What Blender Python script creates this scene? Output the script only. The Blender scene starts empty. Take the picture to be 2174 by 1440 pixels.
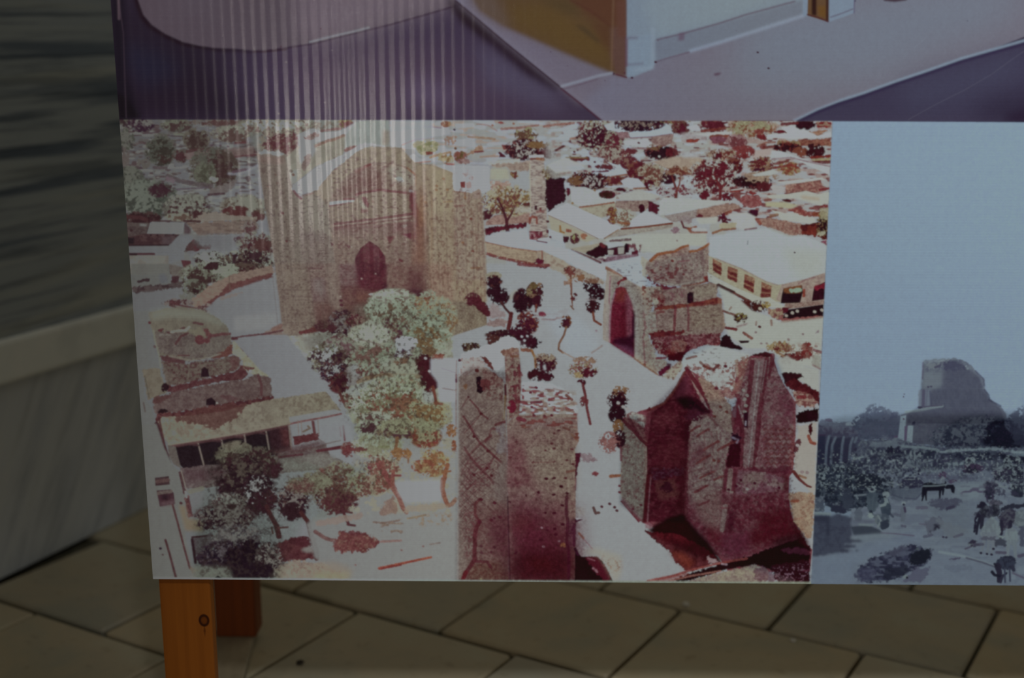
import bpy, bmesh, math
import numpy as np
from mathutils import Vector, Matrix

# ---------------------------------------------------------------- camera, world, lights, exposure
scene = bpy.context.scene
FPX, PITCH, ROLL, CAMH = 2700.0, math.radians(12.9), math.radians(-0.12), 0.93    # focal length in pixels of the 2174 px frame
_R0, _F, _U0 = Vector((1, 0, 0)), Vector((0, math.cos(PITCH), -math.sin(PITCH))), Vector((0, math.sin(PITCH), math.cos(PITCH)))
_R = _R0 * math.cos(ROLL) + _U0 * math.sin(ROLL)
_U = -_R0 * math.sin(ROLL) + _U0 * math.cos(ROLL)
cam_data = bpy.data.cameras.new('camera')
cam_data.sensor_fit = 'HORIZONTAL'; cam_data.sensor_width = 23.5; cam_data.lens = FPX / 2174.0 * 23.5
cam_data.clip_start = 0.02
cam_data.dof.use_dof = True; cam_data.dof.focus_distance = 1.53; cam_data.dof.aperture_fstop = 1.5
cam = bpy.data.objects.new('camera', cam_data)
cam.matrix_world = Matrix(((_R.x, _U.x, -_F.x, 0), (_R.y, _U.y, -_F.y, 0), (_R.z, _U.z, -_F.z, CAMH), (0, 0, 0, 1)))
scene.collection.objects.link(cam)
scene.camera = cam

world = bpy.data.worlds.new('dim_hall'); scene.world = world; world.use_nodes = True
world.node_tree.nodes['Background'].inputs[0].default_value = (1.0, 0.98, 0.74, 1)
world.node_tree.nodes['Background'].inputs[1].default_value = 0.086

def add_light(name, kind, loc, target, **kw):
    d = bpy.data.lights.new(name, kind)
    for k, v in kw.items(): setattr(d, k, v)
    o = bpy.data.objects.new(name, d); scene.collection.objects.link(o)
    o.location = loc
    o.rotation_euler = (Vector(target) - Vector(loc)).to_track_quat('-Z', 'Y').to_euler()
    return o
# added spot high behind the viewer; its soft pool stands in for lens vignetting
add_light('added_pool_spot', 'SPOT', (0.55, -1.15, 2.75), (0.36, 1.48, 0.56), energy=160.0, color=(0.87, 0.93, 1.01), spot_size=math.radians(31), spot_blend=1.0, shadow_soft_size=0.12)
# cool daylight from an opening far to the right
add_light('side_daylight', 'AREA', (2.3, -0.55, 1.25), (0.75, 1.48, 0.75), energy=2.6, color=(0.50, 0.80, 1.45), shape='RECTANGLE', size=0.8, size_y=1.2)
# added soft overhead fill beyond the board, brightens floor and left wall
add_light('added_overhead_fill', 'AREA', (0.3, 3.3, 3.3), (0.2, 3.0, 0.0), energy=11.0, color=(1.0, 0.95, 0.84), shape='RECTANGLE', size=3.0, size_y=2.4)
# narrow daylight window far behind the viewer on the left
add_light('window_daylight', 'AREA', (-0.90, -2.5, 1.20), (-0.25, 1.48, 0.95), energy=6.8, color=(1.0, 0.90, 0.83), shape='RECTANGLE', size=0.055, size_y=0.62)

vs = scene.view_settings
vs.view_transform = 'Standard'; vs.look = 'None'; vs.gamma = 1.0; vs.exposure = 0.0; vs.use_curve_mapping = False

# ---------------------------------------------------------------- helpers
COL = scene.collection
def link(name, me, parent=None, mats=()):
    o = bpy.data.objects.new(name, me); COL.objects.link(o)
    for m in mats: me.materials.append(m)
    if parent: o.parent = parent
    return o
def tag(o, label=None, cat=None, group=None, kind=None):
    for k, v in (('label', label), ('category', cat), ('group', group), ('kind', kind)):
        if v: o[k] = v
    return o
def empty(name, loc=(0, 0, 0), rz=0.0):
    o = bpy.data.objects.new(name, None); COL.objects.link(o); o.location = loc; o.rotation_euler[2] = rz; o.empty_display_size = .1
    return o
def box_mesh(name, sx, sy, sz, bevel=0.0, z0=True, seg=2):
    """box centred on x and y, standing on z = 0"""
    bm = bmesh.new(); bmesh.ops.create_cube(bm, size=1)
    for v in bm.verts: v.co = Vector((v.co.x * sx, v.co.y * sy, (v.co.z + (.5 if z0 else 0)) * sz))
    if bevel: bmesh.ops.bevel(bm, geom=list(bm.edges), offset=bevel, segments=seg, profile=.6, affect='EDGES')
    me = bpy.data.meshes.new(name); bm.to_mesh(me); bm.free()
    return me
def node_mat(name, rough=.5, spec=.5):
    m = bpy.data.materials.new(name); m.use_nodes = True
    nt = m.node_tree; b = nt.nodes['Principled BSDF']
    b.inputs['Roughness'].default_value = rough; b.inputs['Specular IOR Level'].default_value = spec
    return m, nt, b
def N(nt, kind, **kw):
    n = nt.nodes.new(kind)
    for k, v in kw.items():
        if k in n.inputs: n.inputs[k].default_value = v
        else: setattr(n, k, v)
    return n
def ramp(nt, fac, stops):
    r = nt.nodes.new('ShaderNodeValToRGB'); nt.links.new(fac, r.inputs['Fac'])
    while len(r.color_ramp.elements) < len(stops): r.color_ramp.elements.new(.5)
    for e, (p, c) in zip(r.color_ramp.elements, stops): e.position = p; e.color = (*c, 1)
    return r.outputs['Color']
def mapping(nt, scale, rot=(0, 0, 0), loc=(0, 0, 0), coord='Object'):
    t = nt.nodes.new('ShaderNodeTexCoord'); m = nt.nodes.new('ShaderNodeMapping')
    if any(rot):                                   # turn first, then stretch
        r = nt.nodes.new('ShaderNodeMapping'); r.inputs['Rotation'].default_value = rot
        nt.links.new(t.outputs[coord], r.inputs['Vector']); m.inputs['Scale'].default_value = scale
        nt.links.new(r.outputs['Vector'], m.inputs['Vector'])
        return m.outputs['Vector']
    m.inputs['Scale'].default_value = scale; m.inputs['Rotation'].default_value = rot; m.inputs['Location'].default_value = loc
    nt.links.new(t.outputs[coord], m.inputs['Vector'])
    return m.outputs['Vector']
def mix(nt, fac, a, b, mode='MIX'):
    n = nt.nodes.new('ShaderNodeMix'); n.data_type = 'RGBA'; n.blend_type = mode
    for s, v in ((n.inputs[0], fac), (n.inputs[6], a), (n.inputs[7], b)):
        if isinstance(v, (int, float)): s.default_value = v
        elif isinstance(v, tuple): s.default_value = (*v, 1)
        else: nt.links.new(v, s)
    return n.outputs[2]
def bump(nt, bsdf, height, strength, dist=.002):
    n = nt.nodes.new('ShaderNodeBump'); n.inputs['Strength'].default_value = strength; n.inputs['Distance'].default_value = dist
    nt.links.new(height, n.inputs['Height']); nt.links.new(n.outputs['Normal'], bsdf.inputs['Normal'])

# ---------------------------------------------------------------- materials
def marble(name, base, vein, light, scale, rot, rough=.35, amount=.6):
    m, nt, b = node_mat(name, rough, .4)
    v = mapping(nt, scale, rot)
    n1 = N(nt, 'ShaderNodeTexNoise', Scale=1.0, Detail=6.0, Roughness=.6, Distortion=.15); nt.links.new(v, n1.inputs['Vector'])
    n2 = N(nt, 'ShaderNodeTexNoise', Scale=2.6, Detail=5.0, Roughness=.65, Distortion=.25); nt.links.new(v, n2.inputs['Vector'])
    c = ramp(nt, n1.outputs['Fac'], [(.40, vein), (.47, base), (.53, base), (.62, light)])
    k = ramp(nt, n2.outputs['Fac'], [(.38, (.55, .57, .60)), (.50, (1, 1, 1)), (.7, (1.08, 1.08, 1.05))])
    nt.links.new(mix(nt, amount, c, k, 'MULTIPLY'), b.inputs['Base Color'])
    return m
M_UP = marble('streaked grey marble', (.33, .365, .40), (.13, .16, .21), (.42, .44, .43), (0.8, 0.8, 19.0), (0, math.radians(1.5), 0), amount=.95)
M_LOW = marble('pale blue grey marble', (.54, .565, .60), (.46, .49, .54), (.58, .60, .61), (1.2, 2.0, 11.0), (0, math.radians(58), 0), amount=.45)
M_RAIL = marble('cream limestone', (.74, .76, .74), (.68, .70, .69), (.78, .78, .75), (3, 3, 3), (0, 0, 0), amount=.25)
def stone_tile(name, a, b_, c_):
    m, nt, b = node_mat(name, .42, .4)
    oi = nt.nodes.new('ShaderNodeObjectInfo')
    v = mapping(nt, (1, 1, 1)); off = nt.nodes.new('ShaderNodeVectorMath'); off.operation = 'ADD'
    nt.links.new(v, off.inputs[0]); cmb = nt.nodes.new('ShaderNodeCombineXYZ')
    mul = N(nt, 'ShaderNodeMath', operation='MULTIPLY'); mul.inputs[1].default_value = 37.0; nt.links.new(oi.outputs['Random'], mul.inputs[0])
    nt.links.new(mul.outputs[0], cmb.inputs[0]); nt.links.new(mul.outputs[0], cmb.inputs[1]); nt.links.new(cmb.outputs[0], off.inputs[1])
    n1 = N(nt, 'ShaderNodeTexNoise', Scale=5.0, Detail=6.0, Roughness=.6, Distortion=.5); nt.links.new(off.outputs[0], n1.inputs['Vector'])
    n2 = N(nt, 'ShaderNodeTexNoise', Scale=38.0, Detail=4.0, Roughness=.6); nt.links.new(off.outputs[0], n2.inputs['Vector'])
    col = ramp(nt, n1.outputs['Fac'], [(.32, a), (.5, b_), (.68, c_)])
    tone = ramp(nt, oi.outputs['Random'], [(0, (.84, .86, .90)), (.5, (1, 1, 1)), (1, (1.08, 1.02, .92))])
    col = mix(nt, .9, col, tone, 'MULTIPLY')
    spk = ramp(nt, n2.outputs['Fac'], [(.30, (.72, .70, .66)), (.42, (1, 1, 1))])
    nt.links.new(mix(nt, .6, col, spk, 'MULTIPLY'), b.inputs['Base Color'])
    bump(nt, b, n2.outputs['Fac'], .25, .0012)
    return m
M_TILE = stone_tile('worn grey brown floor stone', (.34, .31, .225), (.41, .34, .225), (.42, .375, .26))
M_MORTAR, _nt, _b = node_mat('dark mortar', .9, .1)
_n = N(_nt, 'ShaderNodeTexNoise', Scale=60.0, Detail=4.0); _nt.links.new(mapping(_nt, (1, 1, 1)), _n.inputs['Vector'])
_nt.links.new(ramp(_nt, _n.outputs['Fac'], [(.3, (.055, .052, .040)), (.7, (.10, .092, .068))]), _b.inputs['Base Color'])
M_PLASTER, _nt, _b = node_mat('dim plaster', .9, .1)
_n = N(_nt, 'ShaderNodeTexNoise', Scale=4.0, Detail=5.0); _nt.links.new(mapping(_nt, (1, 1, 1)), _n.inputs['Vector'])
_nt.links.new(ramp(_nt, _n.outputs['Fac'], [(.3, (.27, .27, .24)), (.7, (.33, .33, .29))]), _b.inputs['Base Color'])
def pine(name, light, dark, knots=()):
    m, nt, b = node_mat(name, .45, .35)
    v = mapping(nt, (16, 16, .55))
    n1 = N(nt, 'ShaderNodeTexNoise', Scale=1.6, Detail=3.0, Roughness=.5, Distortion=.3); nt.links.new(v, n1.inputs['Vector'])
    w = N(nt, 'ShaderNodeTexWave', Scale=1.1, Distortion=5.0, Detail=3.0, wave_type='BANDS', bands_direction='X'); w.inputs['Detail Scale'].default_value = 1.4
    nt.links.new(v, w.inputs['Vector'])
    n3 = N(nt, 'ShaderNodeTexNoise', Scale=9.0, Detail=5.0); nt.links.new(mapping(nt, (14, 14, .6)), n3.inputs['Vector'])
    g = mix(nt, .35, ramp(nt, n1.outputs['Fac'], [(.3, dark), (.65, light)]), ramp(nt, w.outputs['Color'], [(.2, dark), (.6, light)]))
    g = mix(nt, .35, g, ramp(nt, n3.outputs['Fac'], [(.35, dark), (.6, light)]))
    for kx, kz, r in knots:
        t = nt.nodes.new('ShaderNodeTexCoord'); s = nt.nodes.new('ShaderNodeVectorMath'); s.operation = 'SUBTRACT'; s.inputs[1].default_value = (kx, 0, kz)
        nt.links.new(t.outputs['Object'], s.inputs[0]); q = nt.nodes.new('ShaderNodeVectorMath'); q.operation = 'MULTIPLY'; q.inputs[1].default_value = (1, 0, .8); nt.links.new(s.outputs[0], q.inputs[0])
        L = nt.nodes.new('ShaderNodeVectorMath'); L.operation = 'LENGTH'; nt.links.new(q.outputs[0], L.inputs[0])
        d = N(nt, 'ShaderNodeMath', operation='DIVIDE'); d.inputs[1].default_value = r; nt.links.new(L.outputs['Value'], d.inputs[0])
        g = mix(nt, 1.0, g, ramp(nt, d.outputs[0], [(0, (.62, .55, .42)), (.42, (.55, .45, .35)), (.66, (.10, .06, .04)), (.86, (.22, .14, .08)), (1.0, (1, 1, 1))]), 'MULTIPLY')
        # dark resin streak under the knot
        sx = nt.nodes.new('ShaderNodeSeparateXYZ'); nt.links.new(s.outputs[0], sx.inputs[0])
        a = N(nt, 'ShaderNodeMath', operation='ABSOLUTE'); nt.links.new(sx.outputs['X'], a.inputs[0])
        a2 = N(nt, 'ShaderNodeMath', operation='MULTIPLY'); a2.inputs[1].default_value = 5.5; nt.links.new(a.outputs[0], a2.inputs[0])
        z1 = N(nt, 'ShaderNodeMath', operation='ADD'); z1.inputs[1].default_value = r * 1.9; nt.links.new(sx.outputs['Z'], z1.inputs[0])
        z2 = N(nt, 'ShaderNodeMath', operation='ABSOLUTE'); nt.links.new(z1.outputs[0], z2.inputs[0])
        z3 = N(nt, 'ShaderNodeMath', operation='ADD'); nt.links.new(z2.outputs[0], z3.inputs[0]); nt.links.new(a2.outputs[0], z3.inputs[1])
        z4 = N(nt, 'ShaderNodeMath', operation='DIVIDE'); z4.inputs[1].default_value = r * 1.5; nt.links.new(z3.outputs[0], z4.inputs[0])
        g = mix(nt, .8, g, ramp(nt, z4.outputs[0], [(0, (.22, .14, .08)), (.6, (.5, .42, .34)), (1.0, (1, 1, 1))]), 'MULTIPLY')
    nt.links.new(g, b.inputs['Base Color'])
    bump(nt, b, n3.outputs['Fac'], .15, .001)
    return m
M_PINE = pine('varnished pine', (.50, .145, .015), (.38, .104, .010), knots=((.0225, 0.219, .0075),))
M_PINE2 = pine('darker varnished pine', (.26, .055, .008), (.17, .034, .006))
M_FOOT = pine('dusty bare board', (.36, .29, .185), (.29, .23, .145))
M_BACK, _nt, _b = node_mat('white corrugated plastic', .35, .5)
_n = N(_nt, 'ShaderNodeTexNoise', Scale=9.0, Detail=3.0); _nt.links.new(mapping(_nt, (1, 1, 1)), _n.inputs['Vector'])
_nt.links.new(ramp(_nt, _n.outputs['Fac'], [(.3, (.60, .63, .58)), (.7, (.68, .70, .66))]), _b.inputs['Base Color'])
# ---------------------------------------------------------------- print painter (numpy, board print only)
PX0, PY0, PW, PH = 200, -420, 2600, 1680          # the printed sheet's own drawing grid
_rng = np.random.RandomState(7)
_fields = {}
def lin(c):
    c = np.asarray(c, np.float32) / 255.0
    return np.where(c <= 0.04045, c / 12.92, ((c + 0.055) / 1.055) ** 2.4).astype(np.float32)
def unlin(c):
    c = np.clip(c, 0, 1)
    return np.where(c <= 0.0031308, c * 12.92, 1.055 * c ** (1 / 2.4) - 0.055) * 255.0
_gx = np.arange(PW, dtype=np.float32)[None, :] + PX0 + .5
_gy = np.arange(PH, dtype=np.float32)[:, None] + PY0 + .5
def lightfield(x, y):                              # how bright paper white reads over the sheet where the colours were picked by eye
    dx = x - 1500
    L = 0.365 * np.exp(-(dx / np.where(dx < 0, 1150.0, 2600.0)) ** 2 - ((y - 600) / np.where(y < 600, 2600.0, 1450.0)) ** 2)
    t = np.clip((x - 300) / 900.0, 0, 1); q = np.clip((x - 1150) / 450.0, 0, 1)
    return np.stack([L * (1.02 - .05 * q), L * (1.0 + 0 * t), L * (.85 + .12 * t + .14 * q)], -1)
NF = 1024
def _field(sx, sy):
    key = (sx, sy)
    if key not in _fields:
        gh, gw = max(int(round(NF / sy)), 2), max(int(round(NF / sx)), 2)
        r = np.random.RandomState((int(sx * 31) * 7919 + int(sy * 17) * 104729) % 2**31)
        g = r.rand(gh, gw).astype(np.float32)
        u = np.arange(NF) * gw / NF; i = u.astype(int); f = (u - i).astype(np.float32); f = f * f * (3 - 2 * f)
        g = g[:, i] * (1 - f) + g[:, (i + 1) % gw] * f
        v = np.arange(NF) * gh / NF; j = v.astype(int); e = (v - j).astype(np.float32); e = (e * e * (3 - 2 * e))[:, None]
        n = g[j] * (1 - e) + g[(j + 1) % gh] * e
        _fields[key] = np.clip((n - .5) * 1.35 + .5, 0, 1)
    return _fields[key]
def _ff(s):
    key = ('f', s)
    if key not in _fields:
        m = lambda a, q: np.roll(a, q, (0, 1))
        _fields[key] = np.clip((_field(s, s) * .5 + m(_field(s * .5, s * .5), (91, 37)) * .3 + m(_field(max(s * .25, 1.3), max(s * .25, 1.3)), (53, 211)) * .2 - .5) * 1.5 + .5, 0, 1)
    return _fields[key]
def _win(F, k, sl):
    dy, dx = (k * 197) % NF, (k * 331) % NF
    return F[(np.arange(sl[0].start, sl[0].stop) + dy) % NF][:, (np.arange(sl[1].start, sl[1].stop) + dx) % NF]
def noise(sx, sy, k, sl): return _win(_field(sx, sy), k, sl)
def fbm(s, k, sl): return _win(_ff(s), k, sl)
def nz(sc, k, sl): return noise(sc[0], sc[1], k, sl) if isinstance(sc, tuple) else fbm(sc, k, sl)
_tf = [0.0, 0.0, 1.0]
def at(ox, oy, s=4.235):
    _tf[:] = [ox, oy, s]
def px(pts):
    a = np.asarray(pts, np.float32).reshape(-1, 2)
    return a / _tf[2] + np.float32([_tf[0], _tf[1]])
def raster(q, pad=0):
    SS = 4
    x0 = max(int(np.floor(q[:, 0].min() - PX0)) - pad - 1, 0); x1 = min(int(np.ceil(q[:, 0].max() - PX0)) + pad + 2, PW)
    y0 = max(int(np.floor(q[:, 1].min() - PY0)) - pad - 1, 0); y1 = min(int(np.ceil(q[:, 1].max() - PY0)) + pad + 2, PH)
    if x1 <= x0 or y1 <= y0: return None
    w, h = x1 - x0, y1 - y0
    acc = np.zeros(h * SS * (w + 2), np.float64)
    p = (q.astype(np.float64) - [PX0 + x0, PY0 + y0]) * [1, SS]
    for (ax, ay), (bx, by) in zip(p, np.roll(p, -1, 0)):
        if ay == by: continue
        sg = 1.0
        if ay > by: ax, ay, bx, by, sg = bx, by, ax, ay, -1.0
        r = np.arange(max(int(np.ceil(ay - .5)), 0), min(int(np.ceil(by - .5)), h * SS))
        if len(r) == 0: continue
        x = np.clip(ax + (r + .5 - ay) * (bx - ax) / (by - ay), 0, w)
        i = x.astype(int); f = x - i
        b = r * (w + 2) + i
        np.add.at(acc, b, sg * (1 - f)); np.add.at(acc, b + 1, sg * f)
    m = np.abs(np.cumsum(acc.reshape(h * SS, w + 2), 1))[:, :w]
    m = np.clip(m, 0, 1).reshape(h, SS, w).mean(1).astype(np.float32)
    return (slice(y0, y1), slice(x0, x1)), m
def blur(m, r):
    r = int(round(r))
    if r < 1: return m
    for _ in range(2):
        for ax in (0, 1):
            k = 2 * r + 1
            c = np.cumsum(np.pad(m, [(r + 1, r) if a == ax else (0, 0) for a in (0, 1)], mode='edge'), axis=ax, dtype=np.float64)
            m = ((c[k:] - c[:-k]) if ax == 0 else (c[:, k:] - c[:, :-k])).astype(np.float32) / k
    return m
def sstep(a, b, x):
    t = np.clip((x - a) / (b - a), 0, 1)
    return t * t * (3 - 2 * t)
def colour(c, sl):
    """ints: a colour as read off by eye (sRGB); floats: ink reflectance under the reading light"""
    if any(isinstance(v, float) for v in c):
        return np.float32(c) * lightfield(_gx[:, sl[1]], _gy[sl[0]])
    return lin(c)
CLIP = [None]
def clip(pts=None):
    CLIP[0] = None
    if pts is not None:
        _tf[:] = [0, 0, 1]; sl, m = raster(px(pts)); CLIP[0] = np.zeros((PH, PW), np.float32); CLIP[0][sl] = m
def put(sl, m, c):
    if CLIP[0] is not None: m = m * CLIP[0][sl]
    m = m[..., None]
    C[sl] += (colour(c, sl) - C[sl]) * m
def P(pts, c, a=1.0, soft=0, rough=0, tex=None, k=0, rs=5):
    """filled outline; rough = ragged edge in px, tex = [(colour, (sx, sy), threshold, strength), ...]"""
    r = raster(px(pts), int(soft * 2 + rough * 2) + 2)
    if r is None: return
    sl, m = r
    if rough:
        q = blur(m, rough)
        m = sstep(.32, .68, q + (fbm(rs, k, sl) - .5) * 1.1 * np.clip(4 * q * (1 - q) + .15 * (q > .5), 0, 1))
    if soft: m = blur(m, soft)
    m = m * a
    put(sl, m, c)
    for t in tex or ():
        cc, sc, th, st = t
        n = nz(sc, k, sl)
        put(sl, m * sstep(th - .16, th + .16, n) * st, cc)
def S(pts, w, c, a=1.0, w1=None, rough=0, soft=0, k=0):
    """stroke of width w (sheet px) tapering to w1"""
    q = px(pts); w1 = w if w1 is None else w1
    pad = max(w, w1) + 2 + rough * 3 + soft * 2
    x0 = max(int(q[:, 0].min() - PX0 - pad), 0); x1 = min(int(q[:, 0].max() - PX0 + pad) + 1, PW)
    y0 = max(int(q[:, 1].min() - PY0 - pad), 0); y1 = min(int(q[:, 1].max() - PY0 + pad) + 1, PH)
    if x1 <= x0 or y1 <= y0: return
    sl = (slice(y0, y1), slice(x0, x1)); X = _gx[:, sl[1]]; Y = _gy[sl[0]]
    m = np.zeros((y1 - y0, x1 - x0), np.float32)
    L = np.r_[0, np.cumsum(np.hypot(*(q[1:] - q[:-1]).T))]; L /= max(L[-1], 1e-6)
    for i in range(len(q) - 1):
        a0, b0 = q[i], q[i + 1]; d = b0 - a0; dd = max(float(d @ d), 1e-6)
        t = np.clip(((X - a0[0]) * d[0] + (Y - a0[1]) * d[1]) / dd, 0, 1)
        r = (w + (w1 - w) * (L[i] + t * (L[i + 1] - L[i]))) / 2
        m = np.maximum(m, np.clip(r - np.hypot(X - a0[0] - t * d[0], Y - a0[1] - t * d[1]) + .5, 0, 1))
    if rough: m = sstep(.3, .7, m + (fbm(4, k, sl) - .5) * rough * (m > 0)) * (m > 0)
    if soft: m = blur(m, soft)
    put(sl, m * a, c)
def T(x, y, rx, ry, layers, ang=0, dens=.55, s=6, k=0, grad=(0, 1)):
    """leafy mass: layers = [(colour, level, dirweight)], clumped by noise, thinning to the rim"""
    cx, cy = px([(x, y)])[0]; rx /= _tf[2]; ry /= _tf[2]
    R = max(rx, ry) * 1.35 + 3
    x0 = max(int(cx - R - PX0), 0); x1 = min(int(cx + R - PX0), PW); y0 = max(int(cy - R - PY0), 0); y1 = min(int(cy + R - PY0), PH)
    if x1 <= x0 or y1 <= y0: return
    sl = (slice(y0, y1), slice(x0, x1)); X = _gx[:, sl[1]] - cx; Y = _gy[sl[0]] - cy
    ca, sa = np.cos(np.radians(ang)), np.sin(np.radians(ang))
    U = (X * ca + Y * sa) / rx; V = (-X * sa + Y * ca) / ry
    d = 1 - (U * U + V * V)
    for i, (c, lv, dw) in enumerate(layers):
        n = (fbm(s, k + i * 5, sl) - .5) * 1.25 + (noise(3, 3, k + i, sl) - .5) * .55 + (fbm(s * 3, k + i * 3 + 7, sl) - .5) * (1.1 if i == 0 else .6)
        f = d * .6 + n + (U * grad[0] + V * grad[1]) * dw + dens - .06 - lv
        put(sl, sstep(.10, .46, f) * np.clip(d * 2.2 + 1.7, 0, 1), c)
def K(pts, c, sc, th, st=1.0, k=0, soft=3, w=.1):
    """flecks of c inside an outline where the noise of size sc passes th"""
    r = raster(px(pts), int(soft * 2))
    if r is None: return
    sl, m = r
    m = blur(m, soft) if soft else m
    n = nz(sc, k, sl)
    put(sl, m * sstep(th - w, th + w, n) * st, c)
def shade(pts, k, soft=2, a=0.0):
    """deeper ink over an area: k = factor (number or rgb)"""
    sl, m = raster(px(pts), int(soft * 2) + 1)
    m = blur(m, soft) * (CLIP[0][sl] if CLIP[0] is not None else 1)
    C[sl] *= 1 - m[..., None] * (1 - np.float32(k))
def D(pts, r, c, a=1.0):
    """dots"""
    for p in np.asarray(pts, float).reshape(-1, 2):
        S([p - [r * .5, 0], p + [r * .5, r * .4]], 1.1 * r, c, a, rough=.5, k=int(p[0]) % 97)
WHITE = (.80, .82, .81); CREAM = (.80, .78, .66)
C = np.zeros((PH, PW, 3), np.float32)
def paint_upper():
    at(0, 0, 1)
    # dark purple ground of the upper picture
    P([(200, -420), (2800, -420), (2800, 262), (200, 262)], (58, 46, 62))
    P([(200, -60), (520, -60), (480, 262), (200, 262)], (36, 27, 38), soft=60)
    P([(230, 60), (420, 130), (560, 262), (230, 262)], (34, 24, 34), soft=30)
    P([(240, 90), (330, 105), (400, 150), (300, 190)], (33, 31, 46), .8, soft=22)
    P([(560, 110), (900, 90), (1250, 250), (700, 256)], (70, 54, 68), .8, soft=40)
    P([(1010, 90), (1090, 130), (1190, 200), (1190, 240), (1030, 180)], (76, 68, 84), .75, soft=18)
    P([(870, 160), (960, 180), (960, 230), (860, 220)], (84, 70, 88), .6, soft=18)
    P([(230, -60), (262, -60), (270, 160), (300, 250), (246, 262)], (22, 16, 24), .9, soft=8)
    P([(246, 195), (268, 205), (298, 250), (250, 254)], (18, 12, 16), .8, soft=4)
    S([(252, 0), (262, 70), (268, 250)], 2, (66, 52, 60), .5)
    S([(250, -60), (253, 40)], 5, (92, 76, 80), .6, soft=1)
    # pale basin with a curved rim
    at(220, 0, 3.197)
    rim = [(160, -500), (235, 0), (270, 100), (330, 170), (420, 230), (540, 285), (650, 310), (760, 325), (900, 330), (1000, 341), (1100, 341), (1220, 325), (1420, 291), (1700, 222), (1950, 160), (2174, 97), (2510, 0), (2700, -60)]
    S([(150, -500), (224, 0), (258, 110), (318, 182), (420, 246), (540, 300), (660, 322), (770, 338), (900, 340), (1010, 350)], 13, (28, 12, 20), .9, w1=4, soft=3)
    P(rim + [(2700, -1350), (160, -1350)], (80, 69, 74), soft=.6)
    P([(1300, -300), (2700, -300), (2510, 0), (2174, 97), (1700, 222), (1420, 291), (1300, 200)], (104, 90, 96), .7, soft=24)
    P([(400, -300), (760, -300), (800, 120), (420, 120)], (86, 76, 82), .5, soft=24)
    S([(1400, 286), (1560, 245), (1700, 214), (1800, 188)], 4.5, (122, 122, 122), .8, soft=1)
    S([(1100, 346), (1420, 297), (1700, 228), (1950, 166), (2174, 103), (2500, 8)], 3, (44, 24, 40), .8, soft=1)
    S([(1020, 350), (1100, 350), (1240, 335)], 4, (40, 20, 30), .8, soft=1)
    D([(1205, 315), (1475, 195)], 2, (70, 30, 40)); D([(1240, 420), (1700, 45), (1500, 695), (1550, 340), (1190, 770)], 3, (96, 82, 90), .55)
    # pavement slab running to the right
    at(880, 0, 3.345)
    P([(230, -10), (330, 10), (700, 330), (1040, 625), (1000, 640), (780, 520), (500, 280), (330, 150)], (36, 20, 30), .95, soft=7)
    P([(240, 20), (330, 30), (560, 230), (520, 300), (330, 150)], (36, 22, 28), .7, soft=8)
    P([(-100, -1400), (290, 0), (660, 310), (1040, 617), (1330, 856), (2760, 856), (4700, 120), (4700, -1400)], (114, 108, 118))
    P([(290, 0), (660, 310), (1040, 617), (1180, 740), (1400, 560), (900, 300), (500, 0)], (112, 101, 108), .9, soft=10)
    P([(1200, 700), (2700, 700), (3400, 480), (3400, 260), (2200, 420)], (122, 120, 128), .45, soft=40)
    P([(2300, 60), (4300, -200), (4300, 120), (3300, 560), (2300, 640)], (116, 124, 136), .7, soft=45)
    S([(292, 2), (660, 314), (1040, 622)], 3, (42, 16, 28), .9, soft=1)
    S([(1040, 628), (1190, 745), (1330, 858)], 3.5, (66, 26, 40), .9, soft=1)
    # ochre side wall
    P([(380, -60), (-200, -900), (1510, -1400), (1505, 30), (1505, 545), (1400, 522), (1050, 372), (640, 190), (470, 80)], (90, 66, 42), soft=4)
    P([(340, -40), (560, -60), (700, 180), (640, 200), (470, 95)], (96, 78, 66), .8, soft=12)
    P([(1060, -40), (1500, -60), (1500, 200), (1390, 200), (1200, 90)], (88, 54, 38), .9, soft=10)
    P([(640, 30), (980, 20), (1200, 200), (1390, 260), (1385, 480), (1050, 350), (700, 190)], (94, 70, 36), .75, soft=16)
    P([(880, 0), (1110, 0), (1200, 110), (1060, 90)], (80, 62, 38), .8, soft=8)
    S([(1110, 0), (1240, 70), (1400, 190)], 4, (80, 44, 34), .7, soft=2)
    P([(1140, 175), (1200, 190), (1330, 300), (1300, 300)], (66, 52, 36), .8, soft=4)
    P([(1250, 150), (1400, 180), (1400, 380), (1330, 310)], (84, 52, 36), .7, soft=7)
    P([(1392, 195), (1505, 190), (1505, 548), (1430, 530), (1392, 400)], (94, 66, 58), .85, soft=3)
    P([(1430, 0), (1508, 0), (1508, 270), (1440, 260)], (96, 62, 50), .9, soft=4)
    S([(1412, 0), (1405, 260), (1400, 500)], 4, (112, 84, 62), .6, soft=1)
    S([(1500, 265), (1500, 470)], 4, (88, 40, 44), .7, soft=1)
    # whitewashed wall on its base course
    P([(1508, -1400), (1508, 548), (1560, 545), (1690, 490), (1712, 440), (2174, 300), (2760, 118), (4000, -300), (4000, -1400)], (124, 134, 142), soft=1)
    P([(1600, 0), (2760, -300), (2760, -100), (2174, 150), (1740, 270), (1700, 200)], (132, 142, 146), .7, soft=12)
    P([(1510, 270), (1690, 240), (1690, 480), (1510, 545)], (126, 138, 148), .8, soft=3)
    P([(1700, 285), (2174, 165), (2760, 0), (2760, 105), (2174, 296), (1715, 440)], (112, 116, 126), .9, soft=3)
    S([(1720, 283), (1900, 240), (2174, 163), (2350, 105), (2700, 10)], 3, (92, 70, 84), .85, soft=1)
    S([(1712, 440), (1800, 412), (1950, 370)], 2.6, (96, 70, 84), .85, soft=1)
    S([(1960, 362), (2174, 300), (2500, 195), (2760, 112)], 7, (138, 146, 160), .8, soft=2)
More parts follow.
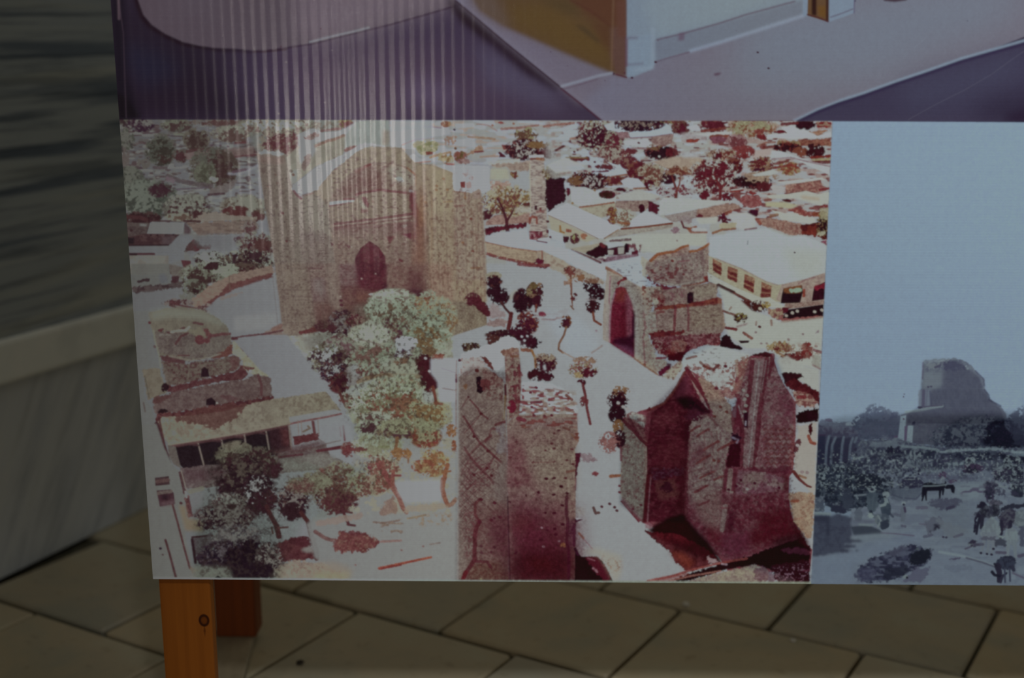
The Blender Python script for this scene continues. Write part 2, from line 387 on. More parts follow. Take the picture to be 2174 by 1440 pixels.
    S([(1560, 500), (1690, 480), (1695, 300), (1690, 200)], 6, (142, 152, 160), .6, soft=3)
    S([(1510, 270), (1580, 268)], 5, (98, 84, 98), .6, soft=2); S([(1515, 460), (1620, 450)], 4, (100, 90, 104), .6, soft=2)
    P([(1880, 235), (1920, 230), (1915, 285), (1870, 290)], (98, 74, 90), .7, soft=2)
    S([(1510, 280), (1508, 470)], 3, (100, 58, 70), .8, soft=1)
    S([(1430, 528), (1505, 550)], 3, (84, 40, 46), .9)
    D([(1412, 522), (1545, 552), (1712, 440)], 4, (62, 26, 40)); D([(1492, 518)], 3, (80, 40, 50)); D([(966, 368), (1352, 571)], 1.4, (58, 30, 42))
    D([(1087, 468), (1730, 287), (1950, 368)], 1.6, (84, 60, 74), .8)
    S([(1045, 612), (1180, 575), (1300, 540), (1400, 520)], 6, (136, 136, 142), .85, soft=1)
    S([(1050, 635), (1160, 605), (1300, 562)], 2, (90, 66, 76), .7, soft=1)
    P([(2130, 520), (2180, 515), (2170, 530), (2135, 535)], (88, 66, 78), .7, soft=1)
    at(1500, 0, 3.2255)
    # small doorway block on the base
    P([(660, -900), (1012, -900), (1012, 90), (840, 150), (660, 105)], (122, 134, 148))
    P([(720, -900), (842, -900), (836, 152), (690, 108)], (96, 70, 48))
    P([(718, -900), (756, -900), (752, 108), (720, 100)], (46, 24, 22), soft=1)
    P([(760, 40), (820, 40), (818, 120), (770, 110)], (104, 72, 34), .8, soft=2)
    P([(822, -900), (842, -900), (834, 152), (818, 145)], (54, 28, 26), soft=1)
    S([(690, 100), (760, 118), (832, 148)], 3, (74, 34, 38), .9)
    S([(850, 118), (930, 90), (1000, 62)], 3, (98, 92, 108), .8); S([(1012, 0), (1010, 90)], 2, (84, 66, 96), .8); D([(1018, 5)], 2.5, (36, 26, 60))
    P([(1205, -20), (1380, -20), (1370, 2), (1290, 14), (1215, 6)], (60, 38, 48), .9, soft=1)
    # scattered marks on the pavement
    D([(350, 358), (424, 467)], 3.5, (52, 20, 36)); P([(50, 505), (92, 498), (85, 515), (52, 520)], (90, 68, 82), .8, soft=1); D([(1787, 143)], 2.5, (86, 86, 100), .8); D([(205, 210)], 2, (92, 84, 98), .7)
    # far edge of the pavement with its pale kerb, dark ground beyond
    edge = [(600, 830), (760, 752), (900, 698), (1080, 640), (1300, 560), (1520, 486), (1740, 408), (1960, 345), (2174, 284), (2700, 120), (4300, -400)]
    P(edge + [(4300, 845), (600, 835)], (62, 56, 76))
    P([(1300, 580), (2174, 330), (2174, 560), (1400, 760)], (70, 68, 88), .7, soft=25)
    P([(1900, 700), (2500, 560), (2500, 850), (1800, 850)], (46, 38, 56), .8, soft=25)
    P([(2060, 780), (2600, 640), (2600, 850), (2040, 850)], (38, 24, 44), .8, soft=10)
    S([(x, y + 12) for x, y in edge], 8, (46, 34, 62), .8, soft=2)
    S([(x, y - 6) for x, y in edge], 5.5, (132, 146, 160), .8, soft=1)
    S([(600, 815), (760, 737), (900, 684)], 3, (120, 112, 124), .6, soft=1)
    S([(1380, 820), (1560, 720), (1760, 620), (1950, 510), (2100, 400), (2174, 350)], 1.2, (92, 90, 104), .55)
    S([(1420, 330), (1500, 260)], 1.2, (130, 136, 146), .5)
    S([(0, 826), (600, 826)], 1.5, (96, 80, 92), .6)
    at(0, 0, 1)
    shade([(1000, -420), (2800, -420), (2800, 262), (1280, 262), (960, 0)], (.80, .82, .90), 20)
def paint_town():
    at(0, 0, 1)
    quad = [(200, 254), (1767, 257), (1722, 1238), (200, 1232)]
    P(quad, WHITE)
    K([(200, 254), (1767, 257), (1760, 560), (200, 560)], CREAM, 40, .5, .8, k=3)
    K([(200, 254), (1200, 257), (1000, 480), (200, 560)], (.72, .70, .74), 26, .5, .8, k=5)
    # ----- left of the portal: gardens and low houses
    at(240, 240)
    ol = (76, 74, 58); ol2 = (66, 66, 52); dk = (54, 36, 36); rd = (78, 42, 38); pk = (100, 84, 74); lav = (.66, .62, .66)  # low-contrast left tones have the sheet's glare veil painted in
    P([(30, 60), (640, 60), (900, 110), (1340, 130), (1340, 420), (60, 420)], lav, .6, soft=10)
    K([(0, 60), (1300, 60), (1300, 460), (40, 460)], (84, 76, 66), (16, 5), .68, .7, k=1)
    K([(0, 60), (1300, 60), (1300, 1000), (40, 1000)], (70, 46, 44), (12, 3.5), .8, .8, k=2)
    K([(0, 60), (1300, 60), (1300, 1100), (40, 1100)], (112, 112, 98), (14, 4), .8, .8, k=4)
    T(110, 80, 120, 50, [(ol, .0, 0), (dk, .5, .2)], k=1)
    T(240, 110, 110, 52, [((72, 56, 56), .0, 0), ((52, 26, 40), .25, .1), ((96, 92, 80), .55, -.4)], k=2)
    T(570, 110, 120, 48, [(ol, .0, 0), ((92, 92, 70), .4, -.4), ((66, 44, 40), .5, .4)], k=3)
    T(980, 85, 260, 30, [((92, 80, 66), .15, 0), ((78, 48, 42), .5, .3)], k=4)
    P([(540, 178), (660, 180), (650, 210), (550, 208)], (100, 102, 78), .8, soft=1); S([(520, 205), (650, 212)], 2, (62, 40, 44))
    T(105, 250, 75, 95, [(ol2, .05, 0), ((54, 46, 42), .5, .3), ((86, 84, 70), .5, -.4)], k=5)
    S([(215, 275), (330, 272)], 2, (80, 54, 56), .8); S([(270, 185), (400, 175), (440, 200)], 3, (68, 40, 48), .8)
    T(430, 330, 120, 120, [((80, 78, 62), .1, 0), (ol2, .3, .1), ((52, 44, 34), .5, .4)], k=6)
    T(440, 420, 70, 40, [((58, 38, 32), .15, 0)], k=7); T(610, 385, 66, 55, [((76, 66, 54), .1, 0), ((66, 34, 34), .4, .4)], k=8)
    P([(640, 365), (900, 330), (1290, 300), (1340, 290), (1300, 385), (1060, 405), (880, 420), (660, 420)], (102, 82, 72), .9, rough=2)
    T(750, 235, 100, 85, [((88, 80, 62), .0, 0), ((74, 62, 48), .25, .3), ((60, 40, 34), .5, .5)], k=9)
    S([(670, 345), (760, 330), (870, 328)], 7, (74, 42, 38), .9, rough=.8)
    T(1110, 190, 190, 66, [((96, 88, 70), .1, 0), ((110, 108, 86), .45, -.4), ((80, 56, 46), .5, .4)], k=10)
    P([(1090, 262), (1205, 255), (1205, 272), (1085, 280)], (86, 32, 36), soft=1)
    P([(1210, 215), (1360, 205), (1360, 245), (1200, 270)], (.70, .70, .72), .9, soft=1)
    D([(885, 290), (965, 293), (1035, 300)], 4, (78, 52, 62), .9); S([(1050, 400), (1160, 385), (1290, 376)], 4, (84, 36, 38), .9, rough=.6)
    P([(1020, 340), (1290, 320), (1290, 370), (1060, 390)], (96, 72, 62), .8, rough=1)
    P([(1265, 315), (1295, 315), (1295, 360), (1265, 360)], (72, 34, 34))
    T(900, 500, 190, 165, [((82, 74, 58), .05, 0), ((66, 52, 42), .35, .0), (ol, .45, -.3)], k=11)
    T(980, 490, 120, 130, [((70, 54, 42), .2, 0), ((60, 36, 32), .45, .3)], k=12)
    T(830, 540, 80, 90, [((84, 84, 62), .1, 0), ((66, 62, 44), .4, .3)], k=13); T(905, 595, 35, 24, [((116, 118, 96), .1, 0)], k=14)
    S([(1040, 545), (1130, 548), (1230, 510), (1300, 470)], 5, (118, 118, 118), .8, soft=1)
    S([(1080, 530), (1190, 508)], 6, (86, 60, 66), .8, rough=.8)
    S([(490, 570), (600, 610), (750, 640), (880, 655)], 10, (74, 58, 56), .8, rough=1); S([(520, 690), (850, 670)], 4, (80, 64, 68), .8)
    P([(480, 570), (560, 590), (550, 640), (480, 610)], (98, 80, 80), .8, rough=1)
    P([(860, 690), (1060, 620), (1120, 590), (1110, 640), (1000, 730), (870, 740)], (94, 82, 72), .9, rough=2); S([(860, 735), (1000, 725)], 5, (66, 40, 44), .9, rough=.8)
    S([(80, 492), (300, 497)], 4, (64, 40, 46), .9, rough=.5); S([(80, 517), (350, 518)], 4, (104, 108, 88)); S([(200, 550), (280, 552)], 4, (70, 54, 58)); S([(230, 598), (350, 594)], 4, (66, 36, 46))
    T(105, 400, 40, 70, [((84, 74, 64), .1, 0)], k=15); T(270, 455, 60, 40, [((84, 78, 66), .1, 0)], k=16); S([(370, 490), (480, 495)], 6, (70, 50, 50), .8, rough=.8)
    T(150, 610, 110, 110, [(ol2, .0, 0), ((50, 52, 40), .35, .3), ((84, 84, 68), .5, -.4)], k=17)
    T(300, 790, 240, 160, [((66, 68, 54), .0, 0), ((54, 56, 44), .35, .2), ((88, 92, 74), .55, -.5)], k=18, s=8)
    T(430, 690, 95, 60, [((64, 52, 46), .1, 0), ((56, 28, 34), .4, .2)], k=19)
    T(670, 850, 190, 105, [((84, 80, 64), .0, 0), ((70, 56, 48), .3, .3), ((62, 30, 30), .55, .5), ((104, 104, 84), .55, -.5)], k=20)
    T(250, 940, 150, 50, [((66, 44, 38), .1, 0), ((50, 24, 26), .35, .2)], k=21); S([(110, 930), (240, 940), (300, 960)], 8, (66, 34, 32), .9, rough=1)
    S([(340, 972), (620, 970)], 3, (66, 36, 36), .9)
    T(600, 935, 110, 32, [((108, 106, 82), .05, 0), ((84, 62, 46), .5, .3)], k=22)
    T(1180, 860, 180, 105, [((98, 90, 70), .0, 0), ((80, 62, 46), .35, .2), ((110, 108, 86), .5, -.5)], k=23)
    T(1110, 890, 110, 45, [((76, 34, 30), .1, 0)], k=24); T(1300, 920, 55, 50, [((74, 38, 34), .2, 0)], k=25); P([(1195, 880), (1245, 880), (1240, 930), (1200, 925)], (112, 112, 92), .9, soft=1)
    P([(800, 900), (1000, 890), (1020, 920), (1290, 930), (1290, 960), (690, 985), (760, 930)], (112, 100, 80), .9, rough=1.5)
    P([(660, 990), (1290, 960), (1300, 1080), (760, 1095)], (104, 86, 68), rough=2, tex=[((86, 66, 54), (14, 3), .6, .7)])
    P([(640, 985), (700, 1040), (700, 1085), (640, 1085)], (72, 50, 50), .9, soft=1); S([(640, 970), (780, 975)], 5, (64, 34, 32), .9, rough=.6)
    T(1230, 1035, 70, 52, [((100, 88, 74), .05, 0), ((78, 44, 42), .4, .3)], k=26)
    # low house with a tin roof
    P([(105, 985), (340, 990), (300, 1092), (120, 1120)], (74, 60, 52), tex=[((58, 40, 38), 7, .6, .6)]); D([(165, 1055)], 5, (52, 28, 28)); P([(240, 995), (310, 1000), (300, 1020), (240, 1015)], (104, 106, 94), .8, soft=1)
    P([(335, 985), (642, 988), (625, 1082), (310, 1084)], (106, 112, 108), tex=[((94, 96, 96), (6, 12), .6, .6)])
    P([(118, 1118), (300, 1084), (600, 1092), (520, 1180), (440, 1195), (128, 1195)], (58, 34, 34), tex=[((74, 50, 44), 8, .55, .7)]); P([(125, 1120), (190, 1120), (190, 1180), (130, 1180)], (32, 20, 24), .9, soft=1)
    D([(340, 1098), (400, 1100), (470, 1100), (545, 1096)], 3.5, (46, 22, 26)); P([(440, 1110), (560, 1105), (510, 1185), (440, 1185)], (76, 60, 58), .7, soft=3)
    S([(128, 1190), (500, 1188)], 3, (44, 22, 26))
    P([(128, 1203), (500, 1198), (580, 1110), (720, 1100), (700, 1180), (640, 1260), (640, 1320), (500, 1360), (480, 1285), (135, 1275)], (.80, .82, .84), .9, soft=1)
    S([(140, 1268), (370, 1268)], 4.5, (66, 32, 34)); P([(140, 1262), (220, 1262), (215, 1284), (150, 1284)], (42, 20, 24))
    P([(140, 1282), (500, 1282), (500, 1450), (150, 1450)], (102, 98, 82), tex=[((92, 84, 70), 20, .55, .6)])
    P([(640, 1252), (660, 1200), (720, 1140), (770, 1150), (790, 1190), (905, 1190), (860, 1222)], (72, 46, 42), rough=1.5, tex=[((56, 40, 30), 6, .6, .7), ((80, 30, 34), 8, .65, .7)])
    P([(730, 1100), (1000, 1090), (1140, 1090), (1140, 1170), (1000, 1250), (760, 1190), (720, 1120)], (.68, .66, .66), .7, soft=4)
    T(1160, 1140, 60, 45, [((96, 84, 80), .2, 0), ((74, 44, 48), .5, .2)], k=27)
    P([(500, 1362), (640, 1390), (640, 1450), (510, 1450)], (72, 50, 44)); P([(612, 1322), (700, 1330), (705, 1450), (650, 1450)], (78, 36, 38)); P([(705, 1280), (750, 1290), (760, 1450), (708, 1450)], (.76, .78, .76))
    P([(748, 1340), (770, 1340), (800, 1430), (780, 1440)], (66, 30, 32))
    T(880, 1310, 130, 55, [((84, 76, 60), .1, 0), ((50, 24, 26), .35, .1), ((110, 114, 96), .6, -.3)], k=28)
    T(1290, 1190, 150, 100, [((106, 106, 86), .1, 0), ((84, 60, 50), .4, .2), ((66, 26, 30), .55, .2)], k=29, s=5)
    T(1200, 1330, 220, 90, [((112, 116, 92), .05, 0), ((76, 60, 44), .4, .2), ((48, 20, 26), .55, .2)], k=30, s=5)
    T(1350, 1180, 65, 60, [((74, 40, 34), .25, 0)], k=31); T(1290, 1275, 80, 30, [((54, 26, 30), .2, 0)], k=32); T(1140, 1400, 120, 42, [((66, 48, 36), .1, 0), ((56, 24, 26), .4, .4)], k=33)
    T(900, 1390, 130, 60, [((112, 116, 94), .05, 0), ((96, 96, 74), .5, .2)], k=34)
    # ----- distant houses between the portal and the slim tower
    at(800, 240)
    P([(100, 70), (1690, 70), (1690, 420), (500, 430), (120, 300)], (.80, .80, .74), .8, soft=6)
    K([(100, 60), (1690, 60), (1690, 500), (450, 430), (150, 300)], (152, 126, 104), (18, 4), .74, .6, k=6)
    K([(100, 60), (1690, 60), (1690, 500), (450, 430), (150, 300)], (148, 152, 158), (22, 7), .66, .7, k=7)
    P([(120, 180), (420, 140), (640, 120), (660, 190), (420, 220), (250, 270), (130, 300)], (150, 152, 158), .9, soft=1)
    S([(230, 285), (330, 245), (420, 225)], 3, (142, 106, 86), .8, rough=.5); S([(400, 235), (510, 232)], 2.5, (138, 104, 84), .7)
    T(620, 95, 40, 28, [((138, 110, 76), .1, 0), ((116, 70, 50), .5, .4)], k=35); S([(430, 120), (580, 135)], 3, (120, 92, 96), .7)
    T(440, 305, 100, 60, [((138, 130, 100), .1, 0), ((116, 112, 70), .5, .1)], k=36); P([(440, 345), (515, 348), (505, 375), (445, 375)], (112, 56, 44), rough=1)
    P([(280, 400), (330, 370), (400, 420), (560, 360), (650, 350), (560, 420), (330, 445)], (152, 152, 146), rough=1); S([(330, 450), (480, 435)], 3, (140, 92, 70), .8); S([(270, 405), (295, 440)], 4, (146, 110, 66), .9)
    S([(480, 400), (560, 375), (660, 352)], 5, (140, 108, 72), .9, rough=.6); T(620, 400, 70, 45, [((142, 128, 92), .05, 0), ((124, 92, 54), .5, .2)], k=37)
    S([(630, 460), (690, 462)], 4, (138, 70, 56), .9); D([(698, 150)], 4, (58, 38, 54)); D([(708, 318)], 5, (104, 70, 44)); D([(710, 215)], 4, (126, 90, 70), .8)
    T(750, 390, 50, 42, [((116, 66, 52), .1, 0), ((92, 70, 36), .55, -.2)], k=38); T(660, 250, 45, 45, [((132, 104, 84), .25, 0)], k=39)
    P([(780, 390), (880, 320), (940, 280), (960, 340), (850, 370)], (132, 98, 76), rough=1, tex=[((146, 122, 96), 7, .5, .7)]); S([(880, 350), (955, 345)], 4, (108, 44, 44), .9); P([(720, 420), (840, 405), (840, 460), (730, 460)], (128, 100, 92), rough=2, tex=[((104, 56, 52), 5, .6, .7)])
    S([(820, 215), (950, 222), (1060, 235)], 5, (136, 104, 76), .8, rough=1); S([(900, 100), (1000, 110), (1080, 160)], 3, (138, 104, 90), .7); P([(700, 100), (870, 95), (880, 125), (720, 135)], (158, 158, 154), .8, soft=1)
    S([(1120, 145), (1260, 135), (1450, 110)], 5, (128, 84, 72), .8, rough=.8); S([(1510, 122), (1600, 105), (1690, 95)], 5, (124, 84, 72), .8, rough=.8); D([(1230, 95), (1040, 110)], 4, (130, 84, 62)); P([(1090, 80), (1150, 80), (1145, 98), (1095, 95)], (128, 62, 56), rough=1)
    P([(1120, 285), (1210, 290), (1175, 340), (1140, 330)], (122, 62, 56)); P([(1090, 340), (1160, 390), (1150, 402), (1105, 400)], (76, 22, 36), rough=1); S([(930, 395), (1090, 388)], 4, (140, 110, 86), .8)
    T(1340, 190, 90, 55, [((126, 116, 84), .15, 0), ((92, 62, 48), .45, .2)], k=40, s=4)
    T(1340, 330, 160, 80, [((96, 50, 48), .05, 0), ((58, 18, 30), .2, .1), ((140, 132, 122), .72, -.2)], k=41, s=5)
    T(1450, 285, 90, 28, [((112, 82, 52), .15, 0)], k=42); T(1540, 370, 70, 35, [((80, 26, 34), .1, 0)], k=43); S([(1610, 335), (1680, 298)], 5, (82, 36, 42), .9)
    P([(1000, 440), (1290, 410), (1280, 450), (1010, 470)], (154, 152, 140), .9); P([(1030, 460), (1380, 440), (1380, 520), (1200, 520), (1180, 480), (1040, 490)], (140, 122, 106), rough=1.5, tex=[((122, 100, 88), (6, 2.5), .55, .6)])
    P([(1190, 530), (1270, 520), (1260, 600), (1230, 600)], (96, 44, 40), rough=2, tex=[((128, 104, 66), 5, .55, .8)])
    P([(1020, 500), (1180, 500), (1190, 600), (1020, 600)], (152, 148, 124), .8, soft=2); P([(1020, 610), (1200, 620), (1190, 700), (1020, 690)], (146, 120, 104), rough=2, tex=[((158, 154, 144), 8, .5, .8), ((128, 86, 72), (9, 3), .68, .8)])
    P([(500, 470), (1010, 480), (1010, 700), (900, 690), (860, 560), (680, 540), (510, 550)], (156, 157, 156), soft=1)
    K([(700, 500), (880, 500), (880, 600), (700, 600)], (140, 126, 118), (8, 4), .62, .7, k=8)
    # bare tree in the yard, dark wall behind
    P([(950, 870), (1060, 880), (1030, 940), (960, 970)], (70, 24, 34), rough=2); P([(1060, 920), (1380, 890), (1370, 990), (980, 1010), (980, 980)], (140, 112, 98), tex=[((120, 84, 76), (5, 2.2), .6, .6)])
    P([(965, 1030), (1130, 1010), (1360, 985), (1350, 1030), (1200, 1045), (1050, 1080), (970, 1110)], (90, 24, 38), rough=1.5, tex=[((62, 16, 28), 8, .55, .7)])
    T(1180, 790, 210, 120, [((146, 138, 112), .25, 0), ((122, 98, 62), .55, .1), ((100, 56, 48), .7, .2)], k=44, s=4)
    S([(1175, 1060), (1165, 960), (1120, 830), (1085, 770)], 8, (72, 24, 34), w1=3); S([(1170, 970), (1215, 900), (1240, 840)], 6, (76, 30, 36), w1=2); S([(1125, 880), (1090, 830)], 3, (80, 36, 36)); S([(1165, 1040), (1200, 1080)], 4, (76, 30, 36))
    P([(1310, 810), (1380, 800), (1380, 850), (1300, 830)], (84, 38, 34), rough=1); P([(1240, 850), (1380, 840), (1380, 900), (1240, 890)], (152, 146, 130), .8, soft=2)
    P([(960, 1120), (1080, 1080), (1350, 1040), (1370, 1140), (1690, 1150), (1690, 1260), (1500, 1230), (1440, 1240), (970, 1160)], (150, 153, 156), soft=1)
    P([(975, 1165), (1200, 1215), (1440, 1245), (1440, 1370), (1200, 1320), (990, 1265)], (146, 128, 104), tex=[((128, 106, 86), (6, 2.2), .55, .5)])
    S([(975, 1160), (1200, 1212), (1440, 1245), (1500, 1238)], 2.5, (132, 90, 66), .9)
    S([(985, 1265), (1100, 1300), (1250, 1330), (1430, 1365)], 6, (112, 52, 48), .9, rough=1.2, k=3)
    P([(1440, 1245), (1500, 1240), (1500, 1360), (1440, 1350)], (142, 124, 104), .9); S([(1485, 1240), (1487, 1340)], 3, (124, 72, 60), .8)
    T(1490, 1350, 62, 42, [((88, 24, 42), .1, 0)], k=45); P([(1500, 1240), (1690, 1330), (1690, 1450), (1560, 1400), (1500, 1360)], (146, 136, 118), .9, rough=1)
    # slim brick tower
    P([(1375, 400), (1500, 405), (1520, 640), (1530, 1000), (1540, 1120), (1480, 1130), (1370, 1130), (1385, 930), (1380, 640)], (146, 132, 118), tex=[((118, 98, 92), (5, 2), .5, .8), ((158, 150, 136), (7, 2.4), .66, .7)])
    P([(1365, 380), (1500, 375), (1505, 400), (1370, 408)], (160, 160, 154)); S([(1385, 412), (1500, 410)], 4, (110, 50, 40)); S([(1440, 410), (1500, 420)], 6, (132, 88, 60), .8)
    P([(1418, 832), (1440, 830), (1440, 872), (1420, 872)], (62, 18, 32)); P([(1462, 850), (1480, 850), (1482, 885), (1462, 880)], (106, 52, 54)); S([(1440, 890), (1500, 885)], 5, (120, 66, 62), .7)
    P([(1365, 1000), (1365, 940), (1400, 920), (1445, 930), (1450, 1000), (1430, 1000), (1430, 950), (1395, 945), (1380, 1000)], (120, 66, 56)); P([(1370, 1060), (1490, 1065), (1490, 1110), (1440, 1145), (1375, 1135)], (112, 50, 58), tex=[((142, 116, 112), 5, .55, .8), ((84, 24, 40), 6, .6, .7)])
    S([(1375, 460), (1380, 640), (1382, 900)], 2.5, (158, 152, 130), .7)
    P([(1450, 1130), (1560, 1115), (1560, 1150), (1440, 1150)], (158, 158, 154)); D([(1540, 975), (1535, 1070), (1560, 1110)], 4, (76, 24, 38)); S([(1440, 1150), (1530, 1165)], 2.5, (96, 52, 58))
    T(1590, 540, 90, 60, [((124, 112, 80), .15, 0), ((92, 62, 44), .5, .2)], k=46, s=4)
    P([(1520, 600), (1570, 590), (1690, 580), (1690, 790), (1600, 840), (1540, 890), (1520, 800)], (56, 18, 30), rough=2, k=2)
    # ----- houses and trees right of the slim tower
    at(1100, 240)
    P([(240, 70), (1690, 70), (1690, 820), (900, 820), (560, 840), (430, 800), (250, 500)], (.78, .78, .72), .7, soft=5)
    K([(240, 60), (1694, 60), (1694, 800), (450, 800)], (134, 112, 104), (11, 4), .66, .7, k=9)
    K([(420, 60), (1694, 60), (1694, 800), (500, 700)], (96, 42, 50), (8, 4.5), .82, .9, k=10)
    K([(240, 60), (1694, 60), (1694, 800), (450, 800)], (150, 156, 162), (22, 6), .68, .9, k=11)
    P([(250, 605), (300, 585), (420, 590), (425, 785), (340, 820), (270, 890), (252, 800)], (54, 18, 30), rough=2)
    S([(230, 122), (330, 105), (500, 92)], 5, (128, 82, 70), .8, rough=.8); S([(340, 335), (410, 298)], 5, (84, 36, 40), .9); P([(400, 160), (520, 150), (580, 190), (500, 215), (420, 200)], (150, 156, 162), soft=1); S([(470, 232), (560, 212)], 4, (132, 86, 68), .8, rough=.7)
    T(640, 90, 60, 40, [((134, 128, 92), .15, 0), ((112, 76, 54), .5, .2)], k=47)
    T(700, 200, 150, 120, [((124, 112, 96), .05, 0), ((92, 40, 46), .35, .0), ((140, 140, 128), .55, 0), ((66, 18, 36), .6, .2)], k=48, s=5)
    T(870, 230, 80, 70, [((128, 122, 106), .1, 0), ((92, 34, 46), .45, .2)], k=49, s=5)
    P([(770, 110), (860, 80), (1010, 160), (960, 190), (860, 160), (800, 150)], (152, 160, 166)); P([(870, 170), (990, 165), (1010, 220), (930, 240)], (126, 96, 98), rough=1)
    P([(1000, 175), (1330, 95), (1390, 140), (1390, 185), (1200, 215), (1010, 222)], (150, 160, 168)); S([(1010, 225), (1200, 215), (1380, 190)], 3, (118, 84, 94), .8); P([(1200, 215), (1400, 190), (1380, 270), (1290, 310), (1200, 270)], (134, 112, 106), tex=[((118, 90, 88), (6, 3), .6, .6)])
    T(1080, 105, 190, 50, [((74, 32, 48), .0, 0), ((48, 16, 34), .2, 0), ((116, 100, 92), .68, 0)], k=50, s=4); P([(1240, 70), (1320, 70), (1300, 100), (1250, 95)], (56, 18, 34)); T(1400, 75, 120, 18, [((118, 104, 74), .1, 0), ((96, 34, 44), .5, 0)], k=51)
    T(1460, 135, 70, 55, [((98, 62, 56), .1, 0), ((84, 22, 40), .3, .3)], k=52, s=4)
    P([(1510, 130), (1600, 105), (1660, 130), (1650, 150), (1560, 155)], (156, 162, 166)); P([(1460, 180), (1690, 170), (1690, 250), (1480, 270)], (146, 140, 142), .8, soft=2); P([(1510, 240), (1660, 232), (1600, 262), (1515, 272)], (126, 56, 48), rough=1)
    P([(940, 250), (1160, 225), (1200, 270), (1190, 310), (960, 290)], (156, 160, 160), soft=1); D([(1085, 268)], 4, (92, 40, 54)); S([(980, 320), (1180, 315)], 3, (120, 84, 92), .7)
    T(870, 380, 130, 70, [((112, 74, 70), .0, 0), ((88, 32, 42), .35, 0), ((136, 128, 116), .6, 0)], k=53, s=5); T(1000, 345, 60, 30, [((92, 40, 46), .1, 0)], k=54)
    T(1290, 360, 130, 55, [((96, 44, 48), .0, 0), ((48, 18, 30), .2, .1)], k=55, s=4); T(1230, 310, 60, 26, [((112, 84, 62), .2, 0)], k=56); P([(1330, 320), (1385, 320), (1395, 390), (1330, 380)], (88, 26, 36), rough=1); D([(1268, 390)], 4, (150, 150, 146))
    P([(1200, 440), (1400, 395), (1620, 390), (1690, 440), (1640, 500), (1480, 540), (1340, 500)], (150, 136, 122), soft=1, tex=[((142, 124, 112), 14, .55, .6)]); P([(1460, 350), (1600, 345), (1640, 400), (1480, 400)], (150, 152, 156), .8, soft=2)
    P([(430, 405), (640, 395), (650, 420), (560, 440), (480, 430)], (92, 40, 42), rough=1.5); S([(430, 400), (620, 402)], 3, (120, 100, 62), .8); D([(505, 348), (690, 440), (510, 538)], 4, (88, 32, 40)); P([(260, 470), (420, 400), (600, 470), (570, 510), (340, 540)], (156, 156, 148), soft=1); P([(440, 480), (560, 470), (600, 500), (470, 520)], (150, 158, 166), soft=1)
    P([(680, 480), (820, 460), (880, 515), (720, 500)], (92, 40, 46), rough=1.5); P([(640, 520), (830, 515), (800, 535), (660, 535)], (90, 36, 52), rough=1)
    P([(790, 435), (900, 470), (960, 450), (1035, 540), (840, 560), (650, 560), (690, 540), (860, 525), (900, 500)], (152, 160, 166)); S([(840, 575), (1030, 545)], 4, (126, 80, 60), .9)
    T(1000, 450, 70, 50, [((92, 36, 46), .1, 0), ((120, 90, 78), .55, 0)], k=57); T(1080, 520, 90, 70, [((112, 68, 56), .05, 0), ((88, 28, 40), .35, 0)], k=58); T(1200, 560, 120, 90, [((136, 126, 110), .05, 0), ((104, 62, 54), .45, 0)], k=59, s=5)
    T(1345, 585, 62, 45, [((60, 18, 34), .0, 0)], k=60); T(1650, 560, 60, 70, [((88, 30, 42), .1, 0)], k=61, s=4); T(1440, 520, 130, 40, [((126, 96, 78), .1, 0), ((104, 52, 46), .5, 0)], k=62)
    T(640, 610, 160, 65, [((96, 50, 44), .0, 0), ((58, 16, 30), .15, .1), ((142, 136, 130), .75, 0)], k=63, s=5); T(520, 600, 60, 40, [((104, 72, 50), .1, 0)], k=64); T(850, 610, 90, 40, [((112, 74, 58), .1, 0), ((92, 34, 42), .45, 0)], k=65); D([(1100, 580)], 6, (82, 22, 40))
    P([(920, 610), (980, 580), (1080, 590), (1150, 660), (1020, 680), (960, 660)], (154, 156, 160)); S([(1040, 680), (1160, 675)], 4, (124, 80, 60), .9); T(1180, 650, 40, 40, [((80, 22, 36), .0, 0)], k=66); P([(860, 690), (930, 665), (990, 695), (960, 710)], (72, 20, 34), rough=1)
    P([(470, 665), (600, 665), (740, 720), (880, 730), (880, 800), (560, 850), (480, 800)], (154, 156, 152)); T(800, 735, 62, 32, [((84, 26, 40), .0, 0), ((60, 30, 26), .5, 0)], k=67); D([(690, 695), (490, 810)], 4, (124, 92, 60)); T(450, 710, 16, 40, [((84, 26, 40), .1, 0)], k=68)
    S([(555, 848), (700, 830), (860, 805)], 4, (128, 76, 54), .9, rough=.4); P([(560, 855), (880, 810), (880, 900), (760, 940), (600, 890)], (146, 140, 122), tex=[((128, 114, 96), (7, 3), .6, .5)])
    P([(890, 740), (1080, 690), (1290, 750), (1180, 785), (920, 785)], (152, 152, 146)); P([(880, 790), (1170, 785), (1190, 830), (1130, 890), (960, 880), (870, 840)], (134, 116, 106), tex=[((116, 88, 86), (5, 2.2), .55, .6)]); P([(1170, 785), (1300, 840), (1245, 910), (1170, 880)], (84, 26, 42), rough=1); T(1110, 860, 24, 34, [((66, 16, 32), .0, 0)], k=69)
    P([(1250, 850), (1440, 810), (1694, 800), (1694, 870), (1330, 920)], (152, 158, 162)); P([(1310, 925), (1694, 850), (1694, 920), (1480, 970), (1380, 980)], (136, 126, 122), tex=[((122, 104, 104), (6, 2.2), .6, .5)]); S([(1610, 925), (1690, 935)], 5, (104, 40, 46))
    # tall bare tree on the right
    S([(1415, 780), (1425, 700), (1400, 620), (1380, 560)], 7, (100, 44, 42), w1=3); S([(1420, 720), (1450, 640), (1460, 560)], 5, (112, 60, 52), w1=2); S([(1410, 770), (1450, 800)], 4, (112, 60, 48))
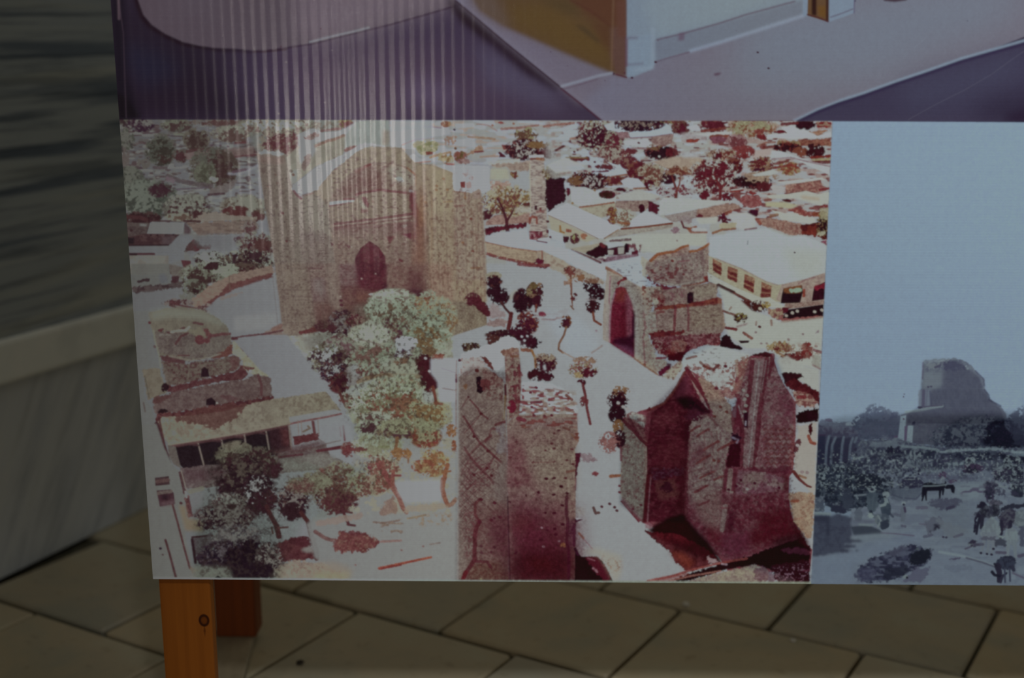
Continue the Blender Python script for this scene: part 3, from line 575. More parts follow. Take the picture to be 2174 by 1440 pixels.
    for x, y in ((1300, 700), (1370, 710), (1500, 700), (1560, 690), (1520, 650)): T(x, y, 50, 36, [((104, 46, 56), .1, 0), ((142, 140, 140), .5, 0)], k=70 + x % 7, s=4)
    P([(1480, 560), (1600, 570), (1590, 690), (1490, 660)], (152, 160, 166), .8, rough=2); P([(1440, 730), (1560, 740), (1540, 800), (1460, 790)], (152, 156, 158), .8, rough=2)
    # gabled house with a pale roof
    P([(255, 905), (440, 810), (930, 1030), (770, 1130), (700, 1125)], (158, 161, 164)); P([(270, 920), (700, 1130), (620, 1160), (300, 1060)], (148, 142, 122)); S([(270, 918), (500, 1020), (720, 1130)], 2, (128, 104, 84), .9)
    P([(370, 1010), (385, 1010), (390, 1060), (420, 1070), (420, 1085), (372, 1070)], (136, 96, 52)); P([(430, 1040), (480, 1050), (480, 1075), (430, 1070)], (128, 76, 60)); T(590, 1110, 30, 22, [((140, 94, 72), .1, 0)], k=71)
    P([(270, 1040), (400, 1090), (400, 1160), (280, 1120)], (152, 156, 158)); P([(400, 1110), (460, 1110), (450, 1160), (410, 1170)], (66, 26, 36), rough=1); T(510, 1130, 36, 40, [((80, 34, 42), .1, 0), ((124, 120, 84), .6, 0)], k=72); D([(265, 975), (265, 1060), (290, 1115)], 4, (84, 34, 42))
    T(850, 920, 46, 66, [((104, 50, 44), .05, 0), ((124, 92, 58), .5, 0)], k=73, s=4); T(960, 940, 80, 70, [((144, 146, 130), .1, 0), ((118, 90, 76), .6, .4)], k=74, s=4); S([(900, 985), (1040, 1000)], 5, (128, 80, 54), .9, rough=.8)
    P([(1020, 960), (1140, 880), (1390, 980), (1380, 990), (1000, 1030)], (156, 160, 162)); P([(930, 1035), (1390, 990), (1390, 1030), (1100, 1080), (770, 1130)], (142, 136, 126), tex=[((124, 112, 106), (6, 2), .55, .5)]); S([(930, 1042), (1150, 1022), (1385, 992)], 4, (112, 60, 46)); S([(775, 1128), (900, 1050)], 3, (124, 92, 66), .8)
    T(1520, 960, 60, 30, [((132, 120, 120), .1, 0)], k=75); S([(1470, 980), (1490, 1030), (1540, 1040)], 4, (96, 46, 52)); S([(1530, 1040), (1560, 1075), (1690, 1072)], 6, (124, 66, 48), .9, rough=.4); S([(1540, 1040), (1600, 1022)], 4, (124, 70, 50)); P([(1560, 1030), (1694, 1040), (1694, 1065), (1580, 1065)], (156, 158, 158)); T(1420, 1060, 40, 30, [((122, 96, 104), .3, 0)], k=76)
    # covered walk with dark bays
    P([(760, 1140), (1100, 1090), (1694, 1080), (1694, 1200), (1500, 1190), (1250, 1260), (1100, 1240)], (154, 156, 148), soft=1); S([(830, 1150), (930, 1142), (1010, 1138)], 5, (84, 40, 52), .8, rough=1)
    P([(460, 1220), (740, 1170), (820, 1190), (600, 1260)], (144, 136, 118)); P([(600, 1260), (740, 1180), (800, 1190), (810, 1270), (700, 1310)], (50, 14, 26), rough=1); S([(745, 1180), (770, 1200)], 8, (96, 36, 42)); S([(480, 1235), (620, 1290), (740, 1345)], 5, (92, 48, 52), .9, rough=.5)
    P([(790, 1170), (920, 1160), (960, 1180), (900, 1210), (820, 1220)], (152, 156, 156)); P([(805, 1220), (900, 1200), (960, 1200), (970, 1270), (900, 1280), (810, 1280)], (66, 20, 36)); P([(805, 1232), (860, 1232), (855, 1275), (810, 1278)], (142, 140, 132)); P([(895, 1210), (955, 1205), (950, 1265), (900, 1270)], (140, 138, 130)); P([(955, 1190), (970, 1170), (998, 1180), (995, 1255), (960, 1258)], (44, 12, 28)); K([(990, 1170), (1110, 1180), (1090, 1280), (990, 1260)], (96, 34, 50), 6, .5, .9, k=12, soft=1); P([(1020, 1240), (1080, 1235), (1080, 1285), (1020, 1280)], (84, 24, 40), rough=1)
    P([(700, 1310), (900, 1280), (1080, 1270), (1080, 1290), (790, 1345)], (118, 90, 100), soft=1); D([(780, 1300)], 5, (158, 156, 150)); D([(775, 1325), (740, 1348)], 4, (80, 34, 44))
    P([(780, 1350), (1080, 1290), (1100, 1290), (1100, 1450), (870, 1450), (800, 1380)], (154, 160, 166)); P([(-10, 1130), (240, 1190), (480, 1230), (730, 1355), (800, 1380), (790, 1450), (560, 1400), (430, 1330), (230, 1240)], (153, 157, 160), soft=1); P([(790, 1385), (880, 1440), (860, 1460), (800, 1450)], (142, 124, 96))
    P([(220, 1250), (330, 1290), (480, 1370), (600, 1440), (520, 1450), (430, 1400), (270, 1370)], (148, 138, 120), rough=1, tex=[((132, 108, 92), 6, .6, .6)]); T(470, 1420, 60, 40, [((122, 88, 70), .25, 0), ((84, 36, 40), .6, 0)], k=77, s=4)
    # ----- far right quarter
    at(1400, 240)
    P([(450, 70), (1560, 70), (1510, 1180), (900, 1000), (500, 1000)], (.80, .80, .78), .6, soft=4)
    K([(450, 60), (1560, 60), (1510, 900), (900, 1000), (450, 900)], (142, 118, 112), (20, 5), .68, .7, k=13)
    K([(450, 60), (1560, 60), (1520, 860), (900, 1000), (450, 860)], (108, 48, 48), (13, 4.5), .78, .9, k=14)
    T(490, 110, 110, 55, [((110, 60, 58), .05, 0), ((88, 28, 42), .3, .1)], k=78, s=4); S([(380, 160), (520, 150), (630, 130)], 6, (112, 52, 46), .9, rough=.8); P([(580, 100), (650, 85), (660, 110), (600, 125)], (154, 160, 166)); P([(300, 190), (520, 170), (700, 160), (600, 200), (440, 210)], (156, 158, 158)); P([(440, 200), (630, 190), (630, 215), (445, 225)], (120, 62, 52), rough=1); T(520, 240, 70, 30, [((112, 66, 78), .2, 0)], k=79)
    T(830, 130, 190, 80, [((140, 124, 112), .0, 0), ((118, 74, 56), .5, 0), ((132, 128, 104), .5, -.2)], k=80, s=5); T(690, 260, 80, 60, [((132, 104, 106), .15, 0), ((104, 54, 60), .5, 0)], k=81, s=4); P([(870, 195), (965, 190), (960, 245), (880, 240)], (104, 34, 40), rough=1.5); T(910, 170, 60, 24, [((118, 60, 56), .2, 0)], k=82)
    P([(990, 175), (1100, 150), (1150, 170), (1080, 185)], (96, 30, 40), rough=1); P([(1090, 130), (1180, 110), (1300, 150), (1420, 205), (1540, 170), (1545, 215), (1200, 235), (1050, 225), (960, 230), (970, 195), (1150, 180)], (157, 162, 164)); T(1310, 105, 75, 40, [((50, 14, 28), .0, 0)], k=83); P([(1240, 75), (1390, 75), (1380, 130), (1260, 130)], (54, 16, 30), rough=2); P([(1400, 80), (1545, 78), (1550, 130), (1420, 130)], (116, 34, 38), rough=1, tex=[((138, 120, 104), (8, 3), .6, .8)]); P([(1340, 165), (1540, 150), (1430, 200)], (134, 100, 84), rough=1); S([(1100, 100), (1240, 90)], 6, (98, 38, 44), .9, rough=1)
    P([(1050, 250), (1200, 250), (1545, 225), (1540, 300), (1200, 300), (1060, 290)], (126, 84, 72), rough=1, tex=[((112, 56, 50), (8, 3), .6, .7), ((128, 116, 88), 8, .66, .7)]); S([(880, 300), (960, 265), (1040, 262)], 4, (126, 76, 64), .8); S([(940, 310), (1060, 300)], 6, (104, 40, 38), .9, rough=1)
    T(1150, 310, 110, 40, [((100, 40, 40), .0, 0), ((56, 18, 30), .3, 0)], k=84, s=4); T(1390, 340, 80, 55, [((60, 18, 28), .0, 0)], k=85, s=4); T(1260, 350, 60, 40, [((112, 62, 50), .2, 0)], k=86); P([(1330, 395), (1540, 375), (1535, 400), (1370, 415)], (112, 40, 38), rough=1); P([(1360, 415), (1540, 400), (1530, 440), (1380, 430)], (138, 130, 102), rough=1); S([(1380, 445), (1535, 440)], 7, (92, 32, 38), .9, rough=.8)
    P([(780, 440), (850, 400), (1010, 335), (1100, 345), (1380, 440), (1530, 470), (1530, 560), (1400, 500), (1200, 410), (1010, 420), (860, 440)], (153, 158, 162)); P([(830, 340), (1010, 320), (1000, 380), (840, 420)], (152, 140, 138), soft=1); S([(1010, 415), (1180, 400), (1300, 430), (1530, 480)], 3, (120, 84, 96), .7)
    T(750, 350, 90, 50, [((112, 50, 52), .15, 0)], k=87, s=4); P([(700, 400), (770, 350), (830, 385), (740, 410)], (108, 40, 44), rough=1.5); T(570, 380, 120, 50, [((132, 116, 102), .1, 0), ((104, 50, 46), .5, 0)], k=88, s=4); T(515, 385, 36, 26, [((84, 24, 38), .0, 0)], k=89)
    T(680, 475, 66, 60, [((112, 62, 54), .05, 0), ((80, 20, 32), .2, .1)], k=90); T(920, 460, 110, 60, [((122, 96, 78), .1, 0), ((92, 34, 40), .5, 0)], k=91, s=4); P([(830, 530), (860, 500), (990, 490), (920, 520)], (72, 22, 44), rough=1); T(1170, 500, 90, 50, [((130, 112, 84), .05, 0), ((118, 62, 48), .45, 0)], k=92, s=4)
    S([(1040, 490), (1180, 468), (1240, 490)], 5, (114, 46, 44), .9, rough=1); T(480, 580, 190, 150, [((146, 146, 142), .2, 0), ((100, 40, 46), .55, 0), ((84, 24, 38), .75, 0)], k=93, s=5); S([(545, 770), (548, 690), (515, 600), (490, 540)], 7, (98, 34, 40), w1=3); S([(550, 700), (580, 640)], 4, (100, 40, 44)); P([(580, 560), (680, 545), (640, 580), (590, 580)], (88, 30, 42), rough=1)
    for x, y in ((370, 590), (420, 540), (560, 480), (540, 530), (400, 740), (610, 760)): T(x, y, 44, 36, [((92, 26, 40), .1, 0)], k=94 + x % 5, s=4)
    T(830, 620, 150, 50, [((66, 24, 34), .0, 0), ((48, 16, 26), .3, 0)], k=95, s=4); T(920, 660, 90, 40, [((84, 30, 38), .1, 0)], k=96); T(900, 580, 150, 40, [((134, 114, 100), .2, 0)], k=97, s=4)
    P([(830, 555), (1010, 510), (1080, 530), (1010, 560), (860, 570)], (152, 156, 156)); P([(640, 690), (750, 675), (740, 690), (650, 700)], (156, 160, 160)); S([(640, 708), (750, 695)], 4, (120, 52, 50))
    P([(1000, 660), (1100, 650), (1130, 690), (1110, 720), (1020, 720)], (150, 148, 150), rough=1); P([(1050, 620), (1460, 580), (1490, 600), (1140, 640)], (158, 162, 160)); P([(1130, 650), (1450, 600), (1460, 650), (1530, 680), (1490, 700), (1400, 720), (1320, 700), (1140, 720)], (130, 92, 86), tex=[((112, 62, 62), (5, 3), .55, .7), ((146, 120, 108), 9, .66, .6)]); S([(1440, 690), (1525, 678)], 5, (112, 36, 46), .9)
    P([(950, 740), (1140, 730), (1320, 700), (1420, 730), (1525, 710), (1520, 810), (1440, 830), (1230, 770), (1000, 770)], (154, 157, 152)); P([(1270, 740), (1440, 760), (1440, 790), (1280, 770)], (152, 138, 122), .8, soft=2); P([(700, 780), (770, 730), (900, 750), (930, 830), (840, 860), (760, 830)], (122, 66, 68), rough=1, tex=[((136, 96, 96), 6, .55, .7)]); P([(770, 710), (830, 700), (880, 725), (820, 735)], (116, 44, 46), rough=1)
    S([(950, 785), (1000, 780)], 6, (116, 60, 50), .9); P([(1090, 770), (1215, 785), (1170, 805), (1120, 795)], (76, 22, 32), rough=1); P([(1440, 835), (1520, 815), (1515, 850), (1480, 850)], (124, 56, 54), rough=1); P([(950, 800), (1130, 800), (1250, 830), (1180, 860), (960, 840)], (152, 150, 128), soft=1)
    P([(40, 760), (560, 790), (680, 795), (340, 860), (0, 920), (0, 800)], (155, 158, 156)); P([(340, 865), (680, 810), (740, 850), (560, 910), (440, 960), (340, 930)], (140, 116, 106), rough=1, tex=[((122, 92, 84), (6, 2), .55, .6)]); S([(580, 910), (640, 888)], 7, (124, 62, 48), .9, rough=.6)
    T(580, 950, 55, 42, [((84, 22, 42), .0, 0)], k=98); T(840, 900, 55, 26, [((66, 16, 40), .0, 0)], k=99); T(360, 925, 26, 14, [((98, 36, 48), .0, 0)], k=100); P([(330, 950), (530, 930), (520, 990), (360, 1000)], (156, 158, 152), soft=1)
    P([(620, 910), (780, 890), (860, 930), (860, 1030), (760, 1050), (690, 1030)], (158, 160, 160), soft=1); S([(480, 1080), (560, 1050), (680, 1040)], 5, (122, 76, 52), .9, rough=.5); S([(770, 1050), (870, 1035)], 4, (104, 60, 72), .8); P([(530, 990), (690, 985), (690, 1030), (540, 1040)], (148, 142, 122), rough=1)
    P([(880, 960), (1000, 940), (1280, 1000), (1290, 1090), (1180, 1100), (1030, 1045), (900, 1000)], (134, 104, 96), rough=1, tex=[((148, 130, 118), 6, .5, .6), ((114, 62, 60), 6, .66, .7)]); S([(880, 960), (905, 995)], 8, (122, 62, 52), .9); P([(1000, 870), (1130, 900), (1260, 890), (1400, 950), (1400, 1000), (1100, 960), (1060, 920)], (156, 158, 154)); S([(1000, 925), (1060, 915)], 6, (124, 86, 62), .8)
    P([(1140, 870), (1240, 850), (1350, 890), (1480, 880), (1430, 930), (1300, 930)], (124, 62, 60), rough=1, tex=[((138, 100, 92), 6, .55, .7)]); P([(1380, 890), (1480, 880), (1440, 930), (1370, 925)], (118, 60, 46), rough=1)
    P([(1270, 1010), (1400, 990), (1520, 980), (1510, 1140), (1400, 1110), (1280, 1090)], (104, 40, 34), rough=1.5, tex=[((70, 18, 26), 10, .55, .8)]); T(1470, 1000, 50, 110, [((112, 96, 70), .2, 0), ((50, 18, 28), .4, .2)], k=101, s=4); T(1450, 1080, 36, 26, [((142, 140, 124), .1, 0)], k=102); P([(1440, 1160), (1505, 1140), (1500, 1190)], (124, 72, 88), rough=1)
    P([(1440, 860), (1520, 850), (1515, 960), (1450, 950)], (140, 136, 112), .8, rough=1)
def paint_front():
    # ---------------- great portal
    at(0, 0, 1)
    tan = (120, 105, 84)
    # roofs, dome and side walls behind the gable
    at(520, 240)
    P([(0, 60), (880, 60), (900, 200), (480, 420), (380, 380), (100, 350)], (.66, .68, .56), .8, soft=3)
    K([(0, 60), (880, 60), (880, 160), (470, 250), (350, 380), (180, 330), (180, 120), (0, 240)], (98, 84, 66), 6, .55, .8, k=20)
    T(300, 110, 300, 70, [((108, 104, 82), .05, 0), ((92, 66, 54), .5, .2), ((128, 130, 108), .5, -.3)], k=110, s=5)
    T(330, 270, 170, 110, [((112, 102, 80), .0, 0), ((92, 54, 46), .4, .2), ((82, 34, 38), .6, .3)], k=111, s=5)
    P([(340, 240), (480, 215), (475, 390), (360, 375)], (88, 44, 44), rough=2, tex=[((108, 90, 72), 6, .58, .8)])
    T(920, 95, 70, 44, [((106, 90, 48), .05, 0), ((92, 40, 40), .5, .4)], k=112); P([(890, 120), (950, 120), (930, 145), (895, 145)], (92, 40, 44), rough=1)
    P([(480, 190), (620, 140), (700, 180), (860, 160), (1000, 80), (1000, 160), (760, 230), (620, 270), (480, 320)], (132, 136, 134), soft=1); P([(500, 230), (640, 170), (700, 190), (610, 240)], (112, 92, 80), rough=1.5, tex=[((98, 60, 52), 6, .6, .7)]); S([(690, 160), (860, 140)], 5, (106, 62, 58), .8, rough=1)
    P([(480, 300), (640, 280), (900, 190), (900, 300), (880, 380), (640, 480), (500, 590), (440, 640), (390, 560), (370, 400)], (124, 118, 96), soft=1, tex=[((112, 104, 84), 12, .55, .6)]); S([(630, 300), (740, 250), (800, 238), (890, 200)], 6, (112, 72, 50), .8, rough=1)
    P([(480, 310), (620, 270), (640, 330), (610, 400), (560, 380), (500, 470)], (130, 130, 124), .8, soft=2); P([(560, 360), (600, 370), (580, 450), (540, 520), (510, 510), (530, 400)], (104, 78, 68), .8, rough=1.5)
    P([(385, 540), (480, 500), (470, 600), (420, 660), (400, 620)], (126, 126, 110), .8, soft=2); D([(435, 555)], 5, (104, 70, 52)); D([(415, 520)], 6, (92, 78, 60))
    P([(900, 250), (930, 160), (1000, 90), (1100, 60), (1290, 60), (1300, 180), (1310, 260), (1290, 300), (1100, 280), (900, 350)], (126, 130, 118), soft=1, tex=[((116, 118, 106), (6, 14), .5, .6)]); P([(1240, 150), (1300, 160), (1315, 250), (1280, 300), (1230, 290)], (122, 108, 88), .8, soft=3); P([(890, 320), (980, 290), (1020, 300), (900, 360)], (106, 66, 56), rough=1)
    P([(1310, 60), (1690, 60), (1690, 230), (1500, 250), (1350, 300), (1310, 280)], (136, 138, 140), .9, soft=2)
    # facade silhouette
    at(0, 0, 1)
    body = [(545, 325), (605, 330), (613, 372), (622, 405), (634, 422), (642, 421), (668, 404), (700, 372), (735, 335), (776, 309), (812, 313), (850, 310), (866, 332), (880, 345), (916, 350), (960, 366), (963, 400), (1020, 402), (1026, 560), (1034, 690), (940, 720), (860, 680), (780, 690), (735, 690), (690, 702), (640, 712), (603, 713), (593, 638), (584, 560), (562, 430)]
    P(body, tan, tex=[((110, 94, 76), 14, .5, .6), ((130, 116, 92), (5, 16), .6, .5)])
    P([(545, 325), (605, 330), (622, 405), (640, 520), (668, 712), (603, 713), (584, 560)], (106, 92, 74), .9, tex=[((114, 100, 80), (5, 30), .55, .6), ((98, 82, 66), 5, .6, .5)])
    P([(549, 330), (604, 332), (606, 350), (553, 346)], (112, 88, 72), .8, soft=2)
    K(body, (98, 80, 64), 2.2, .62, .45, k=21, soft=1)
    at(520, 240)
    P([(370, 420), (440, 700), (480, 1000), (560, 1440), (500, 1440), (420, 900), (340, 450)], (116, 104, 86), .5, soft=4)
    S([(440, 700), (470, 900), (500, 1100), (560, 1440)], 6, (92, 74, 60), .5, soft=2)
    D([(340, 900), (375, 1152)], 4.5, (86, 36, 36)); D([(275, 552), (290, 630), (205, 660), (640, 690), (660, 585), (935, 520)], 4, (102, 72, 56), .8); D([(450, 990), (490, 992), (555, 1130), (520, 1105), (700, 1135), (625, 865)], 3.5, (92, 60, 54), .7); D([(355, 980)], 2, (40, 24, 22))
    P([(110, 365), (175, 325), (235, 348), (300, 335), (365, 375), (300, 388), (220, 365), (150, 375)], (124, 124, 112), rough=1)
    # jamb and gable face
    P([(440, 720), (510, 770), (640, 730), (750, 820), (760, 1000), (800, 1250), (850, 1440), (560, 1440), (500, 1100)], (116, 104, 86), .9, soft=2, tex=[((104, 88, 74), 10, .6, .5)])
    P([(500, 1080), (760, 1100), (830, 1440), (560, 1440)], (108, 90, 76), .7, soft=8)
    P([(520, 770), (640, 740), (740, 820), (740, 1060), (560, 1060)], (120, 110, 90), .7, soft=6)
    P([(640, 700), (780, 520), (900, 430), (1090, 305), (1400, 310), (1560, 480), (1620, 700), (1640, 960), (1560, 900), (1550, 640), (1440, 480), (1130, 440), (980, 510), (850, 640), (770, 790), (750, 830), (650, 740)], (124, 110, 86), .95, soft=1, tex=[((114, 96, 76), 8, .55, .6)])
    # white worn tops
    P([(420, 690), (440, 640), (520, 590), (640, 490), (780, 420), (900, 365), (1010, 300), (1080, 268), (1170, 278), (1280, 300), (1400, 292), (1400, 310), (1180, 300), (1090, 305), (1000, 350), (900, 432), (780, 522), (650, 690), (540, 725), (460, 720)], (138, 140, 136), rough=1)
    S([(440, 700), (470, 740), (505, 768)], 5, (98, 52, 52), .9); S([(520, 745), (610, 720)], 4, (118, 92, 76), .8); D([(505, 768)], 4, (90, 40, 44))
    P([(505, 1080), (560, 1060), (640, 1080), (700, 1070), (720, 1150), (640, 1160), (540, 1150)], (98, 80, 70), .5, soft=4)
    # deep recess
    P([(750, 830), (790, 720), (860, 620), (980, 512), (1130, 442), (1300, 440), (1450, 482), (1540, 560), (1555, 660), (1560, 960), (1530, 1100), (1500, 1440), (1505, 1700), (1420, 1720), (900, 1720), (830, 1440), (790, 1200), (765, 1000)], (116, 96, 78), tex=[((104, 80, 66), 9, .55, .6), ((128, 108, 88), 5, .62, .4)])
    P([(840, 770), (880, 640), (1000, 520), (1130, 470), (1250, 540), (1250, 690), (1000, 720), (900, 780)], (106, 78, 64), .8, soft=5, tex=[((92, 56, 50), 6, .62, .6)])
    P([(1270, 500), (1400, 470), (1530, 560), (1540, 640), (1440, 660), (1330, 600)], (126, 118, 98), .8, soft=4); P([(1330, 580), (1400, 570), (1440, 620), (1380, 620)], (134, 136, 126), .8, rough=1); D([(1490, 700), (1510, 715)], 6, (136, 134, 126))
    P([(980, 520), (1130, 455), (1140, 470), (1000, 545)], (108, 60, 52), .7, soft=2); S([(1080, 480), (1130, 462)], 4, (104, 44, 40), .9); S([(1460, 495), (1540, 560), (1540, 650)], 4, (124, 78, 46), .9); S([(1400, 470), (1500, 520)], 3, (112, 80, 62), .7)
    P([(1060, 560), (1240, 580), (1240, 680), (1000, 690), (900, 760), (880, 700)], (100, 62, 54), .5, soft=6)
    P([(760, 800), (820, 790), (900, 785), (990, 780), (980, 800), (760, 835)], (138, 138, 128)); S([(760, 836), (870, 820), (960, 808)], 3, (104, 50, 50), .9); S([(890, 775), (985, 775)], 4, (104, 44, 50), .8)
    P([(760, 850), (1000, 800), (1040, 740), (1100, 735), (1220, 700), (1440, 715), (1480, 740), (1500, 900), (810, 1000), (760, 960)], (120, 104, 82), .85, soft=2, tex=[((110, 88, 72), 6, .6, .5)])
    S([(1000, 735), (1060, 715), (1220, 690), (1330, 705), (1450, 718)], 5, (98, 40, 46), .8, rough=.6); P([(1050, 755), (1090, 755), (1115, 820), (1110, 855), (1080, 845)], (96, 44, 46)); P([(1040, 855), (1110, 855), (1110, 890), (1045, 900)], (106, 66, 58), .8, rough=1); D([(1150, 795)], 5, (108, 76, 60), .8); S([(1040, 800), (1075, 850)], 8, (132, 126, 106), .7, soft=1)
    for y0, y1, w, a in ((1000, 908, 6, .85), (1028, 940, 4, .7), (1045, 985, 6, .5)):
        S([(810, y0), (1150, (y0 + y1) / 2 + 6), (1500, y1)], w, (100, 52, 52), a, rough=.8, k=y0)
    S([(810, 1015), (1160, 968), (1490, 930)], 3, (128, 112, 94), .8); S([(1200, 990), (1490, 960)], 4, (126, 110, 92), .6)
    P([(810, 1040), (1500, 990), (1500, 1100), (1260, 1110), (1000, 1110), (820, 1110)], (112, 86, 74), .6, soft=4); P([(1380, 990), (1530, 990), (1530, 1080), (1280, 1070)], (100, 56, 56), .6, soft=4); P([(1400, 1010), (1470, 1005), (1430, 1035)], (126, 114, 98), .7, rough=1)
    P([(1470, 720), (1545, 690), (1560, 800), (1560, 960), (1545, 1110), (1500, 1150), (1530, 960), (1490, 880)], (96, 38, 42), soft=2, rough=2); P([(1540, 700), (1600, 760), (1600, 1000), (1560, 1200), (1530, 1440), (1490, 1440), (1530, 1110)], (112, 64, 52), .8, soft=6); D([(1470, 1260), (1470, 720)], 3, (92, 40, 44), .7)
    P([(1270, 1108), (1355, 1105), (1300, 1182)], (100, 54, 52), soft=1); P([(1400, 1090), (1500, 1075), (1495, 1145), (1450, 1110)], (94, 38, 46), soft=1)
    P([(1290, 1440), (1290, 1220), (1390, 1105), (1480, 1160), (1500, 1440), (1500, 1640), (1300, 1660)], (116, 94, 78), .8, soft=1, tex=[((104, 78, 66), 5, .55, .5)]); D([(1395, 1320), (1410, 1330)], 5, (92, 42, 44))
    P([(900, 1180), (960, 1200), (930, 1215)], (92, 50, 50)); P([(770, 1160), (800, 1180), (780, 1200)], (92, 50, 50)); P([(950, 1198), (972, 1203), (955, 1212)], (142, 140, 120))
    door = [(985, 1640), (985, 1440), (992, 1310), (1040, 1215), (1122, 1152), (1200, 1200), (1262, 1290), (1272, 1440), (1272, 1640), (1240, 1620)]
    P(door, (88, 32, 40), tex=[((100, 46, 50), 9, .6, .5), ((70, 18, 32), 14, .55, .6)]); P([(990, 1300), (1040, 1230), (1060, 1440), (1020, 1500), (990, 1500)], (66, 18, 32), .7, soft=4); P([(1150, 1380), (1220, 1360), (1200, 1600), (1140, 1600)], (72, 20, 34), .6, soft=5)
    # right pier
    at(800, 240)
    P([(350, 480), (500, 460), (680, 540), (690, 700), (930, 690), (960, 1000), (985, 1440), (990, 1700), (480, 1680), (480, 1100), (360, 800)], (134, 116, 90), .9, soft=2, tex=[((122, 100, 80), 6, .55, .5), ((144, 128, 102), (5, 22), .58, .5)])
    P([(390, 600), (420, 700), (450, 1100), (470, 1500), (330, 1500), (350, 1100), (380, 900)], (116, 74, 56), .75, soft=7); P([(380, 720), (430, 760), (440, 1000), (380, 1000)], (124, 84, 52), .6, soft=6)
    P([(490, 480), (680, 540), (680, 700), (700, 880), (500, 900)], (142, 128, 98), .8, soft=4)
    P([(690, 700), (930, 690), (965, 1100), (985, 1500), (710, 1500)], (138, 122, 102), .8, soft=2, tex=[((120, 98, 84), (4, 3), .55, .6)])
    for x0, x1, c in ((690, 715, (120, 96, 72)), (795, 815, (126, 102, 84)), (930, 970, (122, 98, 84)), (495, 490, (116, 74, 50)), (880, 900, (128, 106, 84))):
        S([(x0, 740), ((x0 + x1) / 2 + 3, 1050), (x1, 1440), (x1 + 6, 1640)], 3, c, .55, soft=1)
    S([(810, 800), (830, 1100), (830, 1440)], 5, (146, 136, 112), .5, soft=2); S([(480, 900), (490, 1200), (480, 1440)], 5, (148, 130, 98), .5, soft=2)
    D([(848, 950), (865, 1240)], 4.5, (112, 58, 46)); D([(540, 655), (535, 690), (600, 590), (440, 805), (635, 690), (795, 760), (775, 1165)], 5, (130, 90, 56), .8); S([(700, 838), (780, 832)], 4, (122, 76, 66), .6); S([(850, 1395), (920, 1390)], 4, (124, 88, 60), .8); S([(600, 800), (680, 795)], 3, (136, 104, 66), .7)
    K([(690, 700), (940, 700), (985, 1640), (700, 1640)], (112, 76, 68), (5, 9), .76, .5, k=22)
    P([(680, 545), (860, 560), (1010, 600), (1015, 690), (940, 720), (925, 680), (840, 720), (690, 700)], (156, 156, 152), rough=1); P([(750, 620), (795, 615), (795, 675), (755, 670)], (104, 36, 34)); P([(800, 625), (845, 610), (850, 670), (800, 680)], (144, 122, 114), rough=1); S([(690, 705), (800, 715)], 3, (128, 92, 72), .8); P([(860, 720), (920, 680), (935, 700), (920, 770), (870, 760)], (136, 116, 102), .8, rough=1); K([(760, 540), (870, 570), (870, 610), (760, 570)], (132, 104, 96), 6, .55, .8, k=23, soft=1); S([(790, 720), (795, 775)], 3, (128, 88, 56), .8)
    # lower portal
    at(560, 560)
    P([(100, 0), (380, 0), (460, 500), (480, 600), (330, 645), (180, 640), (165, 560)], (110, 92, 72), .85, soft=2, tex=[((100, 80, 66), (4, 4), .6, .5), ((120, 104, 82), 12, .55, .5)])
    for xs in (((130, 0), (170, 330), (190, 560)), ((240, 0), (260, 300), (300, 620)), ((370, 0), (400, 300), (430, 560))):
        S(xs, 2.5, (94, 74, 60), .6, soft=1)
    for y, x0, x1 in ((245, 150, 380), (300, 150, 390), (40, 250, 520), (330, 280, 400), (535, 200, 270)): S([(x0, y), ((x0 + x1) / 2, y - 8), (x1, y - 3)], 2.5, (96, 74, 62), .6)
    P([(390, 0), (650, 0), (700, 440), (620, 520), (480, 600), (420, 300)], (112, 90, 74), .85, soft=2, tex=[((92, 60, 54), 6, .62, .6)]); P([(410, 120), (560, 130), (560, 330), (450, 340)], (98, 70, 66), .5, rough=3); P([(450, 140), (540, 140), (545, 270), (520, 290), (460, 250)], (112, 96, 84), .7, soft=3); S([(400, 40), (520, 45)], 3, (92, 56, 54), .8)
    P([(440, 360), (640, 340), (700, 450), (640, 540), (480, 600)], (92, 58, 48), .8, soft=5); P([(560, 0), (650, 0), (690, 300), (690, 440), (600, 380)], (118, 100, 82), .6, soft=4)
    P([(670, 0), (830, 0), (850, 220), (690, 260)], (104, 76, 70), .8, soft=3, tex=[((92, 56, 54), 4, .6, .6)]); P([(680, 210), (850, 200), (1090, 260), (1400, 240), (1400, 340), (950, 520), (720, 480)], (96, 60, 50), .9, soft=5, tex=[((80, 36, 40), 6, .6, .5)])
    P([(840, 260), (1060, 290), (1000, 330), (840, 350)], (106, 64, 48), .7, soft=4); P([(820, 370), (960, 380), (980, 470), (900, 540), (800, 500)], (104, 84, 70), .8, soft=4); P([(1110, 0), (1480, 0), (1490, 300), (1300, 280), (1110, 240)], (110, 82, 68), .8, soft=4, tex=[((96, 56, 50), 6, .6, .6)])
    P([(1300, 60), (1420, 60), (1430, 330), (1300, 300)], (84, 38, 42), .7, soft=8); P([(1290, 230), (1430, 220), (1420, 340), (1320, 330)], (66, 24, 36), .8, soft=5); P([(835, 0), (1110, 0), (1110, 240), (1090, 262), (860, 215)], (84, 30, 38), .9, soft=2, tex=[((68, 18, 32), 12, .55, .6)]); P([(1060, 180), (1110, 180), (1110, 260), (1080, 260)], (56, 14, 28), .7, soft=2)
    P([(940, 275), (960, 265), (1015, 265), (1015, 285), (960, 292)], (150, 144, 130)); D([(880, 135), (690, 293), (1005, 90)], 3, (138, 118, 104)); D([(695, 330), (700, 370)], 6, (80, 34, 40)); P([(1480, 0), (1694, 0), (1694, 440), (1560, 300), (1500, 300)], (132, 104, 84), .7, soft=4, tex=[((112, 70, 58), 5, .58, .6)])
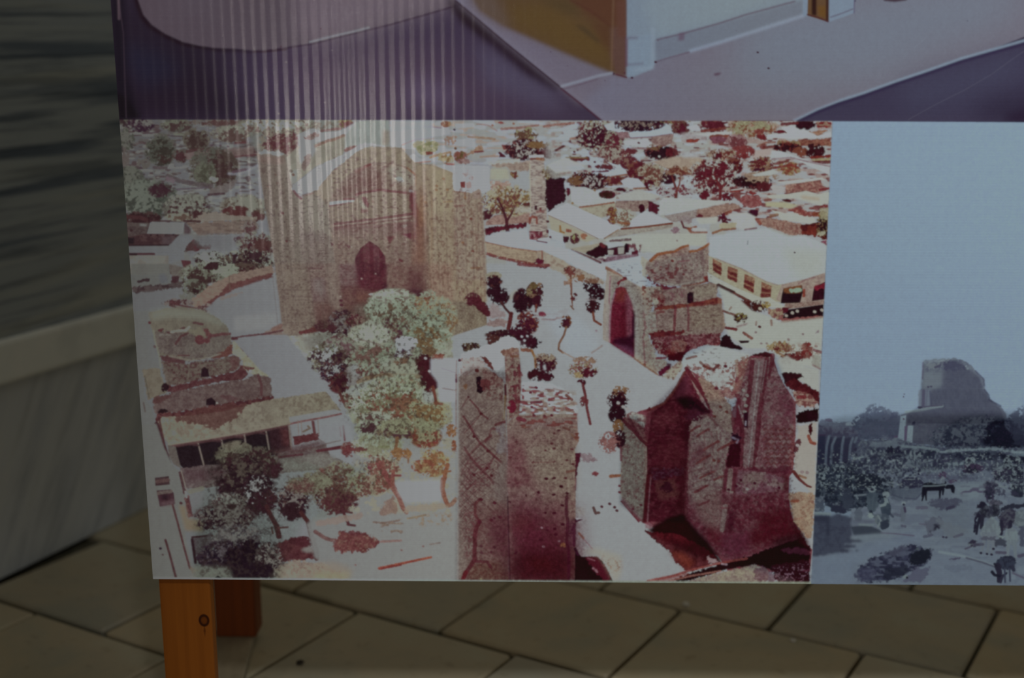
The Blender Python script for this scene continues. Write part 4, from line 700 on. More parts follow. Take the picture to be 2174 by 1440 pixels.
    P([(320, 610), (440, 565), (600, 545), (590, 595), (440, 625), (325, 650)], (92, 40, 36), rough=1.5); P([(0, 620), (110, 560), (165, 560), (180, 640), (60, 650), (0, 640)], (112, 84, 64), .8, rough=2); S([(0, 635), (60, 628)], 5, (98, 50, 48), .8)
    # courtyard lawn and trees before the portal
    P([(220, 660), (600, 600), (850, 560), (1000, 480), (1694, 420), (1694, 1440), (800, 1440), (740, 1300), (600, 1060), (420, 880)], (128, 126, 102), .85, rough=3, tex=[((140, 142, 122), 14, .5, .8), ((112, 98, 76), 9, .66, .6)])
    P([(330, 660), (640, 610), (620, 760), (420, 800)], (104, 98, 84), .8, soft=5); T(700, 540, 110, 110, [((86, 50, 48), .05, 0), ((56, 20, 34), .2, .1), ((104, 92, 84), .68, -.2)], k=120, s=5); T(560, 560, 90, 50, [((72, 30, 36), .05, 0)], k=121); T(810, 520, 80, 60, [((108, 80, 66), .1, 0), ((80, 28, 36), .45, 0)], k=122, s=4); T(680, 690, 80, 40, [((92, 50, 50), .2, 0)], k=123, s=4)
    P([(940, 400), (980, 390), (990, 490), (960, 500), (940, 450)], (72, 26, 34), rough=1.5)
    gl = (128, 132, 108); gm = (112, 114, 90); gd = (98, 76, 56); gr = (92, 46, 44)
    T(1170, 410, 210, 150, [(gm, -.05, 0), (gl, .2, -.2), ((140, 146, 122), .5, -.3), (gd, .62, .3)], k=124, s=8)
    T(1100, 430, 120, 110, [(gl, .1, 0), ((138, 144, 120), .45, 0), (gd, .62, .2)], k=125, s=7); T(1480, 370, 130, 110, [(gl, .1, 0), ((128, 108, 74), .4, .3), ((122, 70, 48), .66, .3)], k=126, s=6)
    T(1560, 500, 150, 170, [((134, 126, 96), .0, 0), ((116, 86, 56), .4, .1), (gl, .5, -.3)], k=127, s=6); T(1250, 640, 230, 190, [(gl, .0, 0), (gm, .35, .1), ((104, 78, 62), .55, .2), ((80, 40, 48), .72, .3)], k=128, s=6)
    T(1470, 650, 190, 130, [(gl, .0, 0), ((136, 142, 118), .4, -.2), (gm, .45, .2), ((108, 82, 52), .66, .2)], k=129, s=6); T(1230, 760, 110, 70, [((112, 98, 82), .1, 0), ((72, 44, 56), .45, .1), ((154, 154, 150), .62, -.1)], k=130, s=5); T(1280, 710, 90, 50, [((156, 156, 152), .25, 0)], k=131, s=4)
    T(920, 760, 220, 130, [(gl, .0, 0), (gm, .3, .1), ((104, 72, 60), .6, .1)], k=132, s=6); T(960, 640, 160, 90, [((138, 136, 112), .05, 0), ((146, 146, 126), .4, 0)], k=133, s=8); T(650, 750, 170, 70, [((120, 116, 96), .1, 0), ((104, 72, 70), .55, .2)], k=134, s=6); S([(850, 680), (950, 700), (1050, 730)], 3, (112, 78, 74), .6)
    T(560, 850, 140, 110, [((112, 110, 88), .0, 0), ((84, 70, 50), .3, .1), ((60, 34, 42), .5, .2), ((140, 140, 130), .66, -.3)], k=135, s=5); T(700, 860, 80, 70, [((80, 56, 48), .05, 0), ((56, 22, 34), .4, .1)], k=136, s=5); T(620, 970, 110, 80, [((80, 44, 44), .05, 0), ((50, 20, 36), .3, .1), ((132, 130, 122), .68, 0)], k=137, s=4); T(680, 1070, 85, 80, [((82, 34, 34), .05, 0), ((58, 18, 28), .3, 0)], k=138, s=4)
    P([(740, 940), (830, 900), (880, 960), (900, 1030), (830, 1090), (760, 1110)], (118, 108, 102), .8, rough=2); P([(770, 910), (860, 900), (860, 1000), (810, 1010)], (132, 132, 124), .8, soft=3); S([(660, 1110), (690, 1180), (740, 1290)], 7, (82, 38, 36), w1=5, rough=.4); T(760, 1230, 70, 50, [((96, 50, 40), .2, 0)], k=139, s=4); P([(730, 1285), (790, 1280), (780, 1305), (740, 1310)], (104, 50, 38), rough=1)
    T(960, 960, 110, 70, [((112, 88, 62), .1, 0), ((92, 50, 48), .5, .2), (gl, .6, -.3)], k=140, s=5); S([(850, 1060), (960, 1020), (1100, 1000), (1390, 1010)], 9, (118, 92, 62), .8, rough=1.2, k=4); P([(1130, 900), (1300, 890), (1390, 900), (1390, 1000), (1150, 990)], (142, 140, 114), .7, soft=4); T(1230, 880, 60, 36, [((112, 80, 58), .2, 0)], k=141)
    T(1050, 1120, 90, 60, [((124, 90, 60), .05, 0), ((108, 56, 44), .4, .1)], k=142, s=5); P([(740, 1130), (1000, 1040), (1040, 1080), (960, 1160), (820, 1200), (740, 1160)], (134, 134, 124), .8, rough=2)
    T(1220, 1100, 230, 90, [((138, 140, 114), .0, 0), ((126, 124, 94), .4, .1), ((118, 82, 60), .68, .2)], k=143, s=6)
    T(1150, 1290, 330, 190, [((132, 134, 106), -.05, 0), ((146, 150, 126), .35, -.2), ((112, 106, 76), .5, .1), ((112, 66, 48), .68, .2)], k=144, s=6); T(1300, 1280, 130, 60, [((116, 76, 52), .3, 0)], k=145, s=4); T(1480, 1350, 170, 120, [((134, 130, 96), .0, 0), ((116, 86, 52), .4, .2)], k=146, s=6); T(1000, 1400, 130, 60, [((140, 142, 120), .1, 0), ((88, 56, 50), .55, .2)], k=147, s=5)
    P([(1420, 1140), (1500, 1130), (1560, 1200), (1520, 1260), (1440, 1240)], (144, 144, 134), .9, soft=3); P([(1600, 860), (1694, 850), (1694, 1120), (1590, 1130), (1520, 960)], (148, 148, 146), .95, soft=2); P([(1540, 880), (1640, 870), (1600, 1000), (1540, 960)], (150, 148, 144), .8, soft=2)
    # dark cypress
    T(1450, 900, 75, 90, [((72, 26, 30), .0, 0), ((54, 16, 24), .3, 0)], k=148, s=5); T(1510, 1030, 85, 105, [((82, 28, 30), .0, 0), ((58, 16, 26), .3, .1)], k=149, s=5, ang=20); P([(1395, 830), (1490, 820), (1520, 920), (1570, 1040), (1590, 1080), (1550, 1120), (1470, 1100), (1400, 1000), (1385, 900)], (66, 20, 28), .85, rough=3); T(1480, 790, 60, 40, [((96, 72, 48), .1, 0)], k=150, s=4); D([(1490, 965), (1455, 850)], 5, (146, 140, 134)); S([(1520, 1110), (1540, 1190), (1550, 1260)], 7, (104, 52, 38), w1=6); S([(1540, 1250), (1600, 1262)], 6, (112, 62, 42), .9); T(1580, 850, 60, 36, [((118, 66, 50), .25, 0)], k=151, s=4)
    # ---------------- left domed building (wall, drum, terraces)
    at(260, 560)
    P([(80, 0), (420, 0), (440, 180), (300, 210), (80, 210)], (.70, .70, .60), .8); P([(130, 150), (250, 125), (250, 155), (140, 170)], (52, 34, 34), rough=1); P([(325, 100), (380, 85), (420, 170), (340, 180)], (84, 84, 80), soft=2); P([(440, 110), (510, 100), (510, 180), (440, 180)], (62, 34, 36), rough=1); P([(420, 0), (560, 30), (550, 120), (440, 110)], (90, 82, 68), .8, rough=1)
    P([(80, 210), (420, 180), (540, 150), (540, 210), (300, 245), (95, 270)], (70, 56, 50), rough=1.5, tex=[((50, 30, 32), 7, .55, .8)])
    P([(550, 0), (610, 0), (615, 85), (570, 80)], (74, 34, 34)); P([(610, 0), (680, 0), (680, 80), (620, 90)], (.78, .80, .78)); P([(670, 0), (695, 0), (710, 70), (690, 75)], (62, 28, 30))
    P([(95, 275), (540, 215), (740, 180), (640, 330), (480, 380), (200, 400), (90, 430)], (.80, .80, .80), .9, soft=1)
    T(760, 120, 210, 110, [((106, 110, 86), .0, 0), ((88, 86, 64), .35, .1), ((58, 34, 30), .62, .2)], k=152, s=6); T(820, 20, 110, 30, [((52, 24, 26), .1, 0)], k=153); T(1080, 50, 130, 45, [((72, 54, 40), .0, 0), ((62, 28, 28), .4, .3)], k=154, s=5); T(640, 210, 90, 60, [((88, 90, 68), .0, 0), ((62, 46, 36), .45, .3)], k=155, s=5); T(650, 250, 36, 26, [((46, 24, 24), .1, 0)], k=156); T(580, 300, 60, 40, [((92, 90, 74), .2, 0)], k=157); P([(770, 180), (825, 170), (810, 195), (775, 198)], (126, 126, 118), soft=1); T(950, 70, 120, 60, [((110, 114, 88), .2, 0)], k=158, s=5)
    P([(600, 340), (760, 210), (960, 105), (1340, 10), (1370, 100), (1200, 160), (1000, 235), (860, 300), (740, 400), (640, 390)], (116, 94, 72), rough=1.5, tex=[((104, 80, 62), (6, 3), .58, .6)]); P([(960, 180), (1360, 75), (1365, 110), (1180, 185), (1000, 235), (850, 320), (740, 395), (700, 390), (860, 280)], (86, 36, 34), .85, rough=2); S([(960, 110), (965, 230)], 2.5, (92, 70, 52), .7)
    T(500, 355, 120, 36, [((98, 86, 74), .1, 0), ((72, 38, 36), .5, .1)], k=159, s=5); S([(440, 350), (560, 385), (740, 410)], 4, (78, 40, 38), .9, rough=.8); T(770, 400, 80, 40, [((110, 98, 82), .2, 0), ((78, 42, 40), .6, 0)], k=160, s=4)
    P([(860, 320), (1000, 240), (1200, 165), (1370, 130), (1410, 330), (1410, 560), (1300, 600), (1000, 640), (960, 540), (740, 410)], (.80, .80, .79), soft=1); P([(870, 300), (1080, 250), (1080, 265), (880, 340)], (112, 96, 80), .7, rough=1); S([(1040, 480), (1380, 440)], 3, (112, 108, 100), .6, soft=1); P([(1000, 480), (1400, 450), (1400, 540), (1280, 590), (1010, 610)], (122, 120, 108), .5, soft=4); S([(1360, 590), (1420, 560)], 10, (112, 76, 58), .8, rough=.8)
    S([(990, 672), (1100, 650), (1280, 632), (1440, 600)], 4, (82, 42, 42), .9, rough=.8); S([(990, 672), (1025, 675)], 7, (74, 32, 34))
    P([(90, 430), (240, 420), (260, 620), (330, 930), (180, 960), (200, 1200), (260, 1300), (300, 1440), (160, 1440)], (.80, .80, .72), .9, soft=1); P([(180, 950), (330, 935), (400, 1160), (260, 1210), (230, 1230)], (98, 88, 64), .9, rough=1, tex=[((88, 76, 54), 8, .55, .6)]); S([(200, 1010), (240, 1200)], 3, (70, 62, 44), .6); S([(190, 1250), (205, 1330)], 3, (72, 50, 40), .7)
    # dome stump
    P([(240, 440), (320, 425), (380, 400), (540, 390), (720, 420), (840, 480), (940, 560), (970, 640), (985, 720), (900, 800), (700, 860), (560, 870), (420, 830), (330, 830), (290, 700), (255, 560)], (96, 88, 66), rough=1, tex=[((86, 76, 58), 10, .5, .5)]); P([(250, 430), (400, 400), (720, 425), (930, 540), (900, 560), (700, 500), (420, 480), (260, 520)], (104, 104, 82), .8, soft=5)
    P([(290, 620), (480, 610), (590, 640), (960, 640), (985, 720), (880, 800), (640, 860), (420, 820), (330, 800)], (84, 70, 58), .9, rough=3, tex=[((74, 56, 50), 5, .5, .6), ((98, 88, 72), 7, .62, .6)]); P([(580, 690), (960, 650), (970, 740), (760, 820), (580, 790)], (92, 82, 66), .8, soft=4); K([(290, 620), (960, 640), (960, 800), (420, 820)], (74, 60, 52), (3.2, 3.2), .7, .5, k=24)
    for q in (((330, 600), (360, 590)), ((410, 625), (490, 610), (555, 575)), ((480, 720), (530, 650), (590, 625)), ((640, 530), (720, 545))): S(q, 5, (76, 40, 38), .9, rough=.8)
    P([(310, 640), (400, 630), (460, 650), (330, 655)], (104, 100, 82), .7, rough=2); S([(440, 615), (520, 600), (570, 600), (600, 570)], 6, (116, 114, 92), .8, rough=.8); P([(600, 600), (700, 570), (760, 660), (720, 680), (640, 640)], (100, 92, 66), .9, rough=2)
    P([(640, 670), (700, 640), (740, 670), (780, 680), (780, 710), (680, 720)], (84, 40, 38), rough=2); P([(705, 575), (780, 590), (800, 640), (780, 690), (760, 660), (740, 610)], (88, 48, 42), rough=2); S([(790, 650), (880, 635), (965, 630)], 6, (84, 42, 40), .9, rough=1.2); D([(245, 530), (345, 600), (290, 745)], 5, (80, 36, 34)); S([(280, 600), (295, 700), (330, 820), (345, 930)], 4, (104, 104, 80), .7, rough=.6)
    P([(330, 830), (480, 830), (580, 870), (560, 900), (420, 900), (350, 870)], (74, 34, 32), .9, rough=2); P([(780, 850), (880, 800), (960, 740), (1000, 720), (990, 800), (960, 830), (860, 860)], (88, 48, 36), rough=2); S([(420, 830), (600, 870), (780, 845), (880, 810)], 4, (104, 96, 74), .7); S([(500, 825), (600, 825)], 3, (76, 34, 34), .8)
    P([(350, 880), (560, 900), (860, 860), (1000, 820), (1070, 870), (1050, 950), (980, 980), (740, 1030), (480, 1100), (390, 1090)], (86, 72, 56), rough=1.5, tex=[((76, 58, 48), 5, .55, .6), ((96, 84, 66), 9, .6, .5)])
    K([(350, 880), (1050, 850), (1050, 960), (480, 1100)], (72, 34, 34), 4, .66, .8, k=25); P([(705, 1020), (712, 945), (740, 930), (772, 950), (782, 1015)], (40, 18, 24)); P([(960, 820), (1060, 840), (1040, 960), (980, 970)], (86, 46, 42), .6, rough=3)
    P([(390, 1100), (500, 1090), (760, 1030), (1000, 970), (1090, 900), (1130, 980), (1090, 1050), (900, 1060), (700, 1100), (470, 1160), (400, 1150)], (72, 32, 32), rough=2, tex=[((84, 48, 42), 6, .58, .7)]); T(385, 1115, 30, 36, [((40, 18, 22), .0, 0)], k=161)
    P([(1000, 700), (1060, 690), (1200, 860), (1260, 960), (1320, 1020), (1200, 1000), (1100, 960), (1070, 850), (990, 800)], (122, 120, 88), rough=2, tex=[((108, 100, 70), 7, .55, .6)]); P([(1050, 735), (1160, 790), (1200, 870), (1130, 840)], (84, 40, 36), rough=2); P([(1090, 930), (1190, 940), (1130, 970)], (90, 50, 42), rough=1); S([(1060, 920), (1180, 940)], 4, (88, 46, 40), .8); D([(1240, 1020), (1150, 965)], 5, (130, 126, 108))
    P([(270, 1240), (300, 1200), (470, 1160), (700, 1100), (1090, 1040), (1210, 995), (1330, 1030), (1350, 1200), (1200, 1230), (860, 1280), (500, 1340), (300, 1360)], (86, 66, 56), rough=1.5, tex=[((76, 54, 48), 5, .5, .6), ((96, 80, 68), 8, .64, .5)]); S([(1220, 1000), (1250, 1090), (1250, 1180)], 6, (76, 34, 34), .8, rough=.8); P([(270, 1230), (300, 1195), (460, 1165), (440, 1200), (290, 1270)], (74, 40, 34), .8, rough=2); P([(850, 1180), (1000, 1190), (1080, 1220), (950, 1240)], (80, 44, 42), .6, rough=2)
    P([(750, 1270), (755, 1220), (800, 1200), (840, 1240), (835, 1280)], (36, 16, 22)); D([(852, 1252)], 4, (118, 112, 96)); T(370, 1340, 42, 32, [((36, 18, 20), .0, 0)], k=162)
    P([(300, 1350), (500, 1330), (850, 1270), (1150, 1220), (1360, 1190), (1360, 1250), (1200, 1280), (1160, 1340), (900, 1400), (700, 1420), (500, 1440), (310, 1440)], (72, 30, 30), rough=2.5, tex=[((88, 48, 40), 7, .58, .7), ((58, 20, 24), 9, .66, .7)])
    P([(1150, 1280), (1694, 1190), (1694, 1400), (1480, 1440), (1000, 1440)], (116, 106, 80), rough=1.5, tex=[((122, 118, 94), 14, .5, .6)])
    P([(1000, 690), (1300, 640), (1480, 640), (1600, 800), (1694, 930), (1694, 1190), (1370, 1220), (1340, 1020), (1240, 960)], (.80, .80, .80), soft=1)
    P([(210, 660), (270, 640), (330, 900), (250, 900)], (.80, .80, .76), .6, soft=3)
    # verandah with posts
    at(290, 900)
    P([(180, 0), (230, -60), (520, -80), (760, -110), (1150, -210), (1700, -290), (1850, -110), (1690, -60), (1380, 10), (1000, 80), (640, 140), (290, 190)], (108, 98, 74), rough=1, tex=[((118, 110, 84), 12, .5, .6), ((92, 76, 56), 8, .66, .5)]); P([(300, -30), (520, -130), (760, -170), (1000, -180), (880, -40), (700, 50), (600, 10), (420, -20)], (80, 42, 34), .85, rough=4, rs=8)
    P([(1370, -60), (1780, -130), (1860, -110), (1880, 100), (1700, 160), (1640, 140), (1400, 130)], (.80, .82, .80), .9); S([(1360, 5), (1500, -25), (1700, -60), (1840, -90)], 4, (104, 56, 50), .9); P([(1400, 110), (1640, 80), (1640, 140), (1420, 190)], (80, 34, 34), rough=1)
    for x in (1580, 1590): S([(x, -20), (x + 20, 110)], 4, (84, 42, 40), .9)
    for x in (1630, 1450, 1480): S([(x, -30), (x + 8, 90)], 2, (110, 88, 70), .7)
    S([(1500, 70), (1560, 40), (1540, 20)], 4, (96, 70, 40), .8)
    P([(350, 200), (560, 165), (960, 100), (1360, 15), (1400, 230), (1200, 290), (760, 370), (440, 420), (390, 370)], (32, 18, 22)); P([(1190, 60), (1370, 20), (1400, 230), (1210, 260)], (48, 22, 26), .9, soft=2); P([(1290, 30), (1370, 20), (1390, 190), (1320, 200)], (78, 36, 34), .8, soft=4)
    P([(290, 190), (640, 135), (1000, 75), (1360, -2), (1362, 22), (1000, 105), (640, 165), (350, 208)], (84, 50, 44), .9); S([(290, 186), (640, 132), (1000, 70), (1380, -6)], 4, (112, 102, 78)); 
    for x0, y0, x1, y1 in ((555, 180, 605, 370), (765, 150, 800, 330), (970, 100, 990, 240), (1165, 70, 1200, 280), (1370, 20, 1395, 245)):
        S([(x0, y0), (x1, y1)], 3.5, (104, 90, 74), .95)
    for x0, x1, y in ((370, 560, 190), (575, 765, 155), (780, 965, 122), (985, 1160, 85), (1180, 1360, 45)):
        S([(x0, y + 14), ((x0 + x1) / 2, y - 6), (x1, y + 4)], 4, (64, 36, 36), .8)
    P([(280, 190), (350, 205), (400, 400), (330, 360), (290, 280)], (82, 72, 60)); S([(180, 0), (240, 180), (300, 350)], 9, (58, 24, 28), w1=6, rough=.3); S([(200, -60), (250, 190)], 5, (66, 30, 30), .9)
    P([(390, 400), (760, 360), (1200, 290), (1420, 240), (1700, 180), (1750, 300), (1850, 330), (1840, 410), (1400, 430), (1100, 490), (780, 560), (560, 580), (440, 580)], (84, 70, 62), rough=1, tex=[((96, 82, 72), 12, .5, .6), ((70, 46, 46), 9, .6, .5)]); P([(420, 420), (760, 380), (780, 470), (640, 520), (450, 520)], (70, 44, 44), .8, soft=4); P([(1300, 320), (1694, 260), (1840, 330), (1840, 400), (1500, 430), (1300, 420)], (104, 98, 84), .9, soft=3); P([(1220, 250), (1420, 200), (1640, 150), (1690, 180), (1500, 250), (1240, 290)], (80, 50, 46), .8, soft=3)
    S([(1280, 300), (1490, 275)], 5, (76, 32, 36), .9, rough=.4); P([(1610, 235), (1830, 195), (1850, 205), (1850, 225), (1620, 258)], (80, 32, 36)); S([(1840, 205), (1890, 290)], 5, (84, 40, 40), .9); S([(1640, 140), (1700, 180), (1830, 150)], 3, (96, 76, 66), .6)
    # yard, roof on the left edge
    P([(40, 0), (180, 0), (250, 220), (330, 380), (400, 440), (430, 620), (470, 640), (480, 850), (420, 760), (440, 1000), (500, 1300), (480, 1395), (130, 1395)], (.80, .80, .70), soft=1)
    P([(165, 485), (290, 470), (300, 545), (170, 558)], (56, 34, 34)); S([(185, 520), (285, 505)], 8, (80, 56, 48), .8, rough=.5); P([(180, 600), (310, 590), (335, 625), (345, 720), (210, 745), (190, 650)], (60, 32, 36)); S([(195, 625), (310, 608)], 7, (84, 70, 58), .9, rough=.3); P([(220, 640), (290, 635), (280, 690), (230, 680)], (38, 18, 24), .9, soft=2); P([(220, 700), (340, 680), (345, 730), (215, 745)], (80, 56, 54), .7, soft=2)
    S([(325, 730), (370, 890), (430, 1120), (480, 1300)], 4.5, (70, 34, 32), .95, rough=.3); P([(480, 1300), (490, 1285), (560, 1320), (500, 1350)], (88, 74, 56), rough=1); S([(260, 1045), (300, 1180), (355, 1385)], 5, (62, 28, 28), .95); D([(215, 1120)], 4.5, (40, 22, 36)); D([(235, 1175)], 3, (66, 42, 40))
    S([(390, 440), (410, 520), (430, 620), (440, 600)], 6, (66, 32, 32), .9, rough=.6); S([(400, 420), (450, 600)], 2.5, (110, 100, 80), .7); P([(430, 660), (475, 640), (510, 830), (465, 845)], (76, 40, 38), rough=1, tex=[((92, 60, 50), 5, .55, .6)]); D([(400, 712)], 5, (60, 28, 30)); S([(440, 610), (450, 660)], 4, (118, 116, 104)); P([(380, 730), (440, 740), (460, 850), (600, 870), (600, 970), (440, 960)], (104, 88, 58), .9, soft=3)
    P([(480, 620), (600, 590), (800, 570), (840, 640), (700, 760), (600, 780), (560, 830), (510, 820)], (.80, .80, .78), .95, soft=1); S([(480, 610), (590, 580)], 10, (98, 94, 72), .8, rough=.8)
    P([(1120, 510), (1300, 450), (1694, 410), (1694, 1030), (1400, 1040), (1200, 1100), (1060, 1080), (1000, 900), (960, 740), (1180, 740)], (.80, .80, .80), soft=1)
    P([(500, 1020), (700, 1000), (720, 1100), (640, 1150), (530, 1180)], (72, 62, 60)); S([(500, 1020), (680, 1002)], 4, (50, 24, 26)); S([(500, 1040), (530, 1250)], 6, (42, 18, 24)); P([(520, 1170), (760, 1120), (860, 1250), (700, 1290), (560, 1280)], (60, 34, 44), rough=3, tex=[((40, 20, 34), 7, .55, .8), ((90, 66, 70), 5, .68, .7)])
    # near trees
    d0 = (40, 16, 24); d1 = (56, 26, 30)
    T(920, 290, 170, 110, [((84, 74, 54), .0, 0), ((98, 90, 66), .35, -.2), ((62, 42, 34), .5, .4)], k=170, s=6); T(1120, 330, 140, 100, [((80, 68, 52), .05, 0), ((58, 28, 30), .35, .2)], k=171, s=6); T(1230, 420, 90, 60, [((58, 24, 30), .1, 0)], k=172, s=5)
    T(950, 500, 200, 190, [(d1, -.05, 0), (d0, .15, .1), ((76, 60, 48), .68, -.4)], k=173, s=7); T(1080, 620, 150, 140, [((50, 20, 28), -.05, 0), (d0, .25, 0), ((124, 118, 110), .86, 0)], k=174, s=5); T(1130, 720, 110, 90, [((52, 20, 28), .0, 0)], k=175, s=5); D([(1045, 525), (1070, 540), (1020, 648), (988, 690), (1045, 712), (1090, 590)], 3.5, (122, 116, 108))
    S([(1170, 740), (1210, 830), (1260, 920), (1280, 1010)], 9, (66, 28, 28), w1=12, rough=.4); S([(1280, 935), (1360, 930)], 4, (72, 40, 34)); S([(1215, 930), (1225, 985)], 4, (74, 46, 36)); T(1210, 660, 50, 60, [((60, 28, 30), .25, 0)], k=176, s=4)
    P([(1250, 1080), (1380, 1030), (1540, 1010), (1580, 1140), (1620, 1200), (1500, 1230), (1300, 1240), (1230, 1160)], (78, 34, 34), rough=3, tex=[((66, 22, 28), 8, .55, .6)]); P([(1480, 1130), (1560, 1090), (1590, 1160), (1500, 1150)], (110, 104, 92), .9, soft=2); T(1500, 1060, 110, 40, [((70, 26, 30), .1, 0)], k=177, s=5)
    T(1400, 700, 130, 130, [((76, 46, 42), .1, 0), ((48, 18, 28), .3, .2), ((108, 94, 84), .66, -.3)], k=178, s=5); T(1400, 790, 80, 70, [((48, 20, 26), .0, 0)], k=179, s=5); T(1500, 560, 140, 66, [((98, 88, 66), .1, 0), ((76, 44, 40), .45, .2)], k=180, s=5); S([(1480, 800), (1540, 880), (1570, 1000), (1610, 1120), (1620, 1210)], 9, (70, 30, 28), w1=11, rough=.5); T(1620, 500, 110, 70, [((108, 98, 74), .15, 0), ((84, 50, 42), .55, .2)], k=181, s=5)
    T(830, 700, 140, 70, [((92, 82, 70), .1, 0), ((70, 46, 44), .45, .2), ((114, 108, 94), .66, -.2)], k=182, s=4); T(790, 850, 230, 110, [((72, 48, 46), .0, 0), ((44, 18, 28), .3, .2), ((98, 86, 76), .62, -.3)], k=183, s=5); T(840, 740, 50, 24, [((52, 30, 30), .3, 0)], k=184)
    T(900, 1040, 210, 110, [((84, 74, 70), .0, 0), ((66, 52, 56), .35, .2), ((106, 96, 88), .55, -.3)], k=185, s=5); T(830, 1180, 230, 110, [((56, 34, 44), .0, 0), ((36, 18, 32), .3, .1), ((84, 68, 70), .68, -.2)], k=186, s=5); T(1000, 1240, 180, 170, [((44, 18, 30), -.05, 0), ((32, 12, 24), .25, 0)], k=187, s=6); T(1190, 1230, 110, 140, [((72, 58, 54), .05, 0), ((48, 20, 28), .35, 0), ((112, 98, 88), .62, 0)], k=188, s=4)
    P([(850, 1280), (1000, 1250), (1220, 1260), (1240, 1390), (880, 1390)], (36, 14, 26), rough=3)
    P([(500, 1280), (830, 1290), (860, 1395), (490, 1395)], (108, 102, 84), .7, soft=4); P([(700, 1385), (730, 1365), (770, 1385), (760, 1395), (705, 1395)], (30, 20, 24))
    P([(1240, 1300), (1400, 1230), (1560, 1240), (1900, 1260), (1900, 1395), (1250, 1395)], (112, 94, 76), .9, rough=3, tex=[((124, 114, 92), 10, .5, .7)]); K([(1280, 1270), (1694, 1240), (1694, 1340), (1300, 1360)], (82, 42, 40), 5, .7, .8, k=26)
    # trees along the middle
    at(620, 900)
    P([(600, 120), (900, 60), (1470, 100), (1480, 1395), (500, 1395), (200, 1200), (130, 900), (250, 800), (480, 600)], (.80, .79, .72), .9, soft=2); K([(600, 120), (1470, 100), (1480, 800), (500, 800)], (134, 126, 96), 12, .6, .6, k=27)
    T(750, 40, 160, 70, [((124, 126, 100), .1, 0), ((80, 52, 54), .55, .2)], k=190, s=5); T(760, 190, 190, 100, [((132, 136, 112), .0, 0), ((118, 114, 84), .45, .1)], k=191, s=6); T(1020, 80, 220, 50, [((112, 96, 68), .0, 0), ((80, 46, 48), .4, .1)], k=192, s=5); T(1200, 110, 120, 90, [((112, 72, 46), .05, 0), ((112, 50, 40), .4, .1), ((128, 118, 86), .6, -.3)], k=193, s=5); T(1050, 20, 240, 60, [((126, 122, 90), .1, 0)], k=194, s=6); T(680, 40, 60, 50, [((72, 40, 44), .25, 0)], k=195, s=4)
    S([(945, 130), (940, 190), (920, 250)], 8, (112, 76, 46), w1=6); T(980, 270, 80, 50, [((126, 88, 48), .1, 0)], k=196, s=4); S([(1000, 290), (1045, 310), (1045, 350)], 4, (122, 84, 52), .8); S([(1100, 160), (1210, 200), (1330, 280)], 3, (118, 90, 56), .6); S([(780, 208), (870, 205)], 4, (106, 104, 64), .8); T(620, 230, 50, 22, [((96, 52, 44), .2, 0)], k=197, s=4); D([(770, 285)], 4, (72, 40, 34))
    T(1440, 60, 50, 50, [((124, 84, 50), .2, 0)], k=198, s=4); T(1460, 200, 22, 50, [((122, 72, 46), .2, 0)], k=199, s=4)
    S([(430, 30), (440, 110)], 3, (112, 84, 80), .8); S([(460, 20), (475, 150)], 4, (98, 56, 56), .9); S([(190, 0), (200, 90)], 4, (88, 42, 40), .9); T(510, 230, 60, 60, [((104, 66, 56), .15, 0), ((96, 42, 40), .5, 0)], k=200, s=4); P([(240, 0), (560, 0), (460, 110), (250, 130)], (.80, .80, .80), .6, soft=4)
    # left leafy tree
    T(430, 420, 110, 70, [((108, 104, 78), .1, 0), ((86, 56, 46), .5, .1)], k=201, s=5); T(310, 470, 90, 70, [((112, 104, 80), .15, 0), ((104, 60, 48), .5, 0)], k=202, s=4); T(380, 600, 170, 150, [((112, 106, 84), .3, 0), ((92, 58, 46), .4, .0), ((72, 36, 36), .55, .3)], k=203, s=5); T(440, 690, 130, 90, [((84, 48, 42), .05, 0), ((70, 26, 34), .3, .1)], k=204, s=5); T(360, 740, 110, 70, [((80, 36, 38), .2, 0)], k=205, s=4); S([(450, 760), (480, 840), (510, 905)], 7, (76, 32, 36), w1=6); S([(500, 905), (565, 915)], 5, (76, 36, 38)); S([(470, 790), (540, 800)], 4, (80, 40, 40)); S([(480, 720), (590, 680)], 4, (84, 46, 44))
    T(240, 520, 110, 60, [((112, 104, 78), .1, 0)], k=206, s=5); T(90, 560, 110, 50, [((106, 84, 66), .1, 0), ((92, 54, 46), .45, .1)], k=207, s=4)
    # middle tree with a forked trunk
    T(800, 400, 160, 120, [((130, 124, 96), .2, 0), ((112, 70, 56), .55, .1)], k=208, s=5); T(660, 550, 150, 90, [((118, 112, 84), .2, 0), ((96, 60, 48), .45, .1)], k=209, s=4); T(800, 540, 110, 80, [((124, 112, 86), .2, 0), ((108, 64, 50), .55, .1)], k=210, s=5); S([(780, 350), (820, 430), (880, 510), (920, 590)], 14, (112, 58, 50), w1=12, rough=.6); S([(910, 430), (905, 540)], 8, (116, 66, 52), rough=.5); S([(890, 465), (975, 465)], 5, (116, 60, 54)); S([(910, 580), (960, 660), (1000, 760), (1030, 795)], 11, (120, 76, 62), w1=9, rough=.6); P([(850, 690), (900, 640), (940, 720), (950, 810), (800, 820), (790, 770)], (122, 94, 76), .85, rough=3); D([(695, 395)], 6, (110, 50, 56)); P([(770, 340), (840, 335), (830, 420), (790, 410)], (112, 62, 50), .8, rough=2)
